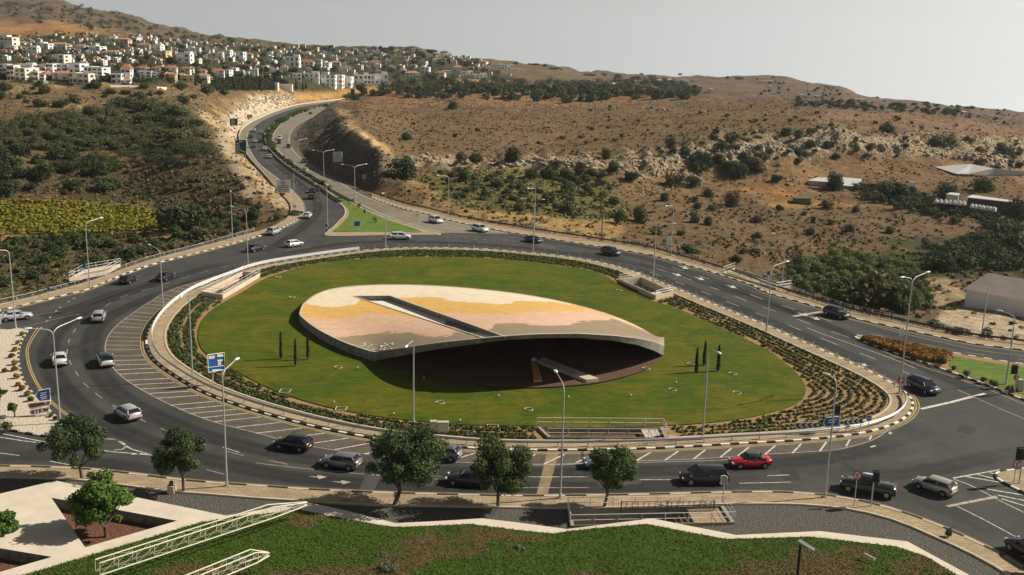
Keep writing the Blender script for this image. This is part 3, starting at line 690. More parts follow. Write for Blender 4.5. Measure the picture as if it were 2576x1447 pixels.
for (u, v) in ((210,870),(300,1010),(520,1125),(720,1150),(930,1215),(1080,1195),(1560,1215),(1690,1180),(1985,1190),(2120,1165),(2300,1150),(2430,1080),(2260,895),(2050,800),(1760,700),(1480,640),(1180,612),(900,615),(560,690),(420,735),(90,800),(760,600)):
    p = G(u, v); a = rp_r.uniform(0, 3.1); l_, w_ = rp_r.uniform(.8, 2.6), rp_r.uniform(.35, .9); ca, sa = math.cos(a), math.sin(a); pm_.add([(p[0] + x * ca - y * sa, p[1] + x * sa + y * ca, .0035) for x, y in ((-l_, -w_), (l_ * .9, -w_ * 1.1), (l_, w_), (-l_ * .95, w_ * .9))], [(0, 1, 2, 3)], rp_r.choice([0, 1]))
for k_ in range(26):
    u, v = rp_r.choice([(200,900),(420,1060),(700,1170),(1000,1200),(1500,1215),(1900,1190),(2250,1120),(2300,1200),(2000,780),(1600,660),(500,700),(300,760)]); u += rp_r.uniform(-80, 80); v += rp_r.uniform(-14, 14); p = G(u, v); a = rp_r.uniform(0, 3.1); P_ = [(p[0] + t_ * math.cos(a) + rp_r.uniform(-.25, .25), p[1] + t_ * math.sin(a) + rp_r.uniform(-.25, .25), 0) for t_ in np.linspace(-3.5, 3.5, 12)]
    qa = offset(np.array(P_), .025); qb = offset(np.array(P_), -.025); qa[:, 2] = qb[:, 2] = .0045; pm_.loft(qb, qa, mat=2)
struct(pm_.build('road_patches', [asphalt_mat('patch_asphalt', (.028, .028, .027), (.040, .039, .036)), asphalt_mat('pale_patch_asphalt', (.060, .057, .050), (.080, .074, .062)), M['black_paint']]))
wo_ = npmesh('worn_lane', WV, WF, M['wear'], {'al': np.array(WA)}); struct(wo_)
# ---- highway
LFo = [(718,492),(696,476),(659,434),(624,394),(603,352),(604,336),(610,325),(632,308),(664,293),(696,280),(750,264.5),(815,256),(869,249.5)]
LFs = [(752,499),(731,476),(700,450),(653,413),(630,380),(621,354),(626,332),(641,317),(664,301.5),(698,287),(750,270.5),(815,260),(869,252)]
LFr = [(853,512),(826,494),(800,474),(739,436),(690,398),(666,366),(662,345),(666,334),(685.5,316),(706,303),(752,283),(815,266),(869,256)]
RGl = [(1108,586),(1070,577),(970,546),(890,508),(836,478),(813,459),(750,420),(705,386),(690,366),(684,349),(688,334),(707,310),(740,291),(783,277.5),(817,269)]
RGr = [(1290,588),(1200,571),(1070,540),(938,501),(869,466),(804,429),(761,399),(735,371),(730,350),(735,331.6),(754,312),(796,292),(830,281)]
a, b = strip_pair(LFo, LFs, .006, n=160); mb = MB(); mb.loft(a, b); struct(mb.build('hard_shoulder', M['asphalt_light']))
a, b = strip_pair(LFo, [(p[0]-6, p[1]-2) for p in LFo], .0, n=160); a[:, 2] = .7; b[:, 2] = .7
mb = MB(); a1 = a.copy(); a1[:, 2] = 0; mb.loft(a1, a); b2 = a.copy(); b2[:, :2] = a[:, :2] + (b[:, :2] - a[:, :2]) * .25; mb.loft(a, b2); mb.loft(b2, np.column_stack([b2[:, 0], b2[:, 1], b2[:, 2] * 0 - .4]))
tag(mb.build('roadside_parapet', M['concrete']), 'low pale concrete parapet along the outer edge of the curving highway shoulder', 'parapet')
line(catmull(px(LFs), 6), .18, mt=0); line(catmull(px([(p[0]-1.5, p[1]+.6) for p in LFr]), 6), .16, mt=0)
def mid(A_, B_, f): a, b = strip_pair(A_, B_, 0, n=120); return a * (1 - f) + b * f
line(mid(LFs, LFr, .5), .12, dash=(3, 6), mt=0)
a, b = strip_pair(RGl, RGr, .006, n=170); mb = MB(); mb.loft(a, b); struct(mb.build('concrete_carriageway', M['asphalt_light']))
for f in (.07, .93): line(a * (1 - f) + b * f, .18, z=.014, mt=0)
line(a * .5 + b * .5, .12, z=.014, dash=(3, 6), mt=0)
rb = MB()                                           # rumble ribs on the near part
aa, bb = strip_pair(RGl[2:10], RGr[2:10], .018, n=140)
for i in range(4, 139, 1):
    t = bb[i] - aa[i]; al = aa[i] + t * .1; ar = aa[i] + t * .9; d = (aa[i] - aa[i - 1]); d = d / np.linalg.norm(d) * .28
    rb.add([al, ar, ar + d, al + d], [(0, 1, 2, 3)])
struct(rb.build('rumble_strips', M['asphalt']))
# median
a, b = strip_pair([(p[0]+7, p[1]-1) for p in LFr[1:]], [(p[0]-5, p[1]+2) for p in RGl[4:]], .12, n=120); mb = MB(); mb.loft(a, b); struct(mb.build('median', M['verge']))
MED = (a + b) / 2
mb = MB()
for P_, o in ((LFr, 5), (RGl[3:], -4)):
    c = resample(catmull(px([(p[0]+o, p[1]-(1 if o > 0 else -1)) for p in P_]), 6), step=3.0)
    lo = c.copy(); hi = c.copy(); lo[:, 2] = 0; hi[:, 2] = .8; c2 = offset(c, .25); hi2 = c2.copy(); hi2[:, 2] = .8; lo2 = c2.copy(); lo2[:, 2] = 0
    mb = MB(); mb.loft(lo, hi); mb.loft(hi, hi2); mb.loft(hi2, lo2)
    tag(mb.build('highway_barrier', M['conc_grey']), 'long grey concrete crash barrier on the left side of the planted median' if o > 0 else 'long grey concrete crash barrier on the right side of the planted median', 'barrier')
# right verge of the highway
a, b = strip_pair(RGr[3:], [(p[0]+9, p[1]-4) for p in RGr[3:]], .01, n=100); mb = MB(); mb.loft(a, b); struct(mb.build('verge', M['asphalt_dusty']))
a, b = strip_pair([(p[0]+9, p[1]-4) for p in RGr[3:]], [(p[0]+26, p[1]-12) for p in RGr[3:]], .02, n=100); mb = MB(); mb.loft(a, b); struct(mb.build('verge', M['verge']))
a, b = strip_pair(LFo, [(p[0]-8, p[1]-4) for p in LFo], .02, n=100)
struct(mk.build('road_markings', [M['mark'], M['mark_worn'], M['yellow']]))

# ---- traffic islands
def island(name, pts, top, z=.17, kerbcol=('concrete', 'concrete'), seg=1.0, inner=None):
    P = resample(catmull(px(pts), 5, True), step=.8, closed=True)
    ar = 0.5 * np.sum(P[:, 0] * np.roll(P[:, 1], -1) - np.roll(P[:, 0], -1) * P[:, 1])
    if ar < 0: P = P[::-1].copy()
    kerb_strip(P, 1, True, z, .25, seg, kerbcol)
    mb = MB(); Q = offset(P, .24, True); mb.poly([[(p[0], p[1], z - .01) for p in Q]]); struct(mb.build(name, top)); return P
island('grass_island', [(820,586),(836,574),(853,557),(866,542),(866,526),(852,510),(834,497),(812,479),(836,482),(890,513),(970,549),(1070,580),(1110,590),(1060,592),(950,593),(860,595),(820,594)], M['pave'])
mb = MB(); q = resample(catmull(px([(838,583),(850,572),(866,556),(877,541),(877,528),(862,512),(838,492),(852,492),(900,519),(970,551),(1060,582),(1000,583),(900,583)], .2), 5, True), step=1, closed=True)
mb.poly([list(map(tuple, q))]); struct(mb.build('lawn', M['lawn_bright']))
island('splitter_island', [(2148,847),(2160,845),(2203,852),(2300,869),(2381,885),(2481,903),(2575,917),(2720,938),(2720,1060),(2575,1008),(2531,990),(2481,970),(2406,943),(2306,908),(2256,891),(2206,873),(2160,855)], M['soil'], kerbcol=('white_paint', 'black_paint'))
mb = MB(); q = resample(px([(2384,893),(2481,910),(2575,924),(2710,944),(2710,1042),(2575,992),(2500,970),(2440,946),(2390,925)], .2), step=1.5, closed=True)
mb.poly([list(map(tuple, q))]); struct(mb.build('lawn', M['lawn_bright']))
WI = island('gravel_island', [(-300,846),(0,831),(43,829),(78,826),(68,838),(55,863),(49,893),(53,928),(63,961),(83,988),(118,1024),(150,1056),(190,1080),(150,1098),(113,1100),(63,1092),(0,1084),(-300,1070)], M['pale_gravel'], kerbcol=('concrete', 'black_paint'))
island('pavement', [(2501,1197),(2514,1188),(2575,1180),(2720,1165),(2720,1330),(2575,1243),(2544,1227),(2512,1210)], M['pave'], kerbcol=('white_paint', 'black_paint'))

# ---- foreground: gravel bed, cream band, roof lawn
ZT = [(-300,1300),(568,1298),(645,1285),(700,1274),(780,1265),(870,1284),(995,1316),(1100,1311),(1213,1304),(1290,1313),(1427,1331),(1530,1318),(1640,1304),(1740,1324),(1853,1346),(1934,1342),(2063,1336),(2180,1350),(2283,1362),(2360,1404),(2438,1446),(2700,1590)]
ZB = [(-300,1500),(63,1446),(250,1390),(501,1315),(576,1302),(752,1282),(850,1302),(958,1321),(1003,1326),(1100,1322),(1183,1318),(1290,1332),(1390,1342),(1440,1335),(1540,1325),(1627,1318),(1730,1338),(1828,1356),(1930,1353),(2038,1350),(2150,1363),(2256,1375),(2331,1400),(2406,1446),(2640,1600)]
ZH = 1.1
ZTw = px(ZT, ZH)
mb = MB(); lo = [tuple(p) for p in px([p for p in B3], .0)]
gl = [(p[0], p[1], .14) for p in lo] + [(p[0], p[1], .14) for p in ZTw[::-1]]
mb.poly([gl] + pith(['near'], .14)); struct(mb.build('gravel_bed', M['gravel']))
eb = offset(resample(Sb, step=2), 0); mb = MB(); a = eb.copy(); b = offset(eb, -.22); a[:, 2] = b[:, 2] = .30; mb.loft(b, a)
for q in (a, b):
    lo_ = q.copy(); lo_[:, 2] = .1; mb.loft(lo_, q)
struct(mb.build('edging_kerb', M['concrete']))
# cream band polygon (with the slab and its triangular openings on the left)
tri1 = px([(129,1252),(214,1377),(446,1310)], ZH); tri2 = px([(-260,1340),(-120,1470),(0,1439),(131,1401),(0,1379)], ZH)
top = [(-300,1290),(0,1242),(140,1209),(338,1250),(568,1297),(645,1285),(700,1274)] + ZT[4:]
outer = list(map(tuple, px(top, ZH))) + list(map(tuple, px(ZB[::-1], ZH)))
mb = MB(); mb.poly([outer, list(map(tuple, tri1)), list(map(tuple, tri2))])
lowr = [(p[0], p[1], .0) for p in outer]; mb.loft(lowr, outer, closed=True)
for t in (tri1, tri2):
    tl = [(p[0], p[1], .15) for p in t]; mb.loft(tl, list(map(tuple, t)), 1, closed=True)
tag(mb.build('cream_parapet', [M['slab'], M['conc_dark']]), 'zigzag cream concrete parapet and slab with triangular planting openings, round the foreground lawn', 'parapet')
for t in (tri1, tri2):
    mb = MB(); mb.poly([[(p[0], p[1], .18) for p in t]]); struct(mb.build('planting_bed', M['red_gravel']))
# roof lawn
nL = 200; zb = resample(px(ZB, ZH), n=nL); ub, vb = proj(zb)
rows = 60; V = []; dry = []
browns = [((1090,1370),120,38),((1210,1345),110,24),((860,1447),160,30),((470,1440),120,20),((2060,1430),130,50),((1900,1440),90,40),((2300,1420),80,30),((1010,1420),60,40),((1500,1462),80,20),((760,1310),50,20),((2150,1390),60,16)]
for r in range(rows):
    f = r / (rows - 1)
    for i in range(nL):
        u = ub[i]; v = vb[i] + (1640 - vb[i]) * f ** 1.3 if vb[i] < 1600 else vb[i] + 200 * f
        z = ZH - .04 + 1.6 * (1 - math.exp(-f * 2.2)) + (.25 * vnoise(u, v, 90, 31) + .12 * vnoise(u, v * 2, 26, 32)) * min(1, f * 8)
        V.append(G(u, v, z)); dd = 0
        for (c, a_, b_) in browns:
            q = ((u - c[0]) / a_) ** 2 + ((v - c[1]) / b_) ** 2; dd = max(dd, math.exp(-q * .9))
        dry.append(min(1, max(0, dd * 1.2 + float(vnoise(u, v * 2, 40, 33)) * .9 - .1)))
V = np.array(V); idx = np.arange(rows * nL).reshape(rows, nL)
F = np.stack([idx[1:, :-1], idx[1:, 1:], idx[:-1, 1:], idx[:-1, :-1]], -1).reshape(-1, 4)
n = NT('rough_grass', .95, .1); d = n.attr('dry', 'Fac'); b_ = n.noise(1.6, 6, rough=.8); b2 = n.noise(5, 6, rough=.8)
col = n.mix(n.rng(b_, .3, .7), (.045, .095, .012), (.095, .155, .022)); dcol = n.mix(n.rng(b2, .35, .65), (.10, .080, .03), (.20, .15, .065))
col = n.mix(n.rng(n.math('ADD', d, n.math('MULTIPLY', n.math('SUBTRACT', b_, .5), 1.1)), .30, .62), col, dcol)
g_ = n.rng(b2, .25, .75, .6, 1.35); cc = n.t.nodes.new('ShaderNodeCombineColor')
for i in range(3): n.link(g_, cc.inputs[i])
M['rough_grass'] = n.out(n.mix(1.0, col, cc.outputs[0], 'MULTIPLY'), n.math('ADD', b2, b_), .35)
struct(npmesh('foreground_lawn', V, F, M['rough_grass'], {'dry': np.array(dry)}, smooth=True))
FLV = V; FLD = np.array(dry)
# ------------------------------------------------------------------ pavilion in the middle of the island
def height_at(x, y, vt):
    lo, hi = -5.0, 39.0
    for _ in range(40):
        m_ = (lo + hi) / 2
        if proj([x, y, m_])[1] > vt: lo = m_
        else: hi = m_
    return (lo + hi) / 2
g0 = px([(757,815),(800,849),(870,884),(950,911),(1020,934),(1100,956),(1200,973),(1320,979),(1420,975),(1500,967),(1570,952),(1630,931),(1666,904)], .2)
bk = px([(1668,868),(1640,842),(1580,810),(1500,781),(1400,756),(1300,738.5),(1200,727),(1100,719),(1000,716),(920,717.5),(850,724),(800,738),(766,762),(754,787)], 1.25)
OUT = resample(catmull(np.vstack([g0, bk])[:, :2].tolist(), 6, True), n=420, closed=True)
OUT = smooth_closed(OUT, 6)
xmin, xmax = OUT[:, 0].min(), OUT[:, 0].max()
il, ir = int(np.argmin(OUT[:, 0])), int(np.argmax(OUT[:, 0]))
roll = np.roll(OUT, -il, axis=0); ir2 = (ir - il) % len(OUT)
fr, bkk = roll[:ir2 + 1], np.vstack([roll[ir2:], roll[:1]])[::-1]
if fr[:, 1].mean() > bkk[:, 1].mean(): fr, bkk = bkk, fr
def yf(x): return np.interp(x, fr[:, 0], fr[:, 1])
def yb(x): return np.interp(x, bkk[:, 0], bkk[:, 1])
lu = [941,1000,1100,1220,1280,1350,1450,1540,1600,1645,1672]; lv = [886,877.5,863,850.5,845.5,841.5,840,845,852,861,871]
xs = xmin + (xmax - xmin) * (1 - np.cos(np.linspace(0, math.pi, 181))) / 2
zf = []
for x in xs:
    y = float(yf(x)); u, v = proj([x, y, .2])
    if u < 945: zf.append(1.35)
    else: zf.append(max(1.35, height_at(x, y, np.interp(u, lu, lv))))
zf = np.array(zf)
for _ in range(2): zf[1:-1] = (zf[:-2] + zf[1:-1] * 2 + zf[2:]) / 4
ZB_ = 1.25
_xu = np.linspace(xmin, xmax, 400); _zu = np.interp(_xu, xs, zf); _bl = [_zu]
for _s in (1.5, 3, 5, 8, 11):
    kx = np.arange(-120, 121) * (_xu[1] - _xu[0]); kk = np.exp(-.5 * (kx / _s) ** 2); kk /= kk.sum(); _bl.append(np.convolve(np.pad(_zu, 120, mode='edge'), kk, 'valid'))
_bl = np.array(_bl)
def ztop(x, t):
    f = np.clip(np.asarray(t) * 12, 0, 4.999); i = np.floor(f).astype(int); q_ = (np.asarray(x) - xmin) / (xmax - xmin) * 399; j = np.clip(np.floor(q_).astype(int), 0, 398); fq = q_ - j
    g = lambda a: _bl[a, j] * (1 - fq) + _bl[a, j + 1] * fq
    return (g(i) * (1 - (f - i)) + g(i + 1) * (f - i)) * (1 - t) + ZB_ * t
def roof_hit(u, v):
    d = ray(u, v); ts = np.linspace(90, 230, 2800) / d[1]; P = CAM + d * ts[:, None]
    x = P[:, 0]; y0, y1 = yf(x), yb(x); t = np.clip((P[:, 1] - y0) / np.maximum(y1 - y0, .01), 0, 1)
    h = P[:, 2] - ztop(x, t); ok = (P[:, 1] >= y0 - .3) & (h < 0); i = np.nonzero(ok)[0]; return P[i[0]] if len(i) else P[-1]
sl = [roof_hit(*p) for p in ((889,745.5),(981,744.5),(1273,848.5),(1222,853))]
EL = [roof_hit(889 + 333 * f, 745.5 + 107.5 * f)[:2] for f in np.linspace(0, 1, 36)]; ER = [roof_hit(981 + 292 * f, 744.5 + 104 * f)[:2] for f in np.linspace(0, 1, 36)]
for E_ in (EL, ER): E_[-1][1] = float(yf(E_[-1][0])) - .2
EB = [roof_hit(889 + 92 * f, 745.5 - 1 * f)[:2] for f in np.linspace(0, 1, 12)]
SLP = np.array(list(EB) + list(ER[1:]) + list(EL[::-1][:-1]))
def slot_range(x):
    ys_ = []
    for i in range(len(SLP)):
        a, b = SLP[i], SLP[(i + 1) % len(SLP)]
        if (a[0] - x) * (b[0] - x) <= 0 and a[0] != b[0]: ys_.append(a[1] + (b[1] - a[1]) * (x - a[0]) / (b[0] - a[0]))
    return (min(ys_), max(ys_)) if len(ys_) >= 2 else None
xs2 = np.unique(np.concatenate([xs, SLP[:, 0] + 1e-4, SLP[:, 0] - 1e-4, np.linspace(SLP[:, 0].min(), SLP[:, 0].max(), 120)]))
v1l = [(753,770),(765,761),(785,768),(830,772),(865,771),(890,768),(907,756),(940,752)]; v1r = [(1030,749),(1050,747),(1095,748),(1145,757),(1195,762),(1258,765),(1290,761),(1315,757),(1390,758),(1430,766),(1480,773),(1700,860)]
v2l = [(753,797),(775,800),(858,803),(895,799),(925,789),(970,790),(1040,800),(1100,800)]; v2r = [(1040,775),(1115,788),(1195,790),(1290,789),(1352,783),(1465,781),(1480,776.5),(1700,862)]
v3l = [(753,850),(837,845),(895,845),(945,840),(995,835),(1045,841),(1095,848),(1133,843),(1150,835),(1220,850)]; v3r = [(1150,838),(1225,830),(1238,823),(1246,811),(1290,811),(1364,819),(1430,819),(1454,808),(1489,806),(1529,803),(1545,797),(1700,864)]
def band(u, v):
    right = v < np.interp(u, [889, 1222], [745, 853]) ; f = lambda l, r: np.interp(u, *zip(*(r if right else l)))
    a, b, c = f(v1l, v1r), f(v2l, v2r), f(v3l, v3r)
    return float(np.interp(v, [a - 20, a, b, c, c + 30], [0.2, 1, 2, 3, 3.6]))
topV, topF, botV = [], [], []; bands = []
NR = 40
def patch(flip=False):
    global topV, topF
def grid(colsY, zfun, name, mt, parent, attr=False, flip=False):
    V, F, Bn = [], [], []; n = NR
    for (x, a, b) in colsY:
        y0, y1 = yf(x), yb(x)
        for k_ in range(n):
            y = a + (b - a) * k_ / (n - 1); t = float(np.clip((y - y0) / max(y1 - y0, .01), 0, 1)); z = zfun(x, t); V.append((x, y, z))
            if attr: uq, vq = proj([x, y, z]); Bn.append(band(uq, vq))
    for i in range(len(colsY) - 1):
        for k_ in range(n - 1):
            f = (i * n + k_, (i + 1) * n + k_, (i + 1) * n + k_ + 1, i * n + k_ + 1); F.append(f[::-1] if flip else f)
    return npmesh(name, V, F, mt, {'band': np.array(Bn)} if attr else None, parent)
n = NT('painted_roof', .9, .2); bd = n.attr('band', 'Fac'); nz = n.noise(.45, 7, rough=.68, sc3=(.55, 1, 1)); s_ = n.math('ADD', bd, n.rng(nz, .2, .8, -.22, .22))
s_ = n.math('ADD', s_, n.rng(n.noise(3.5, 3, rough=.7), .2, .8, -.06, .06))
cr = n.t.nodes.new('ShaderNodeValToRGB'); cr.color_ramp.interpolation = 'CONSTANT'; e = cr.color_ramp.elements
e[0].position = 0; e[0].color = (.74, .64, .47, 1); e[1].position = .25; e[1].color = (.66, .40, .12, 1)
q = e.new(.5); q.color = (.66, .43, .29, 1); q = e.new(.75); q.color = (.30, .235, .155, 1)
n.link(n.math('MULTIPLY', s_, .25), cr.inputs[0]); dn_ = n.rng(n.noise(.8, 6), .3, .7, .90, 1.07); cc = n.t.nodes.new('ShaderNodeCombineColor')
for i in range(3): n.link(dn_, cc.inputs[i])
M['roof_paint'] = n.out(n.mix(1.0, cr.outputs[0], cc.outputs[0], 'MULTIPLY'))
pav = thing('pavilion', 'large shell-like oval pavilion with painted cream, yellow, pink and grey roof on the round lawn', 'pavilion', (0, 0, 0))
A_, B_, S_ = [], [], []
full = []
for x in xs2:
    r_ = slot_range(x); y0, y1 = float(yf(x)), float(yb(x))
    if r_ is None: full.append((x, y0, y1))
def seg_cols(cond, fun):
    out = [];
    for x in xs2:
        r_ = slot_range(x)
        if cond(x, r_): out.append((x, *fun(x, r_)))
    return out
sx0, sx1 = SLP[:, 0].min(), SLP[:, 0].max()
left = [(x, float(yf(x)), float(yb(x))) for x in xs2 if x <= sx0]; right = [(x, float(yf(x)), float(yb(x))) for x in xs2 if x >= sx1]
midf = [(x, float(yf(x)), max(float(yf(x)), slot_range(x)[0])) for x in xs2 if sx0 < x < sx1 and slot_range(x)]
midb = [(x, slot_range(x)[1], float(yb(x))) for x in xs2 if sx0 < x < sx1 and slot_range(x)]
V_, F_, Bn_ = [], [], []
for part in (left, midf, midb, right):
    base = len(V_)
    for (x, a, b) in part:
        y0, y1 = yf(x), yb(x)
        for k_ in range(NR):
            y = a + (b - a) * k_ / (NR - 1); t = float(np.clip((y - y0) / max(y1 - y0, .01), 0, 1)); z = float(ztop(x, t)); V_.append((x, y, z)); uq, vq = proj([x, y, z]); Bn_.append(band(float(uq), float(vq)))
    for i in range(len(part) - 1):
        for k_ in range(NR - 1): F_.append((base + i * NR + k_, base + (i + 1) * NR + k_, base + (i + 1) * NR + k_ + 1, base + i * NR + k_ + 1))
npmesh('roof', V_, F_, M['roof_paint'], {'band': np.array(Bn_)}, pav, smooth=True)
def thick(x):
    u = proj([x, float(yf(x)), .2])[0]; return float(np.interp(u, [940,1050,1150,1280,1450,1540,1600,1640,1670], [1.3,1.0,.8,.55,.6,.75,.95,1.25,1.5]))
# fascia
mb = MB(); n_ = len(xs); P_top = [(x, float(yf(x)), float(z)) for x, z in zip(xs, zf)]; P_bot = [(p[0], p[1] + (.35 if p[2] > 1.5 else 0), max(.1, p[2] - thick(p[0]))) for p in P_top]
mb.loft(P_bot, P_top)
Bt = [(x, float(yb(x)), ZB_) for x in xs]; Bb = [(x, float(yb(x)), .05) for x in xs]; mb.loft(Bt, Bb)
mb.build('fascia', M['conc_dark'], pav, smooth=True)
# underside
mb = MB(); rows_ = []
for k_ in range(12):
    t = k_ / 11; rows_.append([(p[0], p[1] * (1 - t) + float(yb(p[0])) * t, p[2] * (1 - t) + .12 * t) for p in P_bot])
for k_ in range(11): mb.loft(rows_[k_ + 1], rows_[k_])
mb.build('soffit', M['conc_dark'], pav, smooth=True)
# coping
co = np.array([(x, float(yf(x)), float(z)) for x, z in zip(xs, zf)] + [(x, float(yb(x)), ZB_) for x in xs[::-1]])
co = resample(co, n=360, closed=True); cc_ = offset(co, .28 if np.cross((co[1]-co[0])[:2], (co.mean(0)-co[0])[:2]) > 0 else -.28, True)
a = co.copy(); b = cc_.copy(); a[:, 2] += .06; b[:, 2] += .06; mb = MB(); mb.loft(a, b, closed=True); mb.loft(co, a, closed=True)
mb.build('coping', M['concrete'], pav)
# slot
def st(x, y): y0, y1 = float(yf(x)), float(yb(x)); return float(ztop(x, np.clip((y - y0) / max(y1 - y0, .01), 0, 1)))
mb = MB()
def DD(x, y): return .38 + .36 * min(1.0, max(0.0, (y - float(yf(x))) / 14))
for E_ in (EL, ER, EB):
    hi = [(p[0], p[1], st(*p) + .05) for p in E_]; lo = [(p[0], p[1], st(*p) - DD(*p)) for p in E_]; mb.loft(lo, hi)
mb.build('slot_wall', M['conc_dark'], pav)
mb = MB(); mb.loft([(p[0], p[1], st(*p) - DD(*p)) for p in EL], [(p[0], p[1], st(*p) - DD(*p)) for p in ER]); mb.build('slot_floor', M['white_paint'], pav)
mb = MB()
for E_ in (EL, ER, EB):
    pts = np.array([[p[0], p[1], 0] for p in E_]); q1 = offset(pts, .12); q2 = offset(pts, -.12)
    mb.loft([(q[0], q[1], st(p[0], p[1]) + .07) for p, q in zip(pts, q2)], [(q[0], q[1], st(p[0], p[1]) + .07) for p, q in zip(pts, q1)])
mb.build('coping', M['concrete'], pav)
# floor under the shell
mb = MB(); mb.poly([[(p[0], p[1], .36) for p in offset(np.column_stack([OUT, OUT[:, 0] * 0]), .15, True)]]); struct(mb.build('gravel_floor', M['brown_gravel']))
mb = MB(); q = px([(1351,907),(1367,898),(1507,952),(1475,955)], .75); ql = [(p[0], p[1], .3) for p in q]; mb.loft(ql[::-1], [tuple(p) for p in q][::-1], closed=True); mb.poly([[tuple(p) for p in q]])
tag(mb.build('low_wall', M['concrete']), 'low grey concrete wall running diagonally under the pavilion roof', 'wall')
mb = MB(); p = G(1343, 909, .36); mb.box((p[0], p[1], .6), (.7, .4, .45)); tag(mb.build('concrete_block', M['concrete']), 'small pale block at the far end of the diagonal wall under the pavilion', 'block')
M['sunlit_patch'] = mat('sunlit_patch', (.62, .30, .09), .8, var=.15); mb = MB(); q = px([(1337,911),(1351,913),(1364,955),(1343,957)], .62); ql = [(p[0], p[1], .3) for p in q]; mb.loft(ql[::-1], [tuple(p) for p in q][::-1], closed=True); mb.poly([[tuple(p) for p in q]])  # orange panel colour stands in for a patch of sunlit ground
tag(mb.build('panel', M['sunlit_patch']), 'orange panel standing in for sunlit ground beside the diagonal low wall under the pavilion', 'panel')  # this 'panel' is no real part, only a stand-in for sunlit ground
fl = MB()
for k_ in range(34):
    u = 905 + 95 * random.random(); v = 866 + 16 * random.random() - abs(u - 945) * .10; p = roof_hit(u, v); r_ = random.uniform(.06, .16)
    fl.add([(p[0] - r_, p[1] - r_, p[2] + .05), (p[0] + r_, p[1] - r_ * .7, p[2] + .05), (p[0] + r_, p[1] + r_, p[2] + .05), (p[0] - r_ * .8, p[1] + r_, p[2] + .05)], [(0, 1, 2, 3)])
tag(fl.build('pebble', M['white_paint']), 'scatter of white pebbles on the grey corner of the painted roof', 'pebbles', kind='stuff')

# ------------------------------------------------------------------ street lamps
lamp_head_mesh = None
def lamp(label, base, vtop, heads, z0=.13, rad=.085, matn='pole', name='street_lamp', boxy=False):
    b = G(base[0], base[1], z0) if z0 is not None else GT(*base); h = height_at(b[0], b[1], vtop) - b[2]
    t = thing(name, label, 'street lamp', b, 0, 'tall street lamps round the roundabout')
    mb = MB(); mb.tube([(0, 0, 0), (0, 0, .5), (0, 0, .52), (0, 0, h)], [rad * 1.6, rad * 1.6, rad * 1.25, rad * .75], 8); mb.build('pole', M[matn], t)
    mb = MB(); mb.box((0, 0, .03), (.5, .5, .06)); mb.build('base_plate', M['conc_grey'], t)
    for (hu, hv) in heads:
        p = G(hu, hv, b[2] + h + .9); d = np.array([p[0] - b[0], p[1] - b[1]]); Ld = np.linalg.norm(d)
        Lc = min(max(Ld, .8), 3.4); d = d / Ld; P = []
        zt = .9
        for k_ in range(9):
            a = k_ / 8 * math.pi / 2; P.append((d[0] * (1 - math.cos(a)) * min(1.2, Lc * .5), d[1] * (1 - math.cos(a)) * min(1.2, Lc * .5), h - .05 + math.sin(a) * (zt - .15)))
        P.append((d[0] * Lc, d[1] * Lc, h + zt))
        mb = MB(); mb.tube(P, [rad * .7] * 9 + [rad * .5], 6); mb.build('arm', M[matn], t)
        mb = MB(); ang = math.atan2(d[1], d[0]); x0 = Lc - .1
        prof_ = [(0, .06, .05), (.12, .13, .09), (.4, .19, .11), (.7, .17, .09), (.85, .06, .04)]; V = []; F = []
        for i, (s_, w_, hh) in enumerate(prof_):
            for k_ in range(8):
                th = 2 * math.pi * k_ / 8; lx = x0 + s_; ly = w_ * math.cos(th); lz = h + zt + .02 + hh * math.sin(th)
                V.append((lx * d[0] - ly * d[1], lx * d[1] + ly * d[0], lz))
        for i in range(4):
            for k_ in range(8): F.append((i * 8 + k_, i * 8 + (k_ + 1) % 8, (i + 1) * 8 + (k_ + 1) % 8, (i + 1) * 8 + k_))
        F += [tuple(range(7, -1, -1)), tuple(range(32, 40))]; mb.add(V, F); mb.build('lamp_head', M['white_metal'], t, smooth=True)
    return t
lamp('tall street lamp at the left edge of the photo on the pale gravel island corner', (40,826), 640, [(-8,628)])
lamp('street lamp behind the far left footpath railing, its arm reaching right over the scrub', (226,724), 568, [(250,549)])
lamp('two-armed street lamp on the pale gravel island near the brown signs', (152,1064), 842, [(78,826),(205,799)], .17)
lamp('street lamp on the left rim of the central island, single arm pointing left', (411,789), 640, [(348,606)], .15)
lamp('street lamp in the planted bed left of the pavilion, short arm pointing left', (485,957), 752, [(458,744)], .1)
lamp('street lamp at the top left of the central island rim, arm over the ring road', (624,672), 536, [(586,520)], .15)
lamp('plain tall lamp post beside the far left ornamental railing', (585,605), 490, [(580,480)])
lamp('street lamp on the near footpath right behind the blue two-post sign', (571,1223), 950, [(592,906)])
lamp('street lamp by the grass triangle where the highway slip road joins the roundabout', (824,567), 477, [(790,463)], .1)
lamp('street lamp on the narrow footpath beside the highway slip road, arm to the right', (741,538), 437, [(769,428)], .1)
lamp('street lamp at the far middle rim of the central island above the lawn', (970,621), 492, [(963,486)], .15)
lamp('two-armed lamp at the tip of the grass triangle between the carriageways', (893,518), 424, [(864,414),(920,413)], .1)
lamp('two-armed lamp in the highway median, second from the grass triangle', (815,458), 386, [(790,378),(836,377)], .1)
lamp('two-armed lamp in the highway median, farthest of the two-armed lamps', (751,415), 357, [(728,349),(771,349)], .1)
lamp('lamp behind the guard rail at the foot of the dry slope, arm to the left', (1128,546), 449, [(1104,441)], .1)
lamp('street lamp on the far rim of the central island, curved arm leaning right', (1341,635), 512, [(1362,502)], .15)
lamp('lamp behind the far guard rail, partly hidden behind a nearer lamp, short arm left', (1344,590), 480, [(1330,474)], .1)
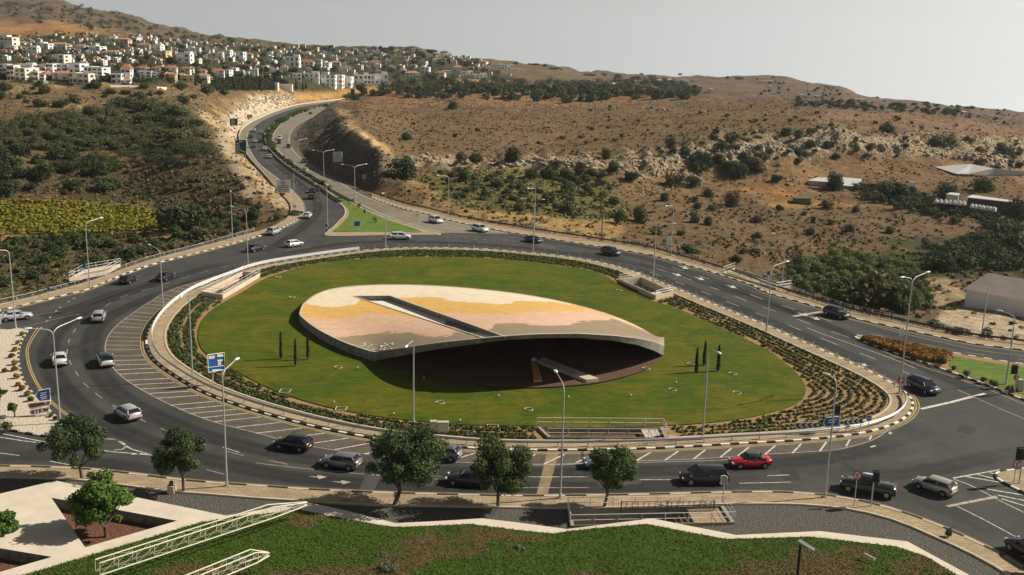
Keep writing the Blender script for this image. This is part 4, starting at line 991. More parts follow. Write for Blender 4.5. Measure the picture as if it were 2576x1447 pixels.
lamp('street lamp on the right far rim beside the stair pit, arm to the right', (1643,709), 574, [(1690,562)], .15)
lamp('lamp behind the guard rail beside the white sign back, arm to the left', (1687,642), 524, [(1674,519)], .1)
lamp('street lamp on the long right rim of the central island, arm over the traffic lanes', (1928,834), 680, [(1987,657)], .15)
lamp('thin lamp behind the ramp railing at the right of the valley, short arm left', (1966,726), 602, [(1948,588)], .1)
lamp('tallest lamp with two arms on the right tip of the central island', (2262,990), 712, [(2274,697),(2333,685),], .15, .1)
lamp('street lamp on the bright grass splitter island, short arm to the left', (2530,967), 806, [(2521,783)], .17)
lamp('street lamp on the near footpath in front of the chevron boards', (2075,1251), 972, [(2089,944)])
lamp('street lamp in the planted bed right of the lawn, head turned to the right', (1767,1106), 890, [(1806,886)], .1)
lamp('street lamp on the near footpath beside the pale crossing strip', (1409,1253), 986, [(1400,937)])
lamp('street lamp in the planted bed beside the grey boards, in front of the pavilion corner', (1040,1062), 868, [(1020,874)], .1)
t = thing('utility_pole', 'plain grey pole in front of the white warehouse wall', 'pole', G(2470, 838, -.5)); mb = MB(); mb.tube([(0,0,0),(0,0,7.5)], [.1,.07]); mb.build('pole', M['pole'], t)
for lb, bx, vt in (('thin wooden pole in the scrub above the vineyard', (382,493), 434), ('tall wooden pole on the green slope right of centre', (1513,608), 530), ('wooden pole on the brown plateau', (1495,322), 258), ('wooden pole below the small dark tree on the slope', (1510,535), 480)):
    p = GT(*bx); h = height_at(p[0], p[1], vt) - p[2]; t = thing('utility_pole', lb, 'pole', p); mb = MB(); mb.tube([(0,0,-.5),(0,0,h)], [.14,.10]); mb.build('pole', M['brown_metal'], t)
# modern dark post with a slab light, at the bottom right
p = G(2003, 1475, 2.2); h = height_at(p[0], p[1], 1370) - p[2]
t = thing('garden_lamp', 'dark square garden lamp post with a slanted flat head on the foreground lawn', 'garden lamp', p)
mb = MB(); mb.box((0, 0, h / 2), (.16, .16, h)); mb.build('pole', M['dark_metal'], t)
a = GY(2008, 1359, p[1]) - p; b = GY(2048, 1384, p[1] - .4) - p; mb = MB(); mb.tube([a, b], [.16, .16], 4); mb.build('lamp_head', M['pole'], t)

# ------------------------------------------------------------------ signs
M['sign_blue'] = mat('sign_blue', (.015, .13, .42), .5); M['sign_green'] = mat('sign_green', (.01, .075, .05), .5); M['sign_brown'] = mat('sign_brown', (.20, .075, .02), .6)
M['sign_white'] = mat('sign_white', (.62, .62, .60), .6); M['sign_grey'] = mat('sign_back_grey', (.33, .34, .34), .6, .3); M['red'] = mat('sign_red', (.42, .02, .03), .5)
M['light_red'] = mat('red_light_glass', (.35, .01, .01), .3)
def plate(name, pts, y, mt, parent, off=0.0, th=.06, dy=0.0, loc=None):
    """flat board whose outline is given in photo px, standing at depth y (dy: how much farther its right end is)"""
    u = np.array([p[0] for p in pts], float); f = (u - u.min()) / max(1, (u.max() - u.min()))
    W_ = np.array([GY(p[0], p[1], y + dy * k_ - off) for p, k_ in zip(pts, f)]); 
    if loc is not None: W_ = W_ - np.array(loc)
    Bk = W_ + np.array([0, th, 0]); n_ = len(pts); mb = MB()
    V = [tuple(p) for p in W_] + [tuple(p) for p in Bk]
    ar = sum(W_[i][0] * W_[(i + 1) % n_][2] - W_[(i + 1) % n_][0] * W_[i][2] for i in range(n_))
    o_ = list(range(n_)) if ar > 0 else list(range(n_))[::-1]
    F = [tuple(o_), tuple(i + n_ for i in o_[::-1])] + [(o_[(i + 1) % n_], o_[i], o_[i] + n_, o_[(i + 1) % n_] + n_) for i in range(n_)]
    mb.add(V, F); return mb.build(name, mt, parent)
def sign(name, label, cat, base, z0, pts, mt, dy=0, posts=None, border=True, lines=(), rows=None, group=None, bmat='white_paint'):
    b = G(base[0], base[1], z0) if z0 is not None else GT(*base); t = thing(name, label, cat, b, group=group); y = b[1]
    plate('board', pts, y, M[mt], t, 0, .08, dy, b)
    u0, u1 = min(p[0] for p in pts), max(p[0] for p in pts); v0, v1 = min(p[1] for p in pts), max(p[1] for p in pts)
    if border:
        cu, cv = np.mean([p[0] for p in pts]), np.mean([p[1] for p in pts]); mb = MB()
        P = [GY(p[0], p[1], y + dy * (p[0] - u0) / (u1 - u0) - .03) - b for p in pts]; k_ = max(.03, (u1 - u0) * .0014)
        mb.tube([tuple(q) for q in P] + [tuple(P[0])], k_, 4, caps=False); mb.build('border', M[bmat], t)
    if lines:
        mb = MB()
        for (a, bb, wd) in lines:
            A = [GY(q[0], q[1], y + dy * (q[0] - u0) / (u1 - u0) - .05) - b for q in (a, bb)]; hh = wd
            mb.add([A[0] + [0, 0, -hh], A[1] + [0, 0, -hh], A[1] + [0, 0, hh], A[0] + [0, 0, hh]], [(0, 1, 2, 3)])
        mb.build('lettering', M[bmat], t)
    for pp in (posts or [((u0 + u1) / 2, base[1])]):
        q = G(pp[0], pp[1], z0) if z0 is not None else GT(*pp); q = q - b; mb = MB()
        f = (pp[0] - u0) / (u1 - u0); top = GY(pp[0] if len(pp) < 3 else pp[2], (v0 + v1) / 2, y + dy * f + .12) - b
        mb.tube([(top[0], top[1], q[2] - .2), (top[0], top[1], top[2])], .06, 6); mb.build('post', M['pole'], t)
    return t
ln = []
for r_, (a, b, w_) in enumerate([(524,541,.1),(524,539,.1)]): ln.append(((a + 1, 897.5 + r_ * 4), (b, 896.7 + r_ * 4), .10))
for yy, a, b in ((892.5,546,561),(895.5,546,562),(906.5,547,560),(912,548,556),(916.5,548,556),(931,534,557)): ln.append(((a, yy + .8), (b, yy - .4), .11))
ln += [((543.2,892),(543.8,922),.02), ((524.5,924.5),(564,919.5),.05)]
sign('direction_sign', 'large blue direction sign with white lettering, in the planting left of the pavilion', 'road sign', (534,974), .1, [(522,893),(564,887),(565,930),(524,937)], 'sign_blue', 1.2, [(534,974),(557,973)], lines=ln)
wl = [((101,990),(118,987),.07),((101,995),(116,992),.07),((101,1000),(119,997),.07),((103,1004),(118,1001.5),.07)]
sign('arrow_sign', 'blue arrow-shaped direction sign pointing left, above the brown signs', 'road sign', (120,1046), .17, [(89,997),(96,983),(125,977),(127,1006),(99,1010)], 'sign_blue', .4, [(118,1046)], lines=wl)
sign('tourist_sign', 'upper brown arrow sign, just under the blue arrow sign', 'road sign', (116,1048), .17, [(70,1020),(76,1014),(127,1008),(126,1017),(76,1028)], 'sign_brown', .4, [(84,1050),(121,1045)], lines=[((112,1013),(118,1011.5),.16)])
sign('tourist_sign', 'lower brown arrow sign with small white pictures, nearest the ground', 'road sign', (116,1049), .17, [(75,1036),(80,1031),(124,1023),(122,1034),(80,1043)], 'sign_brown', .4, [(84,1051),(119,1046)], lines=[((86,1036.5),(90,1035.8),.16),((93,1035.5),(98,1034.5),.16),((103,1033.5),(109,1032.2),.18),((112,1026.5),(120,1025),.1)])
tx = [((601,357),(610,356.4),.12)] + [((593,361+i*4.4),(602+((i*5)%4),360.8+i*4.4),.09) for i in range(7)] + [((603,377),(616,383),.13),((616.5,360),(617.5,384),.10)]
sign('highway_sign', 'big green highway sign with an arrow, the nearest on the left bank', 'road sign', (606,412), None, [(591.5,352),(619.5,352),(619.5,387),(592,387)], 'sign_green', 0, [(596,411),(617,411)], lines=tx)
sign('highway_sign', 'smaller green highway sign in front of the pale rock cutting', 'road sign', (588,330), None, [(578,298),(598,298),(598,316),(578,316)], 'sign_green', 0, [(582,328),(594,328)], lines=[((581,302+i*3.6),(590+i%3*2,302+i*3.6),.10) for i in range(4)])
sign('highway_sign', 'back of a dark green highway sign on the orange bank in the distance', 'road sign', (887,247), None, [(882,224),(892,224),(892,240),(882,240)], 'sign_green', 0, border=False)
sign('highway_sign', 'small pale blue sign where the highway bends under the white rock', 'road sign', (628,302), None, [(621,288),(635,288),(635,298),(621,298)], 'sign_grey', 0, border=False)
tx = [((699,468+i*4.2),(727-(i%2)*3,468+i*4.2),.09) for i in range(4)]
t = sign('notice_sign', 'large white notice board with round symbol and text lines beside the slip road', 'road sign', (712,499), .2, [(696,453),(730,453),(730,485),(696,485)], 'sign_white', 0, [(702,499),(724,499)], lines=tx, bmat='dark_metal', border=False)
b = t.location; mb = MB(); P = [GY(712 + 4.2 * math.cos(a), 460 + 4.2 * math.sin(a), b[1] - .05) - np.array(b) for a in np.linspace(0, 2 * math.pi, 17)]; mb.tube(P, .05, 4, caps=False)
mb.tube([GY(712, 457.5, b[1] - .05) - np.array(b), GY(712, 462.5, b[1] - .05) - np.array(b)], .06, 4); mb.build('symbol', M['dark_metal'], t)
gl_ = [((838+i*3.4+.8,384),(838+i*3.4+.8,408),.04) for i in range(7)]
t = sign('gantry_sign', 'back of a large gridded grey road sign standing in the shaded cutting', 'road sign', (850,428), None, [(837,382),(861,381),(862,407),(838,408)], 'sign_grey', 0, [(842,430),(849,430),(857,430)], border=False)
mb = MB(); b = np.array(t.location)
for i in range(6): mb.tube([GY(839.5 + i * 4, 383, b[1] - .06) - b, GY(839.5 + i * 4, 407, b[1] - .06) - b], .07, 4)
for i in range(5): mb.tube([GY(838.5, 385 + i * 5, b[1] - .06) - b, GY(861, 385 + i * 5, b[1] - .06) - b], .07, 4)
mb.build('frame', M['white_metal'], t)
sign('gantry_sign', 'small square sign back in the shadow of the bank, right of the large gridded one', 'road sign', (917,458), None, [(912,441),(921,441),(921,450),(912,450)], 'sign_grey', 0, border=True)
sign('direction_sign', 'square blue sign on two short posts on the grass triangle', 'road sign', (899,581), .2, [(891,556),(906,556),(906,569),(891,569)], 'sign_blue', 0, [(895,582),(903,582)])
sign('keep_left_sign', 'small blue bollard sign at the kerb tip of the grass triangle', 'road sign', (821,590), .17, [(818,562),(824,562),(824,572),(818,572)], 'sign_blue', 0)
sign('keep_left_sign', 'lower blue bollard sign at the kerb tip of the grass triangle, nearest the ring road', 'road sign', (821,592), .17, [(818,575),(824,575),(824,583),(818,583)], 'sign_blue', 0)
sign('sign_back', 'white back of a roadside sign beyond the far guard rail', 'road sign', (1682,640), .1, [(1677,597),(1688,594),(1688,617),(1677,618)], 'sign_white', 0)
sign('sign_back', 'tall white narrow sign on the dry slope behind the guard rail', 'road sign', (1222,572), .1, [(1218,534),(1224,533),(1225,546),(1219,547)], 'sign_white', 0, border=False)
sign('sign_back', 'white framed sign back on the splitter island beside the tallest lamp', 'road sign', (2270,868), .17, [(2261,830),(2273,824),(2274,843),(2264,847)], 'sign_white', .2)
sign('sign_back', 'small white triangular yield sign back at the edge of the far road', 'road sign', (1050,557), .1, [(1044,537),(1056,537),(1050,548)], 'sign_white', 0)
sign('sign_back', 'pale square sign post at the far left on the ornamental railing path', 'road sign', (3,842), .15, [(-8,790),(2,790),(2,815),(-8,815)], 'sign_white', 0)
sign('direction_sign', 'small blue sign on the left ramp landing beyond the railing', 'road sign', (212,694), .1, [(208.5,663),(215,663),(215,675),(208.5,675)], 'sign_blue', 0, border=False)
sign('direction_sign', 'small blue sign at the bottom of the left ramp by the railing', 'road sign', (121,745), .1, [(118,723),(125,723),(125,732),(118,732)], 'sign_blue', 0, border=False)
sign('direction_sign', 'small dark blue sign at the right end of the far ramp railing', 'road sign', (1934,722), .1, [(1930,682),(1937,682),(1937,692),(1930,692)], 'sign_blue', 0, border=False)
sign('info_panel', 'thin grey panel on a post at the right of the near stair railing', 'sign panel', (1818,1270), .13, [(1814,1197),(1824,1196),(1830,1200),(1830,1218),(1814,1219)], 'sign_grey', .1)
def chevron(label, pts, base, n_=4):
    b = G(base[0], base[1], .1); t = thing('chevron_board', label, 'chevron board', b, group='chevron boards on the island tip'); y = b[1]
    plate('board', pts, y, M['sign_white'], t, 0, .06, 0, b)
    (x0, y0), (x1, y1), (x2, y2), (x3, y3) = pts
    for i in range(n_):
        f = (i + .62) / n_; g = lambda fu, fv: ((x0 + (x1 - x0) * fu) * (1 - fv) + (x3 + (x2 - x3) * fu) * fv, (y0 + (y1 - y0) * fu) * (1 - fv) + (y3 + (y2 - y3) * fu) * fv)
        w_ = .42 / n_; pp = [g(f, .02), g(f + w_, .02), g(f + w_ - .5 / n_, .5), g(f + w_, .98), g(f, .98), g(f - .5 / n_, .5)]
        plate('chevron', pp, y, M['black_paint'], t, .03, .02, 0, b)
    for fu in (.15, .85):
        u_ = x3 + (x2 - x3) * fu; q = GY(u_, y3 + (y2 - y3) * fu, y + .1) - b; mb = MB(); mb.tube([(q[0], q[1], 0), tuple(q)], .04); mb.build('post', M['pole'], t)
chevron('left black and white chevron board, on the island left of the blue arrow sign', [(1999,1064),(2058,1063),(2059,1076),(2000,1077)], (2028,1093))
chevron('right black and white chevron board, between the blue arrow sign and the round blue sign', [(2120,1058),(2171,1052),(2173,1065),(2122,1070)], (2147,1087))
sign('arrow_sign', 'blue arrow board pointing left between the two chevron boards', 'road sign', (2095,1082), .1, [(2071,1064),(2078,1050),(2114,1048),(2113,1071),(2078,1073)], 'sign_blue', 0, [(2085,1083),(2107,1081)], lines=[((2084,1057),(2106,1055.5),.07),((2084,1063),(2102,1062),.07)])
def disc(c, r, n_=16, ry=None): return [(c[0] + r * math.cos(a), c[1] + (ry or r) * math.sin(a)) for a in np.linspace(0, 2 * math.pi, n_, endpoint=False)]
def round_sign(label, c, r, base, z0, face, rim, bar=None, cross=None):
    b = G(base[0], base[1], z0); t = thing('round_sign', label, 'road sign', b, group='round traffic signs'); y = b[1]
    plate('rim', disc(c, r), y, M[rim], t, 0, .04, 0, b); plate('face', disc(c, r * .78), y, M[face], t, .02, .02, 0, b)
    if bar: plate('bar', [(c[0] - r * bar[0], c[1] - r * bar[1]), (c[0] + r * bar[0], c[1] - r * bar[1]), (c[0] + r * bar[0], c[1] + r * bar[1]), (c[0] - r * bar[0], c[1] + r * bar[1])], y, M[bar[2]], t, .04, .02, 0, b)
    if cross:
        k_ = r * .62; mb = MB()
        for a, bb in ((( -.1, .7), (-.1, -.1)), ((-.1, -.1), (.5, -.5)), ((-.1,.0),(-.5,-.5))):
            mb.tube([GY(c[0] + a[0] * r, c[1] + a[1] * r, y - .05) - b, GY(c[0] + bb[0] * r, c[1] + bb[1] * r, y - .05) - b], .035, 4)
        mb.build('symbol', M['black_paint'], t)
        mb = MB(); mb.tube([GY(c[0] - k_, c[1] - k_, y - .08) - b, GY(c[0] + k_, c[1] + k_, y - .08) - b], .03, 4); mb.build('bar', M['red'], t)
    mb = MB(); top = GY(c[0] + (base[0] - c[0]) * .0, c[1], y + .08) - b; mb.tube([(top[0] * .0, top[1], 0), (0, top[1], top[2])], .045, 6); mb.build('post', M['pole'], t)
round_sign('round blue sign with a white arrow at the island tip', (2186,1052), 8, (2184,1084), .1, 'sign_blue', 'white_paint', (.5,.13,'white_paint'))
round_sign('red no-entry disc partly behind the tallest lamp on the island tip', (2267,957), 9, (2268,990), .15, 'red', 'red', (.6,.16,'white_paint'))
round_sign('red no-entry disc under the traffic light on the grass splitter', (2557,950), 7, (2552,987), .17, 'red', 'red', (.6,.18,'white_paint'))
round_sign('red-rimmed no-turn sign on the near footpath left of the traffic light', (2157,1196), 11, (2149,1273), .13, 'sign_white', 'red', cross=True)
round_sign('red-rimmed no-turn sign on the small paved island at the right edge', (2559,1168), 11.5, (2551,1214), .17, 'sign_white', 'red', cross=True)
round_sign('small round no-overtaking sign on the footpath beside the slip road', (741,519), 4.2, (741,537), .13, 'sign_white', 'red', (.5,.1,'black_paint'))
def traffic_light(label, base, c, hh, ww, z0, vtop=None):
    b = G(base[0], base[1], z0); t = thing('traffic_light', label, 'traffic light', b, group='traffic lights'); y = b[1]
    s_ = FPX / ((b - CAM) @ Fw); mb = MB(); top = GY(base[0], vtop or c[1] - hh, y) - b; mb.tube([(0, 0, 0), (0, 0, top[2])], .07, 8); mb.build('post', M['dark_metal' if z0 < .1 else 'pole'], t)
    cc_ = GY(c[0], c[1], y - .2) - b; mb = MB(); mb.box(tuple(cc_), (2 * ww / s_, .3, 2 * hh / s_)); mb.build('housing', M['black_paint'], t)
    for k_, mt in ((.6, 'dark_metal'), (0, 'dark_metal'), (-.6, 'dark_metal')):
        z_ = cc_[2] + k_ * hh / s_; r_ = .42 * ww / s_; mb = MB(); P = []
        mb.tube([(cc_[0], cc_[1] - .15, z_), (cc_[0], cc_[1] - .24, z_)], r_ * 1.5, 12); mb.build('lens', M[mt], t)
    mb = MB(); mb.box((cc_[0], cc_[1] + .17, cc_[2]), (2.4 * ww / s_, .03, 2.25 * hh / s_)); mb.build('backing_board', M['black_paint'], t)
traffic_light('traffic light at the island tip above the blue arrow board', (2108,1086), (2107,1031), 12, 6, .1)
traffic_light('traffic light over the no-entry disc on the grass splitter', (2552,988), (2553,930), 11, 6, .17)
traffic_light('traffic light on the near footpath in front of the dark pickup', (2191,1273), (2205,1200), 14, 6, .13, 1184)
traffic_light('traffic light on the small paved island at the far right edge', (2563,1216), (2568,1142), 15, 8, .17)
# cabinets and panels
def cabinet(name, label, cat, pts, base, z0, dy=0, mt='sign_grey', th=.5):
    b = G(base[0], base[1], z0); t = thing(name, label, cat, b); plate('body', pts, b[1], M[mt], t, 0, th, dy, b)
    u0, u1 = min(p[0] for p in pts), max(p[0] for p in pts); v0, v1 = min(p[1] for p in pts), max(p[1] for p in pts)
    plate('door', [(u0 + 1.5, v0 + 2), (u1 - 1.5, v0 + 2), (u1 - 1.5, v1 - 2), (u0 + 1.5, v1 - 2)], b[1], M['pole'], t, .03, .02, dy, b)
    plate('cap', [(u0 - .6, v0 - 1), (u1 + .6, v0 - 1), (u1 + .6, v0 + 1.2), (u0 - .6, v0 + 1.2)], b[1] - .05, M['concrete'], t, 0, th + .1, dy, b)
cabinet('utility_cabinet', 'left one of two pale grey cabinets standing in the near planting bed', 'cabinet', [(1082,1062),(1097,1062),(1097,1090),(1082,1090)], (1090,1091), .1)
cabinet('utility_cabinet', 'right, wider one of two pale grey cabinets standing in the near planting bed', 'cabinet', [(1100,1064),(1128,1065),(1128,1093),(1100,1092)], (1114,1093), .1)
cabinet('utility_cabinet', 'grey cabinet on the grass splitter at the right edge behind the no-entry disc', 'cabinet', [(2561,957),(2575,957),(2575,984),(2561,984)], (2568,986), .17, mt='pole')
# ground spotlights and ring covers on the lawn
rm = None
for i, (c, lb) in enumerate([((700,697),'by the far left lawn edge'),((1558,730),'beside the right stair pit'),((1626,927),'on the brown gravel of the pavilion'),((1843,940),'right of the right-hand cypresses'),((1854,988),'on the lawn below the right-hand cypresses'),((1692,980),'on the lawn right of the pavilion mouth'),((1330,1030),'on the near lawn above the stair pit'),((735,748),'on the upper left of the lawn'),((851,924),'below the left corner of the pavilion'),((1738,916),'between the pavilion tip and the cypresses'),((1107,1013),'on the near lawn below the pavilion')]):
    p = G(c[0], c[1], .42 if i == 2 else .24); mb = MB(); mb.tube([(p[0] + .5 * math.cos(a), p[1] + .5 * math.sin(a), p[2] + .02) for a in np.linspace(0, 2 * math.pi, 21)], .05, 5, caps=False)
    tag(mb.build('ring_cover', M['concrete']), 'pale ring-shaped cover set in the ground ' + lb, 'ring cover', 'pale ring covers in the lawn')
for i, (c, lb) in enumerate([((717,985),'in the left planting rows near the big blue sign'),((858,1029),'in the near left planting rows'),((1239,1075),'in the near planting rows left of the stair pit'),((1688,1071),'at the lower right edge of the lawn'),((1948,1078),'in the lower right planting rows'),((2061,1052),'left of the blue arrow board'),((2150,1016),'in the planting above the chevron boards'),((2148,981),'in the right tip planting, upper of two'),((1943,885),'at the right edge of the lawn'),((2058,937),'in the middle of the right planting rows')]):
    p = G(c[0], c[1], .12); mb = MB(); s_ = .6
    mb.tube([(p[0] - s_, p[1] - s_, .2), (p[0] + s_, p[1] - s_, .2), (p[0] + s_, p[1] + s_, .2), (p[0] - s_, p[1] + s_, .2), (p[0] - s_, p[1] - s_, .2)], .06, 4)
    tag(mb.build('manhole_frame', M['concrete']), 'square pale manhole frame ' + lb, 'manhole', 'square manhole frames in the planting')
for i, (c, lb) in enumerate([((1255,1000),'on the lawn edge of the pavilion shadow'),((1430,1003),'in front of the gravel, left one'),((1587,999),'below the brown gravel'),((1701,966),'at the shadow tips of the right cypresses'),((1753,912),'between pavilion tip and cypresses'),((900,929),'beside the left pavilion corner'),((840,1016),'on the near left lawn edge'),((990,1045),'on the near lawn edge'),((1157,1062),'at the near lawn edge above the cabinets'),((1066,955),'in the pavilion shadow')]):
    p = G(c[0], c[1], .22); t = thing('spotlight', 'small ground spotlight ' + lb, 'spotlight', p, group='small ground spotlights on the lawn'); mb = MB(); mb.tube([(0,0,0),(0,0,.25)], .05); mb.build('stake', M['dark_metal'], t)
    mb = MB(); mb.tube([(0, -.10, .2), (0, .12, .28)], [.07, .10], 8); mb.build('lamp_head', M['pole'], t)
# ------------------------------------------------------------------ railings and stair pits
def post_run(root, P, mesh_fn, name, mt, limit=100):
    proto = None
    for p in P[:limit]:
        if proto is None: mb = MB(); mesh_fn(mb); proto = mb.build(name, mt, root); o = proto
        else: o = proto.copy(); COL.objects.link(o)
        o.location = (p[0], p[1], p[2])
def guard_rail(label, P, side, step=2.0, h=.72, z0=.15, mt='metal', postm='metal', cat='guard rail'):
    """P resampled path; beam on it"""
    t = thing('guard_rail', label, cat, (P[0][0], P[0][1], 0)); o0 = np.array([P[0][0], P[0][1], 0])
    Q = resample(P, step=1.0) - o0; mb = MB()
    prof_ = [(0, .0), (.06, .08), (0, .16), (.06, .24), (0, .32)]
    L_ = [offset(Q, s_ * side) for s_, _ in prof_]; rows_ = [[(q[0], q[1], z0 + h - .32 + zz) for q in L__] for L__, (_, zz) in zip(L_, prof_)]
    for a, b in zip(rows_[:-1], rows_[1:]): mb.loft(a, b)
    bk_ = [(q[0], q[1], z0 + h - .32) for q in offset(Q, -.05 * side)]; bt = [(q[0], q[1], z0 + h) for q in offset(Q, -.05 * side)]; mb.loft(rows_[-1], bt); mb.loft(bt, bk_)
    mb.build('beam', M[mt], t)
    R_ = resample(P, step=step) - o0; R_ = offset(R_, -.1 * side); R_[:, 2] = z0 - .05
    post_run(t, R_, lambda m_: m_.box((0, 0, (h + .05) / 2), (.09, .12, h + .08)), 'post', M[postm]); return t
i_rail = isl_off(.85); ru, rv = proj(i_rail)
def pick(cond):
    n = len(i_rail); ok = [cond(u, v) for u, v in zip(ru, rv)]
    st_ = next(i for i in range(n) if ok[i] and not ok[i - 1]); out = []; i = st_
    while ok[i % n] and len(out) < n: out.append(i_rail[i % n]); i += 1
    return np.array(out)
def mid_y(u): return np.interp(u, [360, 700, 1300, 1700, 2300], [868, 860, 860, 900, 1000])
guard_rail('long galvanised crash barrier curving round the near side of the central island', pick(lambda u, v: v > mid_y(u)), -1, 3.2)
topP = pick(lambda u, v: v <= mid_y(u) - 8)
# split far side: pipe rail at the left, bollards elsewhere
tu, tv = proj(topP)
lp = topP[tu < 905]; rp_ = topP[tu >= 905]
def pipe_rail(label, P, step=2.4, h=1.0, z0=.15, n_r=2, mt='white_metal', r=.035, cat='railing', solid=None):
    o0 = np.array([P[0][0], P[0][1], 0]); t = thing('railing', label, cat, o0); Q = resample(P, step=1.2) - o0
    for k_ in range(n_r):
        q = Q.copy(); q[:, 2] += z0 + h * (1 - k_ / max(1, n_r)); mb = MB(); mb.tube(q, r, 5); mb.build('rail', M[mt], t)
    R_ = resample(P, step=step) - o0; R_[:, 2] += z0
    post_run(t, R_, lambda m_: m_.box((0, 0, h / 2), (.07, .07, h)), 'post', M[mt])
    if solid:
        q = Q.copy(); a = q.copy(); b = q.copy(); a[:, 2] += z0 + .55; b[:, 2] += z0 + h - .05; mb = MB(); mb.loft(a, b); a2 = offset(a, .04); b2 = offset(b, .04); mb.loft(b2, a2); mb.build('panel', M[solid], t)
    return t
pipe_rail('white railing along the upper left rim of the central island', lp, 2.2, .95, solid='sign_white')
t = thing('bollard_row', 'row of small metal posts along the far and right rim of the central island', 'bollards', rp_[0]); R_ = resample(rp_, step=2.6) - rp_[0]; R_[:, 2] = .15
def bol(m_): m_.tube([(0,0,0),(0,0,.85)], .06, 6); m_.box((0,0,.80), (.2,.12,.14))
post_run(t, R_, bol, 'post', M['pole'])
# far guard rail beyond the ring road
ne = resample(NEb, step=1.5); guard_rail('long dark crash barrier along the far side of the road below the dry slope', offset(ne, -.35), -1, 3.6, mt='brown_metal', postm='brown_metal')
def lattice_fence(label, P, h=1.15, z0=.1, mt='metal', pstep=3.0, bars=.42, lean=0.0, cat='fence', name='ornamental_fence'):
    o0 = np.array([P[0][0], P[0][1], 0]); t = thing(name, label, cat, o0); Q = resample(P, step=bars) - o0; n_, _ = normals2(Q)
    mb = MB(); 
    for zz in (.12, h): q = resample(Q, step=1.5); q[:, 2] = z0 + zz; mb.tube(q, .03, 4, caps=False)
    for i in range(len(Q) - 1):
        a = Q[i].copy(); b = Q[i + 1].copy() if i % 2 else Q[i].copy(); a[2] = z0 + .12; b[2] = z0 + h
        if lean: b[:2] += n_[i] * lean
        mb.tube([a, b], .018, 3, caps=False)
        if i % 4 == 0:
            c = (Q[i] + Q[min(i + 2, len(Q) - 1)]) / 2; d = Q[min(i + 1, len(Q) - 1)] - Q[i]; d = d / (np.linalg.norm(d) + 1e-6)
            mb.tube([c + d * .26 * math.cos(k_) + np.array([0, 0, z0 + h * .55 + .26 * math.sin(k_)]) for k_ in np.linspace(0, 2 * math.pi, 9)], .018, 3, caps=False)
    mb.build('lattice', M[mt], t)
    R_ = resample(P, step=pstep) - o0; R_[:, 2] = z0; post_run(t, R_, lambda m_: m_.box((0, 0, (h + .1) / 2), (.09, .09, h + .1)), 'post', M[mt]); return t
nwf = px([(-300,832),(0,768),(75,752),(150,732),(225,711),(325,675),(400,651),(501,625),(601,596),(640,587)], .1)
lattice_fence('long grey ornamental railing with rings along the far left footpath', catmull(nwf, 5), .95)
nef = px([(1300,572),(1415,591),(1540,610),(1640,626),(1740,654),(1812,675)], .1)
lattice_fence('white leaning slat railing behind the far guard rail, left of the far ramp', catmull(nef, 5), 1.1, mt='white_metal', bars=.5, lean=.25, name='slat_fence')
nef2 = px([(1960,728),(2071,762),(2143,784),(2231,803),(2356,829),(2456,849),(2575,864),(2700,880)], .1)
lattice_fence('thin white leaning slat railing behind the guard rail at the right, below the trees', catmull(nef2, 5), 1.1, mt='white_metal', bars=.55, lean=.25, name='slat_fence')
pth = px([(1000,395),(960,382),(915,352),(880,315),(868,290)], 8.2)
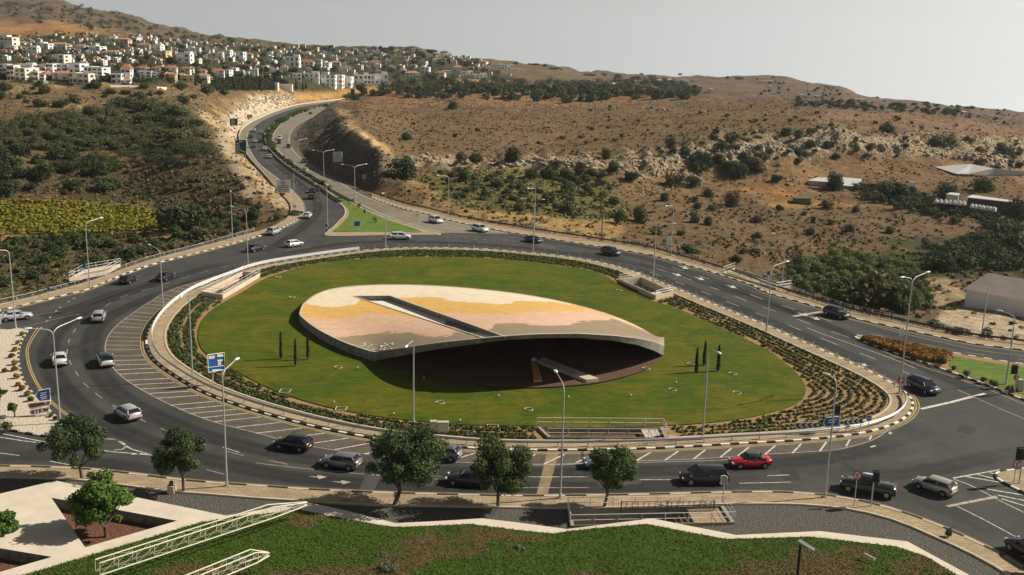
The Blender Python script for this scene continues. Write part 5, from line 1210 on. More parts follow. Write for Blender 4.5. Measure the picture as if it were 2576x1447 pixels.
def pit(label, quad, z0, stairs=None, deep=True, wall='conc_grey', railm='white_metal', topm='concrete', n_steps=12, h=1.0, name='underpass_stair', wall_h=.25, depth=3.2):
    """stair pit: quad = px corners (near-left, near-right, far-right, far-left); stairs=(a,b): fractions along the pit, top of the flight at b"""
    q = px(quad, z0); c = q.mean(0); t = thing(name, label, 'stair pit', (c[0], c[1], 0)); q = q - np.array([c[0], c[1], 0]); ctr = q.mean(0)
    outer_ = np.array([p + (p - ctr) / np.linalg.norm((p - ctr)[:2]) * .35 for p in q]); zb = z0 - depth if deep else .02
    top = q.copy(); top[:, 2] = z0 + wall_h; ot = outer_.copy(); ot[:, 2] = z0 + wall_h; ob = outer_.copy(); ob[:, 2] = -.2; fl_ = q.copy(); fl_[:, 2] = zb
    mb = MB(); mb.loft(ot, top, closed=True); mb.loft(ob, ot, closed=True); mb.loft(top, fl_, closed=True); mb.build('wall', M[wall], t)
    mb = MB(); mb.add([(p[0], p[1], zb + .01) for p in q], [(0, 1, 2, 3)]); mb.build('floor', M['conc_grey'], t)
    def quadf(f0, f1): return [q[0] * (1 - f0) + q[1] * f0, q[0] * (1 - f1) + q[1] * f1, q[3] * (1 - f1) + q[2] * f1, q[3] * (1 - f0) + q[2] * f0]
    if stairs and deep:
        a, b = stairs; mb = MB(); ztop_ = z0 + .02
        for k_ in range(n_steps):
            f0 = a + (b - a) * k_ / n_steps; f1 = a + (b - a) * (k_ + 1) / n_steps; zz = zb + (ztop_ - zb) * (k_ + 1) / n_steps
            P = quadf(f0, f1); V = [(p[0], p[1], zz) for p in P]; V0 = [(p[0], p[1], zb) for p in P]; mb.loft(V0, V, closed=True); mb.add(V, [(0, 1, 2, 3)])
        mb.build('stair', M[topm], t); P = quadf(b, 1.0); mb = MB(); mb.add([(p[0], p[1], ztop_) for p in P], [(0, 1, 2, 3)]); mb.loft([(p[0], p[1], zb) for p in P], [(p[0], p[1], ztop_) for p in P], closed=True); mb.build('landing', M[topm], t)
    loop = np.vstack([outer_, outer_[:1]])
    for zz in (h, h * .5):
        for i in range(4):
            a, b = loop[i], loop[i + 1]; mb = MB(); mb.tube([(a[0], a[1], z0 + wall_h + zz), (b[0], b[1], z0 + wall_h + zz)], .028, 4); mb.build('rail', M[railm], t)
    R_ = []
    for i in range(4):
        a, b = outer_[i], outer_[(i + 1) % 4]; n_ = max(1, int(np.linalg.norm((b - a)[:2]) / 1.9))
        for k_ in range(n_): p = a + (b - a) * k_ / n_; R_.append((p[0], p[1], z0 + wall_h))
    post_run(t, R_, lambda m_: m_.box((0, 0, h / 2), (.05, .05, h)), 'post', M[railm])
    return t
pit('sunken stair pit with white railings on the near side of the central island', PITQ['isl'], .15, stairs=(.62,.86))
pit('concrete stair pit with white railing at the right far side of the lawn', PITQ['islr'], .15, stairs=(.2,.75), wall='concrete', wall_h=.7, h=.8)
pit('concrete ramp pit with pale wall at the left far side of the lawn', PITQ['isll'], .15, stairs=(.1,.6), wall='concrete', wall_h=.7, h=.9)
pit('stairway down to the underpass in the near gravel bed with thin grey railings', PITQ['near'], .15, stairs=(.46,.80), topm='pave', h=1.0, wall_h=.2)
pit('pale ramp with railing beyond the far left footpath', [(178,703),(262,687),(300,668),(215,684)], .1, wall='concrete', wall_h=.3, h=1.0, deep=False)
pit('pale ramp with white railing beyond the far right guard rail', [(1822,690),(1950,728),(1985,722),(1850,678)], .1, wall='concrete', wall_h=.3, h=1.0, deep=False)
mb = MB(); q = px([(1640,1098),(1700,1113),(1740,1114),(1690,1092)], .17); mb.add([tuple(p) for p in q], [(0,1,2,3)]); struct(mb.build('pavement', M['pave']))
lattice_fence('brown vertical bar railing on the near footpath above the stairway', px([(1562,1288),(1590,1288),(1700,1287),(1795,1286)], .13), 1.0, .13, 'brown_metal', 3.6, .26, name='bar_railing')

# ------------------------------------------------------------------ cars
M['glass'] = mat('car_glass', (.012, .016, .02), .08, spec=.6); M['tyre'] = mat('tyre', (.018, .018, .018), .85); M['rim'] = mat('wheel_rim', (.45, .45, .46), .3, .8)
M['lamp_glass'] = mat('headlight_glass', (.75, .75, .72), .15); M['tail'] = mat('tail_light', (.42, .012, .02), .25); M['plastic'] = mat('black_plastic', (.02, .02, .022), .6)
M['plate'] = mat('number_plate', (.6, .55, .35), .6)
paints = {}
def paint(c, metal=.25):
    k_ = tuple(c)
    if k_ not in paints:
        m_ = mat('car_paint', c, .32, metal, spec=.5, coat=.6); paints[k_] = m_
    return paints[k_]
KIND = {  # L, W, H, [(x, z_top, halfwidth factor)...] body, cabin (windscreen base, roof front, roof rear, rear base), belt z
 'sedan': dict(L=4.5, W=1.76, H=1.44, top=[(-2.25,.70,.80),(-2.2,.92,.88),(-2.0,1.0,.94),(-1.2,1.02,.99),(0,.98,1),(.95,.95,.99),(1.5,.86,.96),(2.0,.76,.90),(2.2,.62,.82)], cab=(1.05,.35,-1.0,-1.6)),
 'hatch': dict(L=4.0, W=1.72, H=1.48, top=[(-2.0,.72,.86),(-1.97,.98,.92),(-1.8,1.03,.96),(-1.0,1.02,1),(0,.98,1),(.9,.96,.99),(1.4,.88,.96),(1.85,.76,.88),(2.0,.60,.80)], cab=(1.10,.40,-1.45,-1.86)),
 'suv': dict(L=4.55, W=1.86, H=1.68, top=[(-2.26,.75,.88),(-2.24,1.08,.94),(-2.0,1.14,.97),(-1.1,1.13,1),(0,1.10,1),(.95,1.08,.99),(1.55,1.02,.97),(2.1,.90,.90),(2.28,.66,.84)], cab=(1.15,.45,-1.65,-2.1)),
 'estate': dict(L=4.5, W=1.78, H=1.50, top=[(-2.25,.72,.88),(-2.22,.98,.94),(-2.0,1.02,.97),(-1.1,1.02,1),(0,.98,1),(.95,.96,.99),(1.5,.88,.96),(2.05,.76,.88),(2.25,.60,.80)], cab=(1.05,.40,-1.75,-2.12)),
 'mpv': dict(L=4.6, W=1.84, H=1.72, top=[(-2.3,.78,.90),(-2.27,1.05,.95),(-2.05,1.10,.97),(-1.1,1.10,1),(0,1.06,1),(1.1,1.04,.99),(1.7,.96,.96),(2.15,.80,.90),(2.3,.64,.84)], cab=(1.55,.60,-1.85,-2.18)),
 'pickup': dict(L=5.1, W=1.84, H=1.75, top=[(-2.55,.80,.90),(-2.52,1.08,.94),(-2.2,1.12,.97),(-.9,1.12,1),(0,1.12,1),(1.0,1.10,.99),(1.7,1.05,.97),(2.4,.95,.92),(2.55,.70,.86)], cab=(1.2,.6,-.75,-.95)),
 'coupe': dict(L=4.2, W=1.72, H=1.36, top=[(-2.1,.66,.82),(-2.06,.86,.88),(-1.8,.94,.94),(-1.0,.95,.99),(0,.90,1),(.8,.88,.99),(1.4,.78,.95),(1.9,.68,.88),(2.1,.54,.78)], cab=(.85,.25,-.75,-1.45)),
}
def car(label, uv, heading, kind, col, roof=None, z=.0, group='cars on the roads', lights=False, metal=.25, cat='car', name='car'):
    """uv = photo px of the ground point under the middle; heading in degrees (0 = to the right, 90 = away)"""
    k_ = KIND[kind]; b = G(uv[0], uv[1], z + .012)
    if isinstance(heading, tuple): f_ = G(uv[0] + heading[0] / 2, uv[1] + heading[1] / 2) - G(uv[0] - heading[0] / 2, uv[1] - heading[1] / 2); heading = math.degrees(math.atan2(f_[1], f_[0]))
    t = thing(name, label, cat, b, R(heading), group)
    W2 = k_['W'] / 2; H = k_['H']; pm = paint(col, metal); mb = MB(); ring_n = 12; V = []; F = []; st_ = k_['top']
    for (x, zt, wf) in st_:
        w_ = W2 * wf; zl = .24 if abs(x) < k_['L'] / 2 - .1 else .34
        half = [(0, zl), (w_ * .80, zl), (w_ * .97, zl + .10), (w_, zl + .3 if zt > .7 else (zl + zt) / 2), (w_ * .985, zt - .14), (w_ * .90, zt - .02), (0, zt + .025)]
        V += [(x, y, z_) for y, z_ in half] + [(x, -y, z_) for y, z_ in half[-2:0:-1]]
    for i in range(len(st_) - 1):
        for j in range(ring_n): F.append((i * ring_n + j, i * ring_n + (j + 1) % ring_n, (i + 1) * ring_n + (j + 1) % ring_n, (i + 1) * ring_n + j))
    F += [tuple(range(ring_n))[::-1], tuple((len(st_) - 1) * ring_n + j for j in range(ring_n))]
    mb.add(V, F)
    c0, c1, c2, c3 = k_['cab']; zb0 = np.interp(c0, [p[0] for p in st_], [p[1] for p in st_]) - .02; zb1 = np.interp(c3, [p[0] for p in st_], [p[1] for p in st_]) - .02; wb, wt = W2 * .90, W2 * .72
    zr = H - .05
    # roof shell
    def rr(x, w_, z_): return [(x, -w_, z_ - .05), (x, -w_ * .9, z_), (x, 0, z_ + .035), (x, w_ * .9, z_), (x, w_, z_ - .05)]
    rs = [rr(c1 + .05, wt, zr - .02), rr(c1 - .25, wt * 1.02, zr + .01), rr((c1 + c2) / 2, wt * 1.03, zr + .02), rr(c2 + .2, wt * 1.0, zr + .01), rr(c2 - .05, wt * .97, zr - .03)]
    V = sum(rs, []); F = [(i * 5 + j, (i + 1) * 5 + j, (i + 1) * 5 + j + 1, i * 5 + j + 1) for i in range(4) for j in range(4)]; V2 = [(x, y, z_ - .07) for x, y, z_ in V]
    rb_ = MB(); rb_.add(V, F); rb_.add(V2, [f[::-1] for f in F])
    for s_ in (-1, 1):
        e0 = [V[i * 5 + (0 if s_ < 0 else 4)] for i in range(5)]; rb_.loft(e0, [(p[0], p[1], p[2] - .07) for p in e0])
        for a, b_ in (((c0, wb, zb0), (c1 + .03, wt, zr - .06)), ((c3, wb, zb1), (c2, wt * .98, zr - .06)), (((c0 + c3) / 2 - .1, wb * 1.0, (zb0 + zb1) / 2), ((c1 + c2) / 2 - .05, wt * 1.03, zr - .06))):
            rb_.tube([(a[0], a[1] * s_, a[2]), (b_[0], b_[1] * s_, b_[2])], .05 if a[0] != c3 else .085, 4)
    if roof is None: mb.add(rb_.v, rb_.f)
    body = mb.build('body', pm, t, smooth=True)
    if roof is not None: rb_.build('roof', paint(roof, .1), t, smooth=True)
    # windows
    g_ = MB(); B4 = [(c0, -wb * .93, zb0 - .02), (c0, wb * .93, zb0 - .02), (c3, wb * .93, zb1 - .02), (c3, -wb * .93, zb1 - .02)]; T4 = [(c1, -wt * .97, zr - .06), (c1, wt * .97, zr - .06), (c2, wt * .96, zr - .06), (c2, -wt * .96, zr - .06)]
    mid_ = [((a[0] + b_[0]) / 2 + (.04 if i < 2 else -.04), (a[1] + b_[1]) / 2 * 1.05, (a[2] + b_[2]) / 2) for i, (a, b_) in enumerate(zip(B4, T4))]
    g_.add(B4 + mid_ + T4, [(0, 1, 5, 4), (1, 2, 6, 5), (2, 3, 7, 6), (3, 0, 4, 7), (4, 5, 9, 8), (5, 6, 10, 9), (6, 7, 11, 10), (7, 4, 8, 11)]); g_.build('window', M['glass'], t)
    # trim: sills, bumpers, arches
    tr = MB(); r_ = .33 if kind not in ('suv', 'pickup', 'mpv') else .36; L2 = k_['L'] / 2; wx = (L2 - .82, -L2 + .80)
    for s_ in (-1, 1):
        for x in wx:
            th = np.linspace(-.15, math.pi + .15, 13); P = [(x + (r_ + .06) * math.cos(a), s_ * (W2 + .004), .33 + (r_ + .06) * math.sin(a)) for a in th]
            tr.add(P + [(x, s_ * (W2 + .004), .28)], [((i, i + 1, 13) if s_ < 0 else (i + 1, i, 13)) for i in range(12)])
        tr.box((0, s_ * (W2 - .03), .27), (L2 * 1.1, .08, .12))
    tr.box((L2 - .03, 0, .42), (.10, W2 * 1.3, .16)); tr.box((-L2 + .02, 0, .40), (.10, W2 * 1.4, .14)); tr.build('trim', M['plastic'], t)
    for s_ in (-1, 1):
        for x in wx:
            mb = MB(); mb.tube([(x, s_ * (W2 - .18), r_), (x, s_ * (W2 + .012), r_)], [r_, r_], 18); w_o = mb.build('wheel', M['tyre'], t)
            mb = MB(); mb.tube([(x, s_ * (W2 - .05), r_), (x, s_ * (W2 + .02), r_)], [r_ * .66, r_ * .6], 12); mb.build('rim', M['rim'], w_o)
        zf = st_[-2][1]; zt_ = st_[1][1]
        mb = MB(); mb.box((L2 - .17, s_ * W2 * .66, zf - .12), (.26, W2 * .36, .15), rz=-s_ * .35); mb.build('headlight', M['lamp_glass'], t)
        mb = MB(); mb.box((-L2 + .10, s_ * W2 * .80, zt_ - .14), (.20, W2 * .26, .24 if kind != 'sedan' else .16), rz=s_ * .2); mb.build('tail_light', M['tail'], t)
        mb = MB(); mb.box((c0 - .25, s_ * (W2 + .07), zb0 + .06), (.12, .17, .12)); mb.build('side_mirror', pm, t)
    mb = MB(); mb.box((-L2 - .01, 0, .62), (.03, .5, .12)); mb.build('number_plate', M['plate'], t)
    return t
wh = (.74, .74, .72); bk_ = (.012, .013, .015); sv = (.42, .42, .42); gy = (.17, .18, .20); dbl = (.012, .018, .04)
CARS = [
 ('white saloon seen from behind, outermost lane at the left of the island', (150,913), (-2,-14), 'sedan', wh),
 ('white estate with a black roof seen from behind, left of the striped hatching', (266,915), (-9,-20), 'estate', wh, bk_),
 ('silver estate driving away at the upper left of the ring', (250,805), (6,-14), 'estate', sv),
 ('old silver hatchback low on the left, heading up the ring towards the white cars', (321,1050), (-47,-27), 'hatch', (.50,.50,.50)),
 ('silver saloon entering from the far left road', (40,804), (52,-6), 'sedan', (.55,.56,.55)),
 ('black hatchback near the left footpath, rear towards the viewer', (324,711), (20,-9), 'hatch', bk_),
 ('black saloon beside the left lamp on the inner lane', (417,703), (22,-10), 'sedan', bk_),
 ('black saloon just left of the white hatchback at the upper left', (643,631), (24,-6), 'sedan', (.02,.02,.022)),
 ('white hatchback with red tail lamps at the top of the ring, left of centre', (740,620), (27,-5), 'hatch', (.78,.78,.76)),
 ('silver off-roader turning up into the highway slip road', (689,589), (16,-6), 'suv', (.48,.48,.46)),
 ('white hatchback going up the slip road beside the grass triangle', (774,548), (12,-9), 'hatch', wh),
 ('dark red car on the slip road, rear lamps lit', (783,500), (1,-8), 'hatch', (.10,.012,.015)),
 ('black car at the nose of the barrier on the highway slip', (791,484), (15,-5), 'sedan', bk_),
 ('white off-roader seen side-on below the grass triangle', (1007,602), (32,0), 'suv', (.76,.76,.74)),
 ('white off-roader coming down from the highway, the farther of two', (1096,560), (16,5), 'suv', wh),
 ('white off-roader coming down from the highway, the nearer of two', (1208,582), (21,5), 'suv', wh),
 ('black saloon behind the lamp at the top of the ring', (1342,609), (23,5), 'sedan', (.02,.022,.025)),
 ('dark blue off-roader on the far right part of the ring', (1537,641), (25,6), 'suv', (.02,.025,.04)),
 ('black off-roader on the outer lane near the far right guard rail', (2105,797), (41,12), 'suv', (.015,.022,.02)),
 ('dark blue hatchback at the right tip of the island, nose towards the viewer', (2322,983), (34,16), 'suv', dbl),
 ('beige compact car on the near right, heading left', (2349,1235), (-66,-22), 'hatch', (.40,.37,.32)),
 ('dark pickup truck behind the no-turn sign on the near right', (2182,1238), (-110,-20), 'pickup', (.015,.022,.026)),
 ('red coupe with a black soft top', (1886,1172), (-56,1), 'coupe', (.55,.015,.03), (.02,.02,.02)),
 ('dark grey people carrier in the near lane beside the red coupe', (1770,1213), (-69,0), 'mpv', (.022,.026,.032)),
 ('black hatchback with bright red tail lamps in the hatched area', (738,1128), (-60,-10), 'hatch', (.012,.012,.014)),
 ('grey hatchback left of the biggest near tree', (858,1174), (-62,-9), 'hatch', (.20,.20,.215)),
 ('blue-grey car half hidden behind the biggest near tree', (1112,1152), (-60,-8), 'hatch', (.20,.24,.28)),
 ('dark car hidden behind the tree left of the crossing strip', (1180,1217), (-60,-5), 'sedan', (.03,.03,.035)),
 ('pale blue car hidden behind the round light green tree', (1524,1174), (-60,0), 'sedan', (.32,.40,.44)),
 ('black car cut off by the lower right edge of the photo', (2592,1404), (-40,-25), 'suv', (.01,.01,.012)),
]
for c in CARS: car(*c)
HC = [('white','white car leading the farther lane of the highway bend',(638.6,331),'suv',wh),('dark red','dark red car in the highway bend behind the white one',(631,347),'sedan',(.13,.012,.02)),('silver','silver van-like car in the bend, nearer the median',(657,337),'mpv',sv),('silver','silver car in the middle of the highway bend',(641,359),'sedan',(.45,.45,.45)),('dark','dark car close to the median in the highway bend',(656,357.5),'sedan',bk_),('dark','grey car nearest the left shoulder in the highway bend',(637,371.5),'hatch',(.12,.12,.13)),('white','white car coming out of the highway bend by the median',(667,378),'suv',wh),('silver','silver car nearest the viewer in the highway bend',(678.5,398),'estate',(.5,.5,.5))]
for (_, lb, uv, kd, c) in HC: car(lb, uv, ((1,-8) if uv[1] < 340 else (-2,-9)) if uv[1] < 370 else (-5,-10), kd, c, group='cars on the highway')
for lb, uv, hd, kd, c in (('white car on the pale concrete carriageway, leading the pair',(703,351),(0,8),'suv',wh),('dark car just behind the white one on the pale concrete carriageway',(702,361),(2,8),'sedan',bk_),('dark red car by the edge line of the pale concrete carriageway',(726,371),(3,8),'hatch',(.10,.01,.02)),('dark car with a red light low on the pale concrete carriageway',(766,409),(12,9),'sedan',(.02,.02,.02)),('small dark car at the far end of the pale concrete carriageway',(781,287.5),(-14,6),'sedan',(.05,.05,.05))):
    car(lb, uv, hd, kd, c, group='cars on the highway')

# ------------------------------------------------------------------ lighting trusses in the foreground
def truss(label, a, b, za, zb, wtop=.5, hgt=.5, n_=17, taper=1.0, scale=1.0):
    A = G(a[0], a[1], za); B = G(b[0], b[1], zb); t = thing('truss', label, 'truss', A); d = B - A; Ln_ = np.linalg.norm(d); d = d / Ln_
    sdv = np.cross(d, [0, 0, 1]); sdv /= np.linalg.norm(sdv); up = np.cross(sdv, d)
    def P(f, s_, u_):
        k_ = 1 if f < .8 else 1 - (f - .8) / .2 * .75
        return d * Ln_ * f + (sdv * s_ * wtop / 2 + up * u_ * hgt) * k_ * taper
    ch = [(-1, 0), (1, 0), (-1, 1), (1, 1)]
    for s_, u_ in ch: mb = MB(); mb.tube([P(f, s_, u_) for f in np.linspace(0, 1, 11)], .055 * scale, 6); mb.build('chord', M['truss'], t)
    mb = MB()
    for i in range(n_):
        f0, f1 = i / n_, (i + 1) / n_
        for (s0, u0), (s1, u1), rung in (((-1, 0), (-1, 1), 1), ((1, 0), (1, 1), 1), ((-1, 1), (1, 1), 0), ((-1, 0), (1, 0), 0)):
            if rung: mb.tube([P(f0, s0, u0), P(f0, s1, u1)], .026 * scale, 4, caps=False)
            if rung or i % 2: mb.tube([P(f0, s0, u0), P(f1, s1, u1)], .018 * scale, 4, caps=False)
    mb.build('bracing', M['truss'], t); return t
M['truss'] = mat('truss_cream', (.62, .57, .44), .5, .1)
truss('long cream lattice truss reaching from the lower left up to the parapet', (246,1443), (772,1270), 3.2, 2.6, .7, .95, 13)
truss('shorter cream lattice truss at the bottom edge below the long one', (470,1482), (676,1397), 3.4, 3.3, .7, .85, 6)
for lb, (u, v) in (('thin dark stay under the long truss, right one', (590,1447)), ('thin dark stay under the long truss, left one', (330,1500))):
    p = G(u, v, 2.0); q = G(u - 20, v - 70, 3.2); mb = MB(); mb.tube([p, q], .04, 5); tag(mb.build('stay_rod', M['dark_metal']), lb, 'rod')
mb = MB(); q = G(2187,1400,2.15); r_ = G(2201,1407,2.2); mb.tube([G(2174,1393,2.2), r_], .09, 5); tag(mb.build('white_tube', M['white_metal']), 'short white tube lying on the dry part of the foreground lawn', 'tube')
p = G(432,1240,.13); t = thing('bollard', 'short pale bollard beside the second near tree', 'bollard', p); mb = MB(); mb.prism([(.35,.3),(-.35,.3),(-.3,-.3),(.3,-.3)], 0, .75); mb.build('body', M['concrete'], t); mb = MB(); mb.box((0,0,.95),(.3,.3,.4)); mb.build('cap', M['brown_metal'], t)
# ------------------------------------------------------------------ vegetation
def leaf_mat(name, c1, c2, c3=None, transl=.0):
    n = NT(name, .75, .25); r_ = n.attr('rnd', 'Fac'); col = n.mix(r_, c1, c2)
    if c3: col = n.mix(n.rng(r_, .8, .95), col, c3)
    n.out(col)
    tb = n.t.nodes.new('ShaderNodeBsdfTranslucent'); ms = n.t.nodes.new('ShaderNodeMixShader'); ms.inputs[0].default_value = .22
    n.link(col, tb.inputs[0]); n.link(n.b.outputs[0], ms.inputs[1]); n.link(tb.outputs[0], ms.inputs[2]); n.link(ms.outputs[0], n.t.nodes['Material Output'].inputs[0]); return n.m
M['leaf_dark'] = leaf_mat('leaf_dark', (.028, .046, .017), (.075, .10, .036)); M['leaf_mid'] = leaf_mat('leaf_mid', (.045, .075, .02), (.11, .155, .045)); M['leaf_bright'] = leaf_mat('leaf_bright', (.045, .095, .015), (.13, .21, .035))
M['leaf_olive'] = leaf_mat('leaf_olive', (.065, .075, .032), (.155, .155, .065)); M['leaf_rust'] = leaf_mat('leaf_rust', (.11, .08, .04), (.19, .125, .06)); M['leaf_yellow'] = leaf_mat('leaf_yellow', (.14, .15, .014), (.30, .27, .035), (.38, .21, .03))
M['leaf_orange'] = leaf_mat('leaf_orange', (.14, .06, .01), (.36, .18, .02)); M['leaf_grey'] = leaf_mat('leaf_grey', (.10, .13, .075), (.22, .25, .16)); M['dry_grass'] = leaf_mat('dry_grass', (.16, .105, .05), (.32, .22, .11)); M['grass_blade'] = leaf_mat('grass_blade', (.050, .088, .011), (.115, .165, .026))
M['leaf_lawn_cypress'] = leaf_mat('leaf_lawn_cypress', (.018, .020, .012), (.045, .036, .022)); M['leaf_near'] = leaf_mat('leaf_near', (.035, .056, .018), (.10, .135, .042)); M['leaf_reed'] = leaf_mat('leaf_reed', (.08, .11, .03), (.19, .22, .075)); M['bark'] = mat('bark', (.11, .085, .06), var=.3, scale=4)
def leaves(centres, radii, n_, size, flat=1.0, seed=0, shell=.55, up=.25):
    r = np.random.default_rng(seed); centres = np.asarray(centres, float); radii = np.asarray(radii, float)
    w_ = radii ** 2; w_ /= w_.sum(); ci = r.choice(len(centres), n_, p=w_); d = r.normal(size=(n_, 3)); d /= np.linalg.norm(d, axis=1)[:, None]
    rr = radii[ci] * (shell + (1 - shell) * r.random(n_) ** .6) * (1 + .12 * r.normal(size=n_)); P = centres[ci] + d * rr[:, None] * np.array([1, 1, flat])
    nrm = d + r.normal(size=(n_, 3)) * .55 + np.array([0, 0, up]); nrm /= np.linalg.norm(nrm, axis=1)[:, None]
    a = np.cross(nrm, r.normal(size=(n_, 3))); a /= np.linalg.norm(a, axis=1)[:, None]; b = np.cross(nrm, a)
    s = size * r.uniform(.6, 1.35, n_)[:, None]; V = np.stack([P - a * s * .5 - b * s * .15, P + b * s * -.42, P + a * s * .5 + b * s * .1, P + b * s * .42], 1).reshape(-1, 3)
    F = np.arange(n_ * 4).reshape(-1, 4); cl = r.random(len(centres)); rnd = np.repeat(np.clip(cl[ci] * .55 + r.random(n_) * .45, 0, 1), 4)
    return V, F, rnd
def clumps(w_, h, n_, r0, seed, z0=0.0, squash=1.0, uneven=.25):
    """clump centres filling an ellipsoid w_ x w_ x h whose bottom is at z0"""
    r = np.random.default_rng(seed); C_ = []; Rr = []
    for i in range(n_):
        d = r.normal(size=3); d /= np.linalg.norm(d); q = r.random() ** .45
        C_.append([d[0] * q * (w_ / 2 - r0 * .6), d[1] * q * (w_ / 2 - r0 * .6), z0 + h / 2 + d[2] * q * (h / 2 - r0 * .6)]); Rr.append(r0 * r.uniform(1 - uneven, 1 + uneven))
    return np.array(C_), np.array(Rr)
def tree_obj(label, base, w_, h, trunk, leafm, seed, n_leaf=9000, size=.24, n_cl=26, r0=None, group=None, cat='tree', name='tree', lean=0, stems=1, kind='round', z=None):
    t = thing(name, label, cat, base, random.uniform(0, 6.28) if kind != 'face' else 0, group); r = np.random.default_rng(seed)
    r0 = r0 or w_ * .14; C_, Rr = clumps(w_, h - trunk, n_cl, r0, seed, trunk, uneven=.4); C2, R2 = clumps(w_ * 1.0, (h - trunk) * 1.02, n_cl, r0 * .5, seed + 900, trunk - .02 * h, uneven=.4); C_ = np.vstack([C_, C2]); Rr = np.concatenate([Rr, R2]); V, F, rnd = leaves(C_, Rr, n_leaf, size, .85, seed)
    npmesh('crown', V, F, M[leafm], {'rnd': rnd}, t)
    mb = MB(); tr = max(.07, h * .022)
    fork = trunk * .75
    mb.tube([(0, 0, -.2), (lean * .3, 0, fork * .5), (lean * .5, .05, fork)], [tr * 1.35, tr * 1.05, tr], 8)
    for i in range(6):
        c = C_[r.integers(len(C_))] * np.array([.8, .8, 1]); mdp = np.array([lean * .5, .05, fork]) * .45 + c * .55 + np.array([0, 0, -.2 * h * .1])
        mb.tube([(lean * .5, .05, fork - .05), tuple(mdp), tuple(c)], [tr * .62, tr * .4, tr * .12], 6)
    mb.build('trunk', M['bark'], t, smooth=True); return t
def tree_px(label, base, left, right, top, trunk_v, leafm, seed, z0=.14, **k):
    b = G(base[0], base[1], z0); s_ = FPX / ((b - CAM) @ Fw); w_ = (right - left) / s_; h = height_at(b[0], b[1], top) - b[2]; tk = max(.25, height_at(b[0], b[1], trunk_v) - b[2])
    off = ((left + right) / 2 - base[0]) / s_; t = tree_obj(label, (b[0], b[1], b[2]), w_, h, tk, leafm, seed, kind='face', lean=off, **k)
    for c in t.children:
        if c.name.startswith('crown'): c.location = (off, 0, 0)
    return t
tree_px('dark rounded tree on the near footpath at the left, above the triangular slab', (208,1206), 110, 285, 1045, 1165, 'leaf_near', 11, n_leaf=15000, size=.2, n_cl=24)
tree_px('smaller fan-shaped tree leaning over the near footpath, second from the left', (463,1239), 390, 530, 1088, 1190, 'leaf_near', 12, n_leaf=9000, size=.19, n_cl=18)
tree_px('biggest dark tree on the near footpath, hiding part of two cars', (990,1272), 915, 1130, 1062, 1218, 'leaf_near', 13, n_leaf=20000, size=.21, n_cl=28)
tree_px('dark tree on the near footpath just left of the pale crossing strip', (1253,1274), 1158, 1345, 1108, 1230, 'leaf_near', 14, n_leaf=17000, size=.2, n_cl=24)
tree_px('round lighter green tree on the near footpath beside the stairway', (1519,1277), 1466, 1604, 1124, 1222, 'leaf_mid', 15, n_leaf=14000, size=.2, n_cl=30)
tree_px('bright green young tree growing through the large triangular opening', (269,1350), 184, 336, 1184, 1318, 'leaf_bright', 16, z0=.2, n_leaf=14000, size=.24, n_cl=30)
tree_px('bright green tree cut off by the left edge of the photo', (-22,1372), -60, 46, 1292, 1352, 'leaf_bright', 17, z0=.2, n_leaf=9000, size=.22, n_cl=22)
tree_px('small ball-shaped tree on the pale gravel island, cut by the left edge', (0,1008), -22, 20, 972, 1000, 'leaf_near', 18, z0=.17, n_leaf=2500, size=.14, n_cl=10)
tree_px('little umbrella-shaped tree on the pale gravel island left of the brown signs', (38,1048), 18, 52, 1010, 1035, 'leaf_mid', 19, z0=.17, n_leaf=2500, size=.14, n_cl=10)
tree_px('dark shrub spilling in at the lower right corner behind the black car', (2600,1450), 2560, 2660, 1385, 1445, 'leaf_mid', 20, n_leaf=4000, size=.16, n_cl=14)
# cypresses
def cypress(label, base, top, wpx, seed, z0=.22, group='slim cypresses on the lawn', n_leaf=1800, stake=True, leafm='leaf_dark', onT=False):
    leafm = 'leaf_lawn_cypress' if leafm == 'leaf_dark' else leafm
    b = GT(*base) if onT else G(base[0], base[1], z0); h = height_at(b[0], b[1], top) - b[2]; s_ = FPX / ((b - CAM) @ Fw); w_ = wpx / s_; t = thing('cypress', label, 'cypress', b, 0, group)
    n_ = 9; C_ = [[random.uniform(-.05, .05) * w_, random.uniform(-.05, .05) * w_, h * (.12 + .82 * i / (n_ - 1))] for i in range(n_)]; Rr = [w_ * .5 * (1 - .42 * (i / (n_ - 1)) ** 2.2) for i in range(n_)]
    V, F, rnd = leaves(C_, Rr, n_leaf, max(.09, w_ * .22), 2.2 if h > 4 * w_ else 1.5, seed, .3, .1); npmesh('crown', V, F, M[leafm], {'rnd': rnd}, t)
    mb = MB(); mb.tube([(0, 0, -.1), (0, 0, h * .5)], [.06, .03], 6); mb.build('trunk', M['bark'], t)
    if stake: mb = MB(); mb.tube([(.09, -.06, 0), (.09, -.06, h * .55)], .03, 4); mb.build('stake', M['concrete'], t)
    return t
for a in (('left cypress of the left-hand trio on the lawn', (707,903), 834, 9, 1), ('middle cypress of the left-hand trio, nearest the viewer', (744,920), 853, 9, 2), ('right cypress of the left-hand trio, closest to the pavilion', (775,904), 831, 9, 3),
          ('left cypress of the right-hand trio beside the pavilion tip', (1751,937), 876, 10, 4), ('rear cypress of the right-hand trio, the farthest back', (1771,919), 859, 10, 5), ('right cypress of the right-hand trio, behind the lamp head', (1806,934), 868, 10, 6)): cypress(*a)

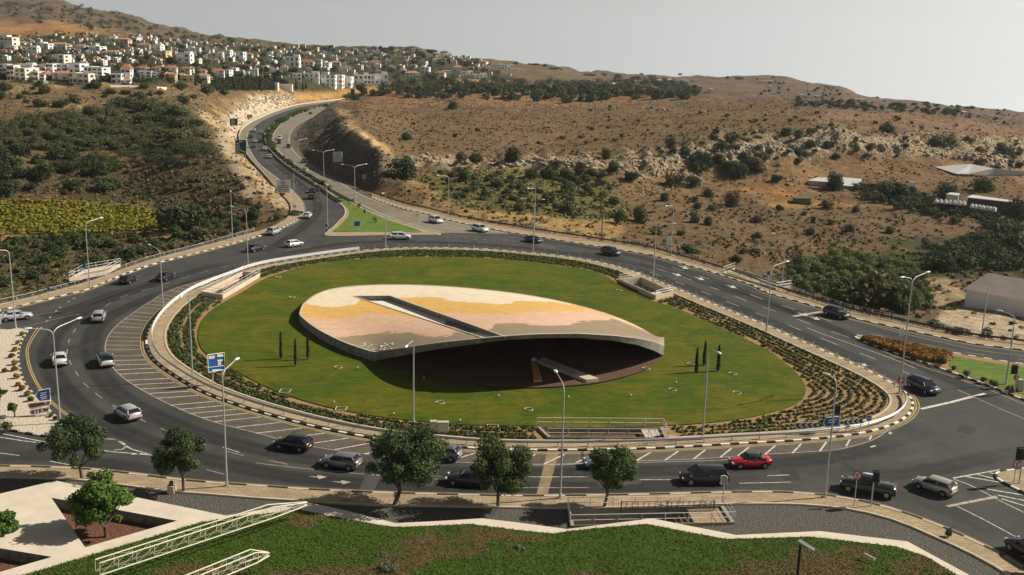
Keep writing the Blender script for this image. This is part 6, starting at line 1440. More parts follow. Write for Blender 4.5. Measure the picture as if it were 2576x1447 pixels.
# ---- planting rows (uncountable ground-cover plants)
def tufts(P, size, n_leaf, seed, hmul=1.0):
    r = np.random.default_rng(seed); P = np.asarray(P, float); n_ = len(P) * n_leaf; base = np.repeat(P, n_leaf, axis=0); s = size * r.uniform(.6, 1.3, n_)[:, None]
    d = r.normal(size=(n_, 3)); d[:, 2] = np.abs(d[:, 2]) * hmul + .2; d /= np.linalg.norm(d, axis=1)[:, None]; C_ = base + d * s * .55; a = np.cross(d, r.normal(size=(n_, 3))); a /= np.linalg.norm(a, axis=1)[:, None]; b = np.cross(d, a)
    V = np.stack([C_ - a * s * .5, C_ - b * s * .4, C_ + a * s * .5, C_ + b * s * .4], 1).reshape(-1, 3); g = r.random(len(P)); rnd = np.repeat(np.clip(np.repeat(g, n_leaf) * .6 + r.random(n_) * .4, 0, 1), 4)
    return V, np.arange(n_ * 4).reshape(-1, 4), rnd
PL = []; lawn_poly = LW[:, :2]
pav_ex = [px(q, .2)[:, :2] for q in ([(1350,1110),(1680,1112),(1745,1116),(1680,1070),(1350,1068)], [(1545,700),(1648,760),(1700,745),(1600,690)], [(500,745),(565,758),(660,700),(610,680)])]
for kh in range(0, 52):
    k_ = kh // 2; d_ = 3.2 + kh * .51; Q = isl_off(2.6)
    Q = offset(ISL, d_, True)
    for _ in range(6 + k_): Q = (np.roll(Q, 1, 0) + 2 * Q + np.roll(Q, -1, 0)) / 4
    Q = resample(Q, step=.30, closed=True); ok = ~inpoly(Q[:, 0], Q[:, 1], lawn_poly); ok &= dist_poly(Q[:, 0], Q[:, 1], ISL) > 2.9; ok &= inpoly(Q[:, 0], Q[:, 1], ISL)
    for e_ in pav_ex: ok &= ~inpoly(Q[:, 0], Q[:, 1], e_)
    dl = dist_poly(Q[:, 0], Q[:, 1], lawn_poly); ok &= (dl > .5)
    u_, v_ = proj(Q); prob = np.where((u_ < 1300) | (v_ < 730), np.where(kh % 4 == 3, .06, .97), np.where(kh % 2 == 0, .9, 0)); dens_ = vnoise(Q[:, 0], Q[:, 1], 5, 44) + .5
    ok &= rng.random(len(Q)) < prob * np.clip(dens_ * 3.2, .75, 1)
    Qs = Q[ok] + np.column_stack([rng.normal(size=(ok.sum(), 2)) * .10, np.zeros(ok.sum())]); PL.append(Qs)
PL = np.vstack(PL); PL[:, 2] = .12
V, F, rnd = tufts(PL, .36, 8, 50, .8)
tag(npmesh('groundcover_plants', V, F, M['leaf_mid2'] if 'leaf_mid2' in M else leaf_mat('bed_leaf', (.050, .070, .018), (.115, .140, .042)), {'rnd': rnd}), 'rows of low green plants on reddish soil all round the lawn', 'plants', kind='stuff')
# orange flower bed on the splitter, yellow shrubs on the gravel island
def blob_pts(poly, n_, z, seed=1):
    r = np.random.default_rng(seed); q = px(poly, z)[:, :2]; lo, hi = q.min(0), q.max(0); out = []
    while len(out) < n_:
        p = lo + (hi - lo) * r.random(2)
        if inpoly(p[0], p[1], q): out.append((p[0], p[1], z))
    return np.array(out)
V, F, rnd = tufts(blob_pts([(2168,852),(2203,855),(2300,872),(2376,888),(2392,897),(2372,914),(2310,903),(2240,880)], 900, .2), .75, 12, 51, 1.1)
tag(npmesh('flower_bed', V, F, M['leaf_orange'], {'rnd': rnd}), 'dense bed of orange-brown flowering plants at the tip of the splitter island', 'flowers', kind='stuff')
def shrub(label, base, wpx, hpx, leafm, seed, z0=.17, group=None, onT=False, n_leaf=900, size=None, name='shrub', cat='shrub', flat=1.0):
    b = GT(*base) if onT else G(base[0], base[1], z0); s_ = FPX / ((b - CAM) @ Fw); w_ = wpx / s_; h = hpx / s_ / .96
    t = thing(name, label, cat, b, 0, group); C_, Rr = clumps(w_, h, 12, min(w_, h) * .3, seed, 0); V, F, rnd = leaves(C_, Rr, n_leaf, size or max(.12, w_ * .09), .9, seed); npmesh('crown', V, F, M[leafm], {'rnd': rnd}, t)
    mb = MB(); mb.tube([(0, 0, -.1), (0, 0, h * .4)], [.05, .03], 5); mb.build('stem', M['bark'], t); return t
gp = 'yellowish shrubs along the gravel island edge'
for i, (u, v, w_, c, lb) in enumerate([(55,838,14,'leaf_yellow','uppermost yellow shrub at the gravel island corner'),(45,860,12,'leaf_yellow','yellow shrub below the uppermost one on the gravel island'),(38,877,15,'leaf_yellow','yellow-green shrub third from the top of the island edge'),(30,893,16,'leaf_olive','olive shrub fourth from the top of the island edge'),(36,912,17,'leaf_yellow','round yellow shrub fifth from the top of the island edge'),(37,927,17,'leaf_orange','orange-tinged shrub sixth from the top of the island edge'),(42,946,17,'leaf_yellow','yellow shrub seventh from the top of the island edge'),(46,965,14,'leaf_orange','orange shrub eighth from the top of the island edge'),(56,976,20,'leaf_orange','wide orange shrub left of the blue arrow sign'),(68,990,18,'leaf_yellow','yellow shrub tucked beside the blue arrow sign'),(78,1003,16,'leaf_olive','olive shrub under the blue arrow sign'),(90,1013,14,'leaf_yellow','small yellow shrub behind the upper brown sign'),(128,1042,12,'leaf_olive','low green shrub right of the lower brown sign'),(140,1050,14,'leaf_mid','low green shrub beside the two-armed lamp foot'),(160,1058,16,'leaf_mid','green shrub right of the two-armed lamp foot'),(12,930,14,'leaf_olive','pale green shrub at the left edge of the gravel island'),(15,1080,40,'leaf_mid','wide low green shrub at the near edge of the gravel island')]):
    shrub(lb, (u, v + 6), w_, w_ * .75, c, 100 + i, group=gp, n_leaf=500, size=.16)
for i, (u, v, w_, h, c, lb) in enumerate([(944,560,17,16,'leaf_rust','round rust-coloured ball shrub on the grass triangle'),(917,537,7,12,'leaf_dark','small clipped tree on the grass triangle, right of the lamp'),(904,524,14,14,'leaf_dark','dark ball shrub at the foot of the two-armed lamp'),(888,512,15,13,'leaf_rust','reddish ball shrub at the top of the grass triangle'),(860,505,34,14,'leaf_dark','spreading dark shrub at the narrow end of the grass triangle'),
    (2369,917,30,24,'leaf_dark','dark round shrub at the end of the orange flower bed'),(2399,929,13,10,'leaf_rust','small reddish shrub on the splitter between two bigger ones'),(2433,948,24,18,'leaf_dark','dark shrub on the splitter kerb, second from the flower bed'),(2473,962,20,15,'leaf_dark','dark shrub on the splitter kerb, third from the flower bed'),(2498,975,26,20,'leaf_dark','dark shrub on the splitter kerb just left of the lamp'),(2540,982,34,10,'leaf_rust','low reddish shrub in front of the traffic light on the splitter'),
    (725,1288,16,12,'leaf_mid','little green weed shrub on the near footpath by the truss end'),(2386,1350,22,24,'leaf_mid','green weed growing at the footpath edge at the lower right'),(975,1445,60,34,'leaf_grey','grey-green bush on the foreground lawn, centre'),(955,1408,40,18,'leaf_grey','smaller grey-green bush just above the bigger one on the lawn'),(1310,1385,36,16,'leaf_grey','grey-green tuft at the edge of the dry patch on the foreground lawn')]):
    zz = .2 if v < 1000 else (.15 if v < 1330 or u > 2300 else 1.6); shrub(lb, (u, v), w_, h, c, 140 + i, z0=zz, n_leaf=1200 if w_ > 25 else 700, size=.10 if v < 1200 else .12)
def ordn2(i): return '%d%s' % (i, 'th' if 10 <= i % 100 <= 20 else {1: 'st', 2: 'nd', 3: 'rd'}.get(i % 10, 'th'))
# median shrubs
for i, f in enumerate(np.linspace(.02, .98, 42)):
    p = MED[int(f * (len(MED) - 1))]
    if i == 0:
        C_, Rr = clumps(3.4, 2.0, 12, .7, 200, 0); V, F, rnd = leaves(C_, Rr, 1100, .34, .8, 200); ms = thing('median_shrub', 'x', 'shrub', p, 0, 'shrubs in the highway median'); npmesh('crown', V, F, M['leaf_mid'], {'rnd': rnd}, ms); mb = MB(); mb.tube([(0,0,-.1),(0,0,.8)], .05, 5); mb.build('stem', M['bark'], ms); o = ms
    else: o = copy_tree(ms)
    o.location = (p[0] + random.uniform(-.4, .4), p[1], .1); s_ = random.uniform(.8, 1.3) * (1 if i > 10 else .75); o.scale = (s_, s_ * 1.3, s_ * .8); o.rotation_euler = (0, 0, random.uniform(0, 6)); o['label'] = 'low green shrub in the highway median, %s from the near end' % ordn2(i + 1)

# ---- wild bushes: prototypes and placed copies
def proto_bush(seed, leafm, w_=3.0, h=2.3, n_leaf=650, size=.26, n_cl=14):
    C_, Rr = clumps(w_, h, n_cl, w_ * .2, seed, -.1, uneven=.35); V, F, rnd = leaves(C_, Rr, n_leaf, size, .9, seed); V[:, 2] = np.maximum(V[:, 2], -.2); m_ = npmesh('crown', V, F, M[leafm], {'rnd': rnd}); me = m_.data; bpy.data.objects.remove(m_); return me
mb = MB(); mb.tube([(0, 0, -.4), (.05, 0, .5), (.1, .05, 1.2)], [.12, .08, .04], 6); _t = mb.build('trunk', M['bark']); trunk_me = _t.data; bpy.data.objects.remove(_t)
PB = {c: [proto_bush(300 + 10 * i + j, c, n_leaf=1300) for j in range(3)] for i, c in enumerate(['leaf_dark', 'leaf_mid', 'leaf_olive', 'leaf_rust'])}
PF = {c: [proto_bush(400 + 10 * i + j, c, n_leaf=240, size=.55, n_cl=9) for j in range(3)] for i, c in enumerate(['leaf_dark', 'leaf_mid', 'leaf_olive', 'leaf_rust'])}
def wild(p, wpx, hpx, c, label, group, name='bush', cat='bush', farp=False, trunk=True):
    s_ = FPX / ((p - CAM) @ Fw); w_ = wpx / s_; h = hpx / s_; t = thing(name, label, cat, (p[0], p[1], p[2] - .1 * h), 0, group)
    me = random.choice((PF if farp else PB)[c]); o = bpy.data.objects.new('crown', me); COL.objects.link(o); o.parent = t; o.scale = (w_ / 3, w_ / 3, h / 2.3); o.rotation_euler = (0, 0, random.uniform(0, 6.28))
    if trunk: q = bpy.data.objects.new('trunk', trunk_me); COL.objects.link(q); q.parent = t; q.scale = (h / 2.3,) * 3
    return t
# hand-placed noticeable ones (photo px: base u, v, width, height)
HB = [(1013,447,78,62,'leaf_dark','largest dark round tree on the bank right of the highway'),(1020,352,30,22,'leaf_dark','solitary dark bush on the brown plateau near its left end'),(1290,405,46,42,'leaf_dark','dark tree on the rocky ledge, left one'),(1163,405,32,30,'leaf_olive','olive bush on the ledge left of the dark ledge tree'),(1200,408,36,26,'leaf_dark','dark bush beside the olive bush on the ledge'),(1523,400,30,32,'leaf_dark','narrow dark tree on the ledge in the middle of the slope'),(1586,455,38,34,'leaf_dark','round dark bush below the ledge, right of centre'),(1775,418,50,46,'leaf_dark','big dark tree in the rocks at the right'),(1700,468,52,42,'leaf_olive','olive-green bush in the rocks right of centre'),(1742,470,40,36,'leaf_olive','olive bush just right of another in the rocks'),(1855,445,56,44,'leaf_dark','dark spreading tree among the right rocks'),(1905,430,60,40,'leaf_rust','brownish bush among the right rocks'),(1843,517,52,46,'leaf_rust','rust-brown bush on the open brown slope'),(1780,495,34,26,'leaf_dark','dark bush below the olive bushes'),(1670,505,28,26,'leaf_olive','olive bush on the green slope'),(1748,508,20,18,'leaf_dark','little dark bush in the white rocks'),(1610,560,46,56,'leaf_olive','tall olive scrub clump on the green slope'),(1560,565,36,44,'leaf_mid','green scrub clump left of the tall olive one'),(1545,430,40,30,'leaf_mid','green bush under the middle ledge'),(1400,420,34,24,'leaf_olive','olive bush under the left ledge'),(1425,440,40,24,'leaf_mid','green bush on the slope under the left ledge'),(1650,590,40,22,'leaf_bright' if False else 'leaf_mid','bright green bush behind the guard rail'),(1750,560,30,30,'leaf_olive','dry olive bush on the right brown slope'),(1780,565,26,26,'leaf_olive','small dry olive bush, right of another on the brown slope'),(2135,585,30,26,'leaf_dark','dark bush on the brown right slope'),(2045,560,16,20,'leaf_dark','narrow dark bush on the brown right slope'),(1952,457,32,24,'leaf_dark','round dark bush above the rusty patch'),(1735,640,60,26,'leaf_mid','green bush behind the guard rail, left of the white sign back'),(1850,665,40,26,'leaf_mid','green bush above the far right ramp'),(1425,258,36,16,'leaf_dark','dark flat bush on the orange far field'),(1350,255,30,30,'leaf_dark','dark tree left of the flat bush on the orange far field'),(1140,275,34,22,'leaf_dark','dark bush behind the far end of the plateau'),(893,252,26,18,'leaf_dark','round dark bush beside the distant highway sign'),(1145,345,14,12,'leaf_dark','tiny dark bush on the plateau, right of the solitary one'),(1040,315,12,10,'leaf_dark','tiny dark bush on the upper plateau'),(1200,330,14,10,'leaf_dark','tiny dark bush in the middle of the plateau'),
 (462,580,120,90,'leaf_dark','very large dark green tree right of the vineyard'),(500,578,60,50,'leaf_dark','dark bush leaning on the very large tree by the vineyard'),(548,575,16,26,'leaf_yellow' if False else 'leaf_olive','small yellow-green bush left of the tall lamp post'),(2200,780,140,120,'leaf_olive','large yellowish tree below the brown slope at the right'),(2270,790,90,110,'leaf_mid','tall green tree right of the large yellowish tree'),(2130,770,110,80,'leaf_mid','broad green tree left of the large yellowish tree'),(2410,845,60,36,'leaf_mid','green bush below the white warehouse wall'),(2350,830,50,30,'leaf_mid','green bush left of the one below the warehouse'),(2480,850,40,30,'leaf_mid','green bush at the foot of the plain pole'),(2098,478,50,52,'leaf_dark','dark bushy tree between the two pale farm roofs'),(2250,500,90,56,'leaf_dark','dark tree clump right of the farm roofs'),(2380,500,70,46,'leaf_dark','dark tree clump above the hedge'),(2470,480,70,40,'leaf_dark','dark tree clump behind the long shed'),(2560,560,70,70,'leaf_dark','dark tree mass at the right edge below the shed'),(2510,600,80,60,'leaf_dark','dark tree mass left of the right edge below the hedge'),(2560,650,90,70,'leaf_dark','very dark tree mass at the right edge above the warehouse'),(2400,660,90,50,'leaf_dark','dark thicket above the sandy ground left of the warehouse'),(2350,680,70,40,'leaf_dark','dark thicket left of the sandy ground'),(745,545,40,24,'leaf_mid','green bush at the end of the concrete wall by the slip road'),(700,552,30,18,'leaf_mid','green bush beside the concrete wall by the slip road')]
for (u, v, w_, h, c, lb) in HB: wild(GT(u, v), w_, h, c, lb, None, 'tree' if h > 40 else 'bush', 'tree' if h > 40 else 'bush')
random.seed(21)
def mass(name, label, cat, items, mt, size=.5, per=60, seed=5):
    """one leafy mass made of many merged crowns; items = (px u, px v, px width)"""
    Cc, Rr = [], []
    rr_ = random.Random(seed)
    for (u, v, w_) in items:
        p = GT(u, v)
        if dist_poly(np.array([p[0]]), np.array([p[1]]), NEAR)[0] < w_ * .06 + 1.0: continue
        s_ = FPX / ((p - CAM) @ Fw); W_ = w_ / s_; H_ = W_ * rr_.uniform(.55, .8)
        for _ in range(4): Cc.append((p[0] + rr_.uniform(-.28, .28) * W_, p[1] + rr_.uniform(-.28, .28) * W_, p[2] + H_ * rr_.uniform(.3, .62))); Rr.append(W_ * rr_.uniform(.22, .34))
    if not Cc: return
    V, F, rnd = leaves(Cc, Rr, per * len(Cc) // 4 * 4, size, .85, seed); return tag(npmesh(name, V, F, M[mt], {'rnd': rnd}), label, cat, kind='stuff')
def pts_in(poly, n_, wr, mind, seed):
    r = random.Random(seed); xs_ = [p[0] for p in poly]; ys_ = [p[1] for p in poly]; out = []; tries = 0
    while len(out) < n_ and tries < n_ * 60:
        tries += 1; u = r.uniform(min(xs_), max(xs_)); v = r.uniform(min(ys_), max(ys_))
        if not inpoly(u, v, poly): continue
        w_ = r.uniform(*wr)
        if any(abs(u - a) < mind * (w_ + w2) and abs(v - b) < mind * .55 * (w_ + w2) for a, b, w2 in out): continue
        out.append((u, v, w_))
    return out
RW = ['front', 'second', 'third', 'fourth', 'fifth', 'sixth', 'seventh', 'eighth', 'ninth', 'tenth']
def ordn(i): return '%d%s' % (i, 'th' if 10 <= i % 100 <= 20 else {1: 'st', 2: 'nd', 3: 'rd'}.get(i % 10, 'th'))
def scatter(poly, n_, wr, cs, group, lbl, name='bush', asp=(.55, .85), farp=False, mind=.35, seed=1, trunk=True, rows_=None):
    r = random.Random(seed + 50); out = pts_in(poly, n_, wr, mind, seed); out.sort(key=lambda p: -p[1]); nr = rows_ or max(1, min(10, round(len(out) / 9))); per = math.ceil(len(out) / nr)
    for k_ in range(nr):
        row = sorted(out[k_ * per:(k_ + 1) * per])
        for i, (u, v, w_) in enumerate(row):
            p = GT(u, v)
            if dist_poly(np.array([p[0]]), np.array([p[1]]), NEAR)[0] < w_ * .06 + 1.0: continue
            c = r.choice(cs); ad = {'leaf_dark': 'dark', 'leaf_mid': 'green', 'leaf_olive': 'olive', 'leaf_rust': 'brownish'}[c]
            wild(p, w_, w_ * r.uniform(*asp), c, '%s %s, %s from left in the %s row %s' % (ad, name, ordn(i + 1), RW[k_], lbl), group, name, 'tree' if name == 'tree' else 'bush', farp, trunk)
scatter([(-20,320)] + THK[2:-1] + [(-20,378)], 66, (38,74), ['leaf_dark','leaf_olive','leaf_olive','leaf_olive','leaf_mid'], 'thicket on the upper left hillside', 'of the hillside thicket', seed=3, mind=.26, asp=(.36,.52))
scatter([(-20,380),(150,390),(300,430),(300,480),(100,480),(-20,500)], 20, (34,80), ['leaf_dark','leaf_dark','leaf_mid'], 'bushes above the vineyard', 'above the vineyard', seed=4)
scatter([(-20,215),(500,225),(600,232),(480,262),(250,262),(-20,285)], 30, (16,44), ['leaf_dark','leaf_dark','leaf_mid','leaf_olive'], 'bushes below the front villas', 'below the front villas', seed=5, asp=(.5,.7))
scatter([(-20,640),(160,615),(400,600),(640,580),(560,600),(300,660),(100,715),(-20,735)], 32, (26,60), ['leaf_dark','leaf_mid','leaf_olive','leaf_mid'], 'bushes behind the far left railing', 'behind the far left railing', seed=6)
scatter([(560,600),(560,560),(640,520),(690,540),(680,565),(620,585)], 6, (20,40), ['leaf_mid','leaf_dark'], 'bushes at the slip road bank', 'on the slip road bank', seed=7)
scatter([(1130,440),(1520,430),(1560,480),(1560,540),(1300,530),(1160,490)], 26, (22,48), ['leaf_mid','leaf_olive','leaf_mid'], 'green scrub on the middle slope', 'of the green middle slope', seed=8)
scatter([(1650,370),(1830,340),(2100,325),(2400,345),(2576,350),(2576,440),(2300,400),(2050,400),(1900,440),(1700,440)], 34, (20,46), ['leaf_dark','leaf_dark','leaf_olive'], 'bushes on the rocky ledge', 'on the right rocky ledge', seed=9, asp=(.6,.8))
scatter([(1600,520),(2150,520),(2300,600),(2000,660),(1750,620),(1580,590)], 14, (18,34), ['leaf_olive','leaf_dark','leaf_rust'], 'bushes on the brown lower slope', 'on the brown lower slope', seed=11)
mass('scrub', 'small dark bushes dotted over the brown plateau', 'bushes', pts_in([(1500,250),(1900,262),(2300,300),(2500,330),(1900,345),(1650,360),(1300,380)], 60, (8,17), .35, 10), 'leaf_dark', .5, 40)
mass('scrub', 'mid green scrub between bushes on the middle slope', 'bushes', pts_in([(1100,430),(1520,425),(1560,480),(1560,550),(1300,540),(1140,500)], 70, (14,30), .3, 31), 'leaf_olive', .4, 70)
mass('scrub', 'olive scrub filling the hillside thicket', 'bushes', pts_in([(-20,320)] + THK[2:-1] + [(-20,378)], 130, (20,44), .18, 32), 'leaf_olive', .3, 130)
mass('scrub', 'dark scrub clumps under the hillside thicket', 'bushes', pts_in([(310,385),(545,380),(545,415),(400,420),(310,405)], 22, (26,50), .2, 38) + pts_in([(170,404),(290,402),(290,440),(175,444)], 12, (28,50), .2, 39), 'leaf_dark', .3, 130)
mass('scrub', 'dark scrub between the rocks of the right ledge', 'bushes', pts_in([(1650,370),(1830,340),(2100,325),(2400,345),(2576,350),(2576,440),(2300,400),(2050,400),(1900,440),(1700,440)], 70, (10,24), .3, 33), 'leaf_dark', .4, 45)
mass('reeds', 'green reeds and thicket in the hollow behind the right railing', 'thicket', pts_in([(1985,668),(2150,645),(2330,690),(2340,785),(2150,775),(1990,728)], 130, (24,50), .2, 12), 'leaf_reed', .35, 110)
mass('hedge', 'dense dark hedge running down past the farm', 'hedge', pts_in([(2150,474),(2260,480),(2400,520),(2540,560),(2576,590),(2500,585),(2300,540),(2150,495)], 90, (26,38), .14, 13), 'leaf_dark', .45, 90)
mass('thicket', 'dark wooded hollow at the right edge above the warehouse', 'thicket', pts_in([(2330,640),(2480,600),(2640,600),(2640,680),(2450,680),(2330,690)], 60, (40,66), .16, 34), 'leaf_dark', .45, 130)
mass('scrub', 'green undergrowth behind the far left railing', 'bushes', pts_in([(-20,630),(160,605),(400,592),(640,575),(560,600),(300,662),(100,715),(-20,735)], 45, (18,30), .25, 35), 'leaf_olive', .35, 60)
scatter([(900,235),(1300,228),(1560,236),(1760,236),(1755,250),(1500,255),(1250,250),(1000,247)], 60, (26,46), ['leaf_dark','leaf_dark','leaf_dark','leaf_mid'], 'trees of the far grove', 'of the far grove beyond the plateau', name='tree', seed=14, farp=True, mind=.22, asp=(.5,.7))
mass('grove', 'dark tree mass at the back of the far grove', 'grove', pts_in([(960,222),(1290,212),(1700,212),(1760,232),(1750,246),(1300,240),(1000,240)], 150, (20,40), .14, 15), 'leaf_dark', 1.0, 60)
mass('grove', 'dark tree line on the low far right hill', 'grove', pts_in([(2000,258),(2150,262),(2420,282),(2400,292),(2150,278),(2000,268)], 60, (12,24), .16, 16), 'leaf_dark', .9, 40)
mass('scrub', 'brownish dry scrub on the left bank between vineyard and highway', 'bushes', pts_in([(120,420),(480,400),(600,430),(640,500),(640,560),(520,560),(420,500),(120,490)], 80, (10,26), .25, 36), 'leaf_rust', .4, 50)
mass('scrub', 'dark scrub on the left bank between vineyard and highway', 'bushes', pts_in([(120,410),(480,400),(600,430),(630,500),(640,560),(520,570),(420,500),(120,490)], 40, (10,24), .25, 37), 'leaf_olive', .4, 60)
mass('scrub', 'tiny dark bushes over the far right hillside', 'bushes', pts_in([(1900,200),(2060,214),(2300,268),(2560,290),(2560,320),(2300,275),(1900,240)], 70, (5,14), .3, 17), 'leaf_dark', .8, 20)
mass('scrub', 'dark scrub over the hill behind the town', 'bushes', pts_in([(-10,5),(200,15),(420,75),(700,112),(600,112),(350,95),(100,60),(-10,40)], 130, (6,20), .2, 18), 'leaf_olive', 1.4, 24)
SKL = [2330,2355,2300,2395,2410,2430,2442,2470,2510,2525,1945,1830,1860,1300,1370,1340,1395,1410,1480,1520,1555,1600,1150,1115,1080,1045,1020,1180,1210,300,560]
for i, (u, v, w_, h) in enumerate([(2330,263,22,11),(2355,266,16,8),(2300,262,18,8),(2395,268,12,6),(2410,269,16,9),(2430,271,14,7),(2442,273,20,11),(2470,275,12,5),(2510,277,8,6),(2525,277,8,7),(1945,195,10,5),(1830,195,12,6),(1860,196,30,5),(1300,158,14,6),(1370,166,16,8),(1340,162,40,6),(1395,172,24,6),(1410,174,16,4),(1480,188,50,6),(1520,189,14,8),(1555,192,22,9),(1600,195,40,6),(1150,152,14,8),(1115,133,30,9),(1080,130,60,9),(1045,128,30,9),(1020,126,24,10),(1180,156,12,7),(1210,158,18,6),(300,33,10,5),(560,90,8,4)]):
    wild(GT(u, v + 2), w_, h, 'leaf_dark', 'dark distant tree on the skyline, %s from the left' % ordn(1 + sorted(SKL).index(u)), 'trees on the skyline', 'tree', 'tree', True)
# vineyard: continuous rows
r = np.random.default_rng(5); P = []
vy = [(-60,512),(0,512),(120,508),(250,520),(330,525),(400,545),(425,580),(300,590),(120,592),(-60,598)]; q = np.array([GT(*p) for p in vy]); q2 = q[:, :2]; lo, hi = q2.min(0), q2.max(0)
for y in np.arange(lo[1], hi[1], 3.3):
    x = np.arange(lo[0], hi[0], .5); yy = y + .35 * np.sin(x / 9); m_ = inpoly(x, yy, q2); P.append(np.column_stack([x[m_], yy[m_]]))
P = np.vstack(P); P = P[r.random(len(P)) < .82]; P = P + r.normal(size=P.shape) * .2; z_ = ground(P[:, 0], P[:, 1]); P = np.column_stack([P, z_ + .55])
V, F, rnd = tufts(P, 1.0, 16, 61, 1.0); tag(npmesh('vineyard', V, F, M['leaf_yellow'], {'rnd': rnd}), 'yellow-green vineyard canopy in rows on the left', 'vineyard', kind='stuff')
P2 = P[::9].copy()
# prickly pears along the track
pc = np.array([GT(u, v) for u, v in [(20+i*9+random.uniform(-4,4), 612 - i*.55 + random.uniform(-3,4)) for i in range(28)]]); V, F, rnd = tufts(pc, 1.6, 26, 62, 1.1); tag(npmesh('prickly_pear', V, F, M['leaf_grey'] if False else M['leaf_dark'], {'rnd': rnd}), 'thicket of dark prickly pear cactus along the track under the vineyard', 'cactus', kind='stuff')
# dry scrub everywhere outside the roads
N_ = 42000; az = r.uniform(As[0], As[-1], N_); Y_ = 150 + (780 - 150) * r.random(N_) ** 1.15; X_ = az * Y_; Z_ = ground(X_, Y_); d_ = dist_poly(X_[:], Y_[:], NEAR[::1]); ok = (~inpoly(X_, Y_, NEAR)) & (d_ > 1.5)
X_, Y_, Z_ = X_[ok], Y_[ok], Z_[ok]
fy = (np.log(Y_) - math.log(90)) / (math.log(4200) - math.log(90)) * (NY - 1); fa = (X_ / Y_ - As[0]) / (As[-1] - As[0]) * (NA - 1); vg_ = veg[fy.astype(int), fa.astype(int)]; rk_ = rock[fy.astype(int), fa.astype(int)]
pr = vnoise(X_, Y_, 12, 71) + .5; keep = r.random(len(X_)) < np.clip(vg_ * 1.5 * (pr * 1.6), .08, 1)
P = np.column_stack([X_, Y_, Z_])[keep]; sel = r.random(len(P)); vgk = vg_[keep]
for nm, cond, mt, s_, nl, lb in (('dark_scrub', sel < .10 + .16 * vgk, 'leaf_dark', .85, 9, 'low dark scrub dotted over the hillsides'), ('green_scrub', (sel >= .10 + .16 * vgk) & (sel < .18 + .36 * vgk), 'leaf_olive', .8, 8, 'low olive scrub dotted over the hillsides'), ('dry_grass', sel >= .18 + .36 * vgk, 'dry_grass', .7, 7, 'dry tawny grass tufts over the hillsides')):
    V, F, rnd = tufts(P[cond], s_, nl, 72, 1.2); tag(npmesh(nm, V, F, M[mt], {'rnd': rnd}), lb, 'scrub' if 'grass' not in nm else 'dry grass', kind='stuff')
# loose rocks
keepr = r.random(len(X_)) < np.clip((rk_ - .62) * 1.6, 0, 1) * np.clip(pr * 1.5, 0.2, 1); P = np.column_stack([X_, Y_, Z_])[keepr]
ico = np.array([(0,0,1),(.9,0,.35),(.28,.85,.4),(-.72,.53,.35),(-.72,-.53,.4),(.28,-.85,.35),(.72,.53,-.4),(-.28,.85,-.4),(-.9,0,-.4),(-.28,-.85,-.4),(.72,-.53,-.4)]); icf = np.array([(0,1,2),(0,2,3),(0,3,4),(0,4,5),(0,5,1),(1,6,2),(2,6,7),(2,7,3),(3,7,8),(3,8,4),(4,8,9),(4,9,5),(5,9,10),(5,10,1),(1,10,6)])
n_ = len(P); sz = .25 + 1.15 * r.random(n_) ** 3; an = r.uniform(0, 6.28, n_); jit = 1 + .45 * (r.random((n_, 11, 3)) - .5); L_ = ico[None] * jit * sz[:, None, None] * np.array([1, 1, .7]); ca, sa = np.cos(an)[:, None], np.sin(an)[:, None]
V = np.stack([L_[..., 0] * ca - L_[..., 1] * sa, L_[..., 0] * sa + L_[..., 1] * ca, L_[..., 2]], -1) + P[:, None, :]; F = (icf[None] + (np.arange(n_) * 11)[:, None, None]).reshape(-1, 3)
M['rock'] = mat('limestone', (.36, .30, .22), var=.3, scale=.7, detail=6)
tag(npmesh('loose_rocks', V.reshape(-1, 3), F, M['rock']), 'pale limestone rocks strewn over ledges and cuttings', 'rocks', kind='stuff')
# blocks of the rock ledges, a broken cliff line
def ledge(label, path, n_, wr, hr, seed):
    rr_ = np.random.default_rng(seed); q = np.array(path, float); s_ = np.concatenate([[0], np.cumsum(np.hypot(*np.diff(q, axis=0).T))]); t_ = np.sort(rr_.random(n_)) * s_[-1]
    Vs, Fs = [], []
    for k_, tt_ in enumerate(t_):
        u = np.interp(tt_, s_, q[:, 0]) + rr_.normal() * 4; v = np.interp(tt_, s_, q[:, 1]) + rr_.normal() * 5; p = GT(u, v); a = rr_.uniform(0, 6.28); L_ = ico * (1 + .5 * (rr_.random((11, 3)) - .5)) * np.array([rr_.uniform(*wr), rr_.uniform(*wr) * .7, rr_.uniform(*hr)])
        Vs.append(np.column_stack([L_[:, 0] * math.cos(a) - L_[:, 1] * math.sin(a), L_[:, 0] * math.sin(a) + L_[:, 1] * math.cos(a), L_[:, 2]]) + p); Fs.append(icf + 11 * k_)
    tag(npmesh('ledge_rocks', np.vstack(Vs), np.vstack(Fs), M['rock']), label, 'rocks', kind='stuff')
ledge('broken cliff of pale limestone blocks along the right ledge', [(1660,415),(1700,392),(1760,385),(1800,378),(1880,385),(1950,372),(2050,364),(2130,360),(2200,368),(2290,378),(2400,392),(2500,405),(2600,415)], 240, (.4, 1.5), (.4, 1.5), 81)
ledge('pale limestone slabs along the middle ledge', [(1005,405),(1060,398),(1130,408),(1200,404),(1290,412),(1350,402),(1400,412),(1480,410),(1560,415),(1640,405)], 130, (.5, 1.7), (.2, .55), 82)
ledge('grey rocks scattered below the right ledge', [(1640,440),(1700,430),(1760,450),(1690,470),(1640,480),(1600,500)], 90, (.3, 1.0), (.25, .7), 83)
ledge('pale rocks in the cutting left of the highway', [(560,300),(600,270),(640,258),(700,250),(740,245)], 160, (.5, 1.8), (.4, 1.4), 84)
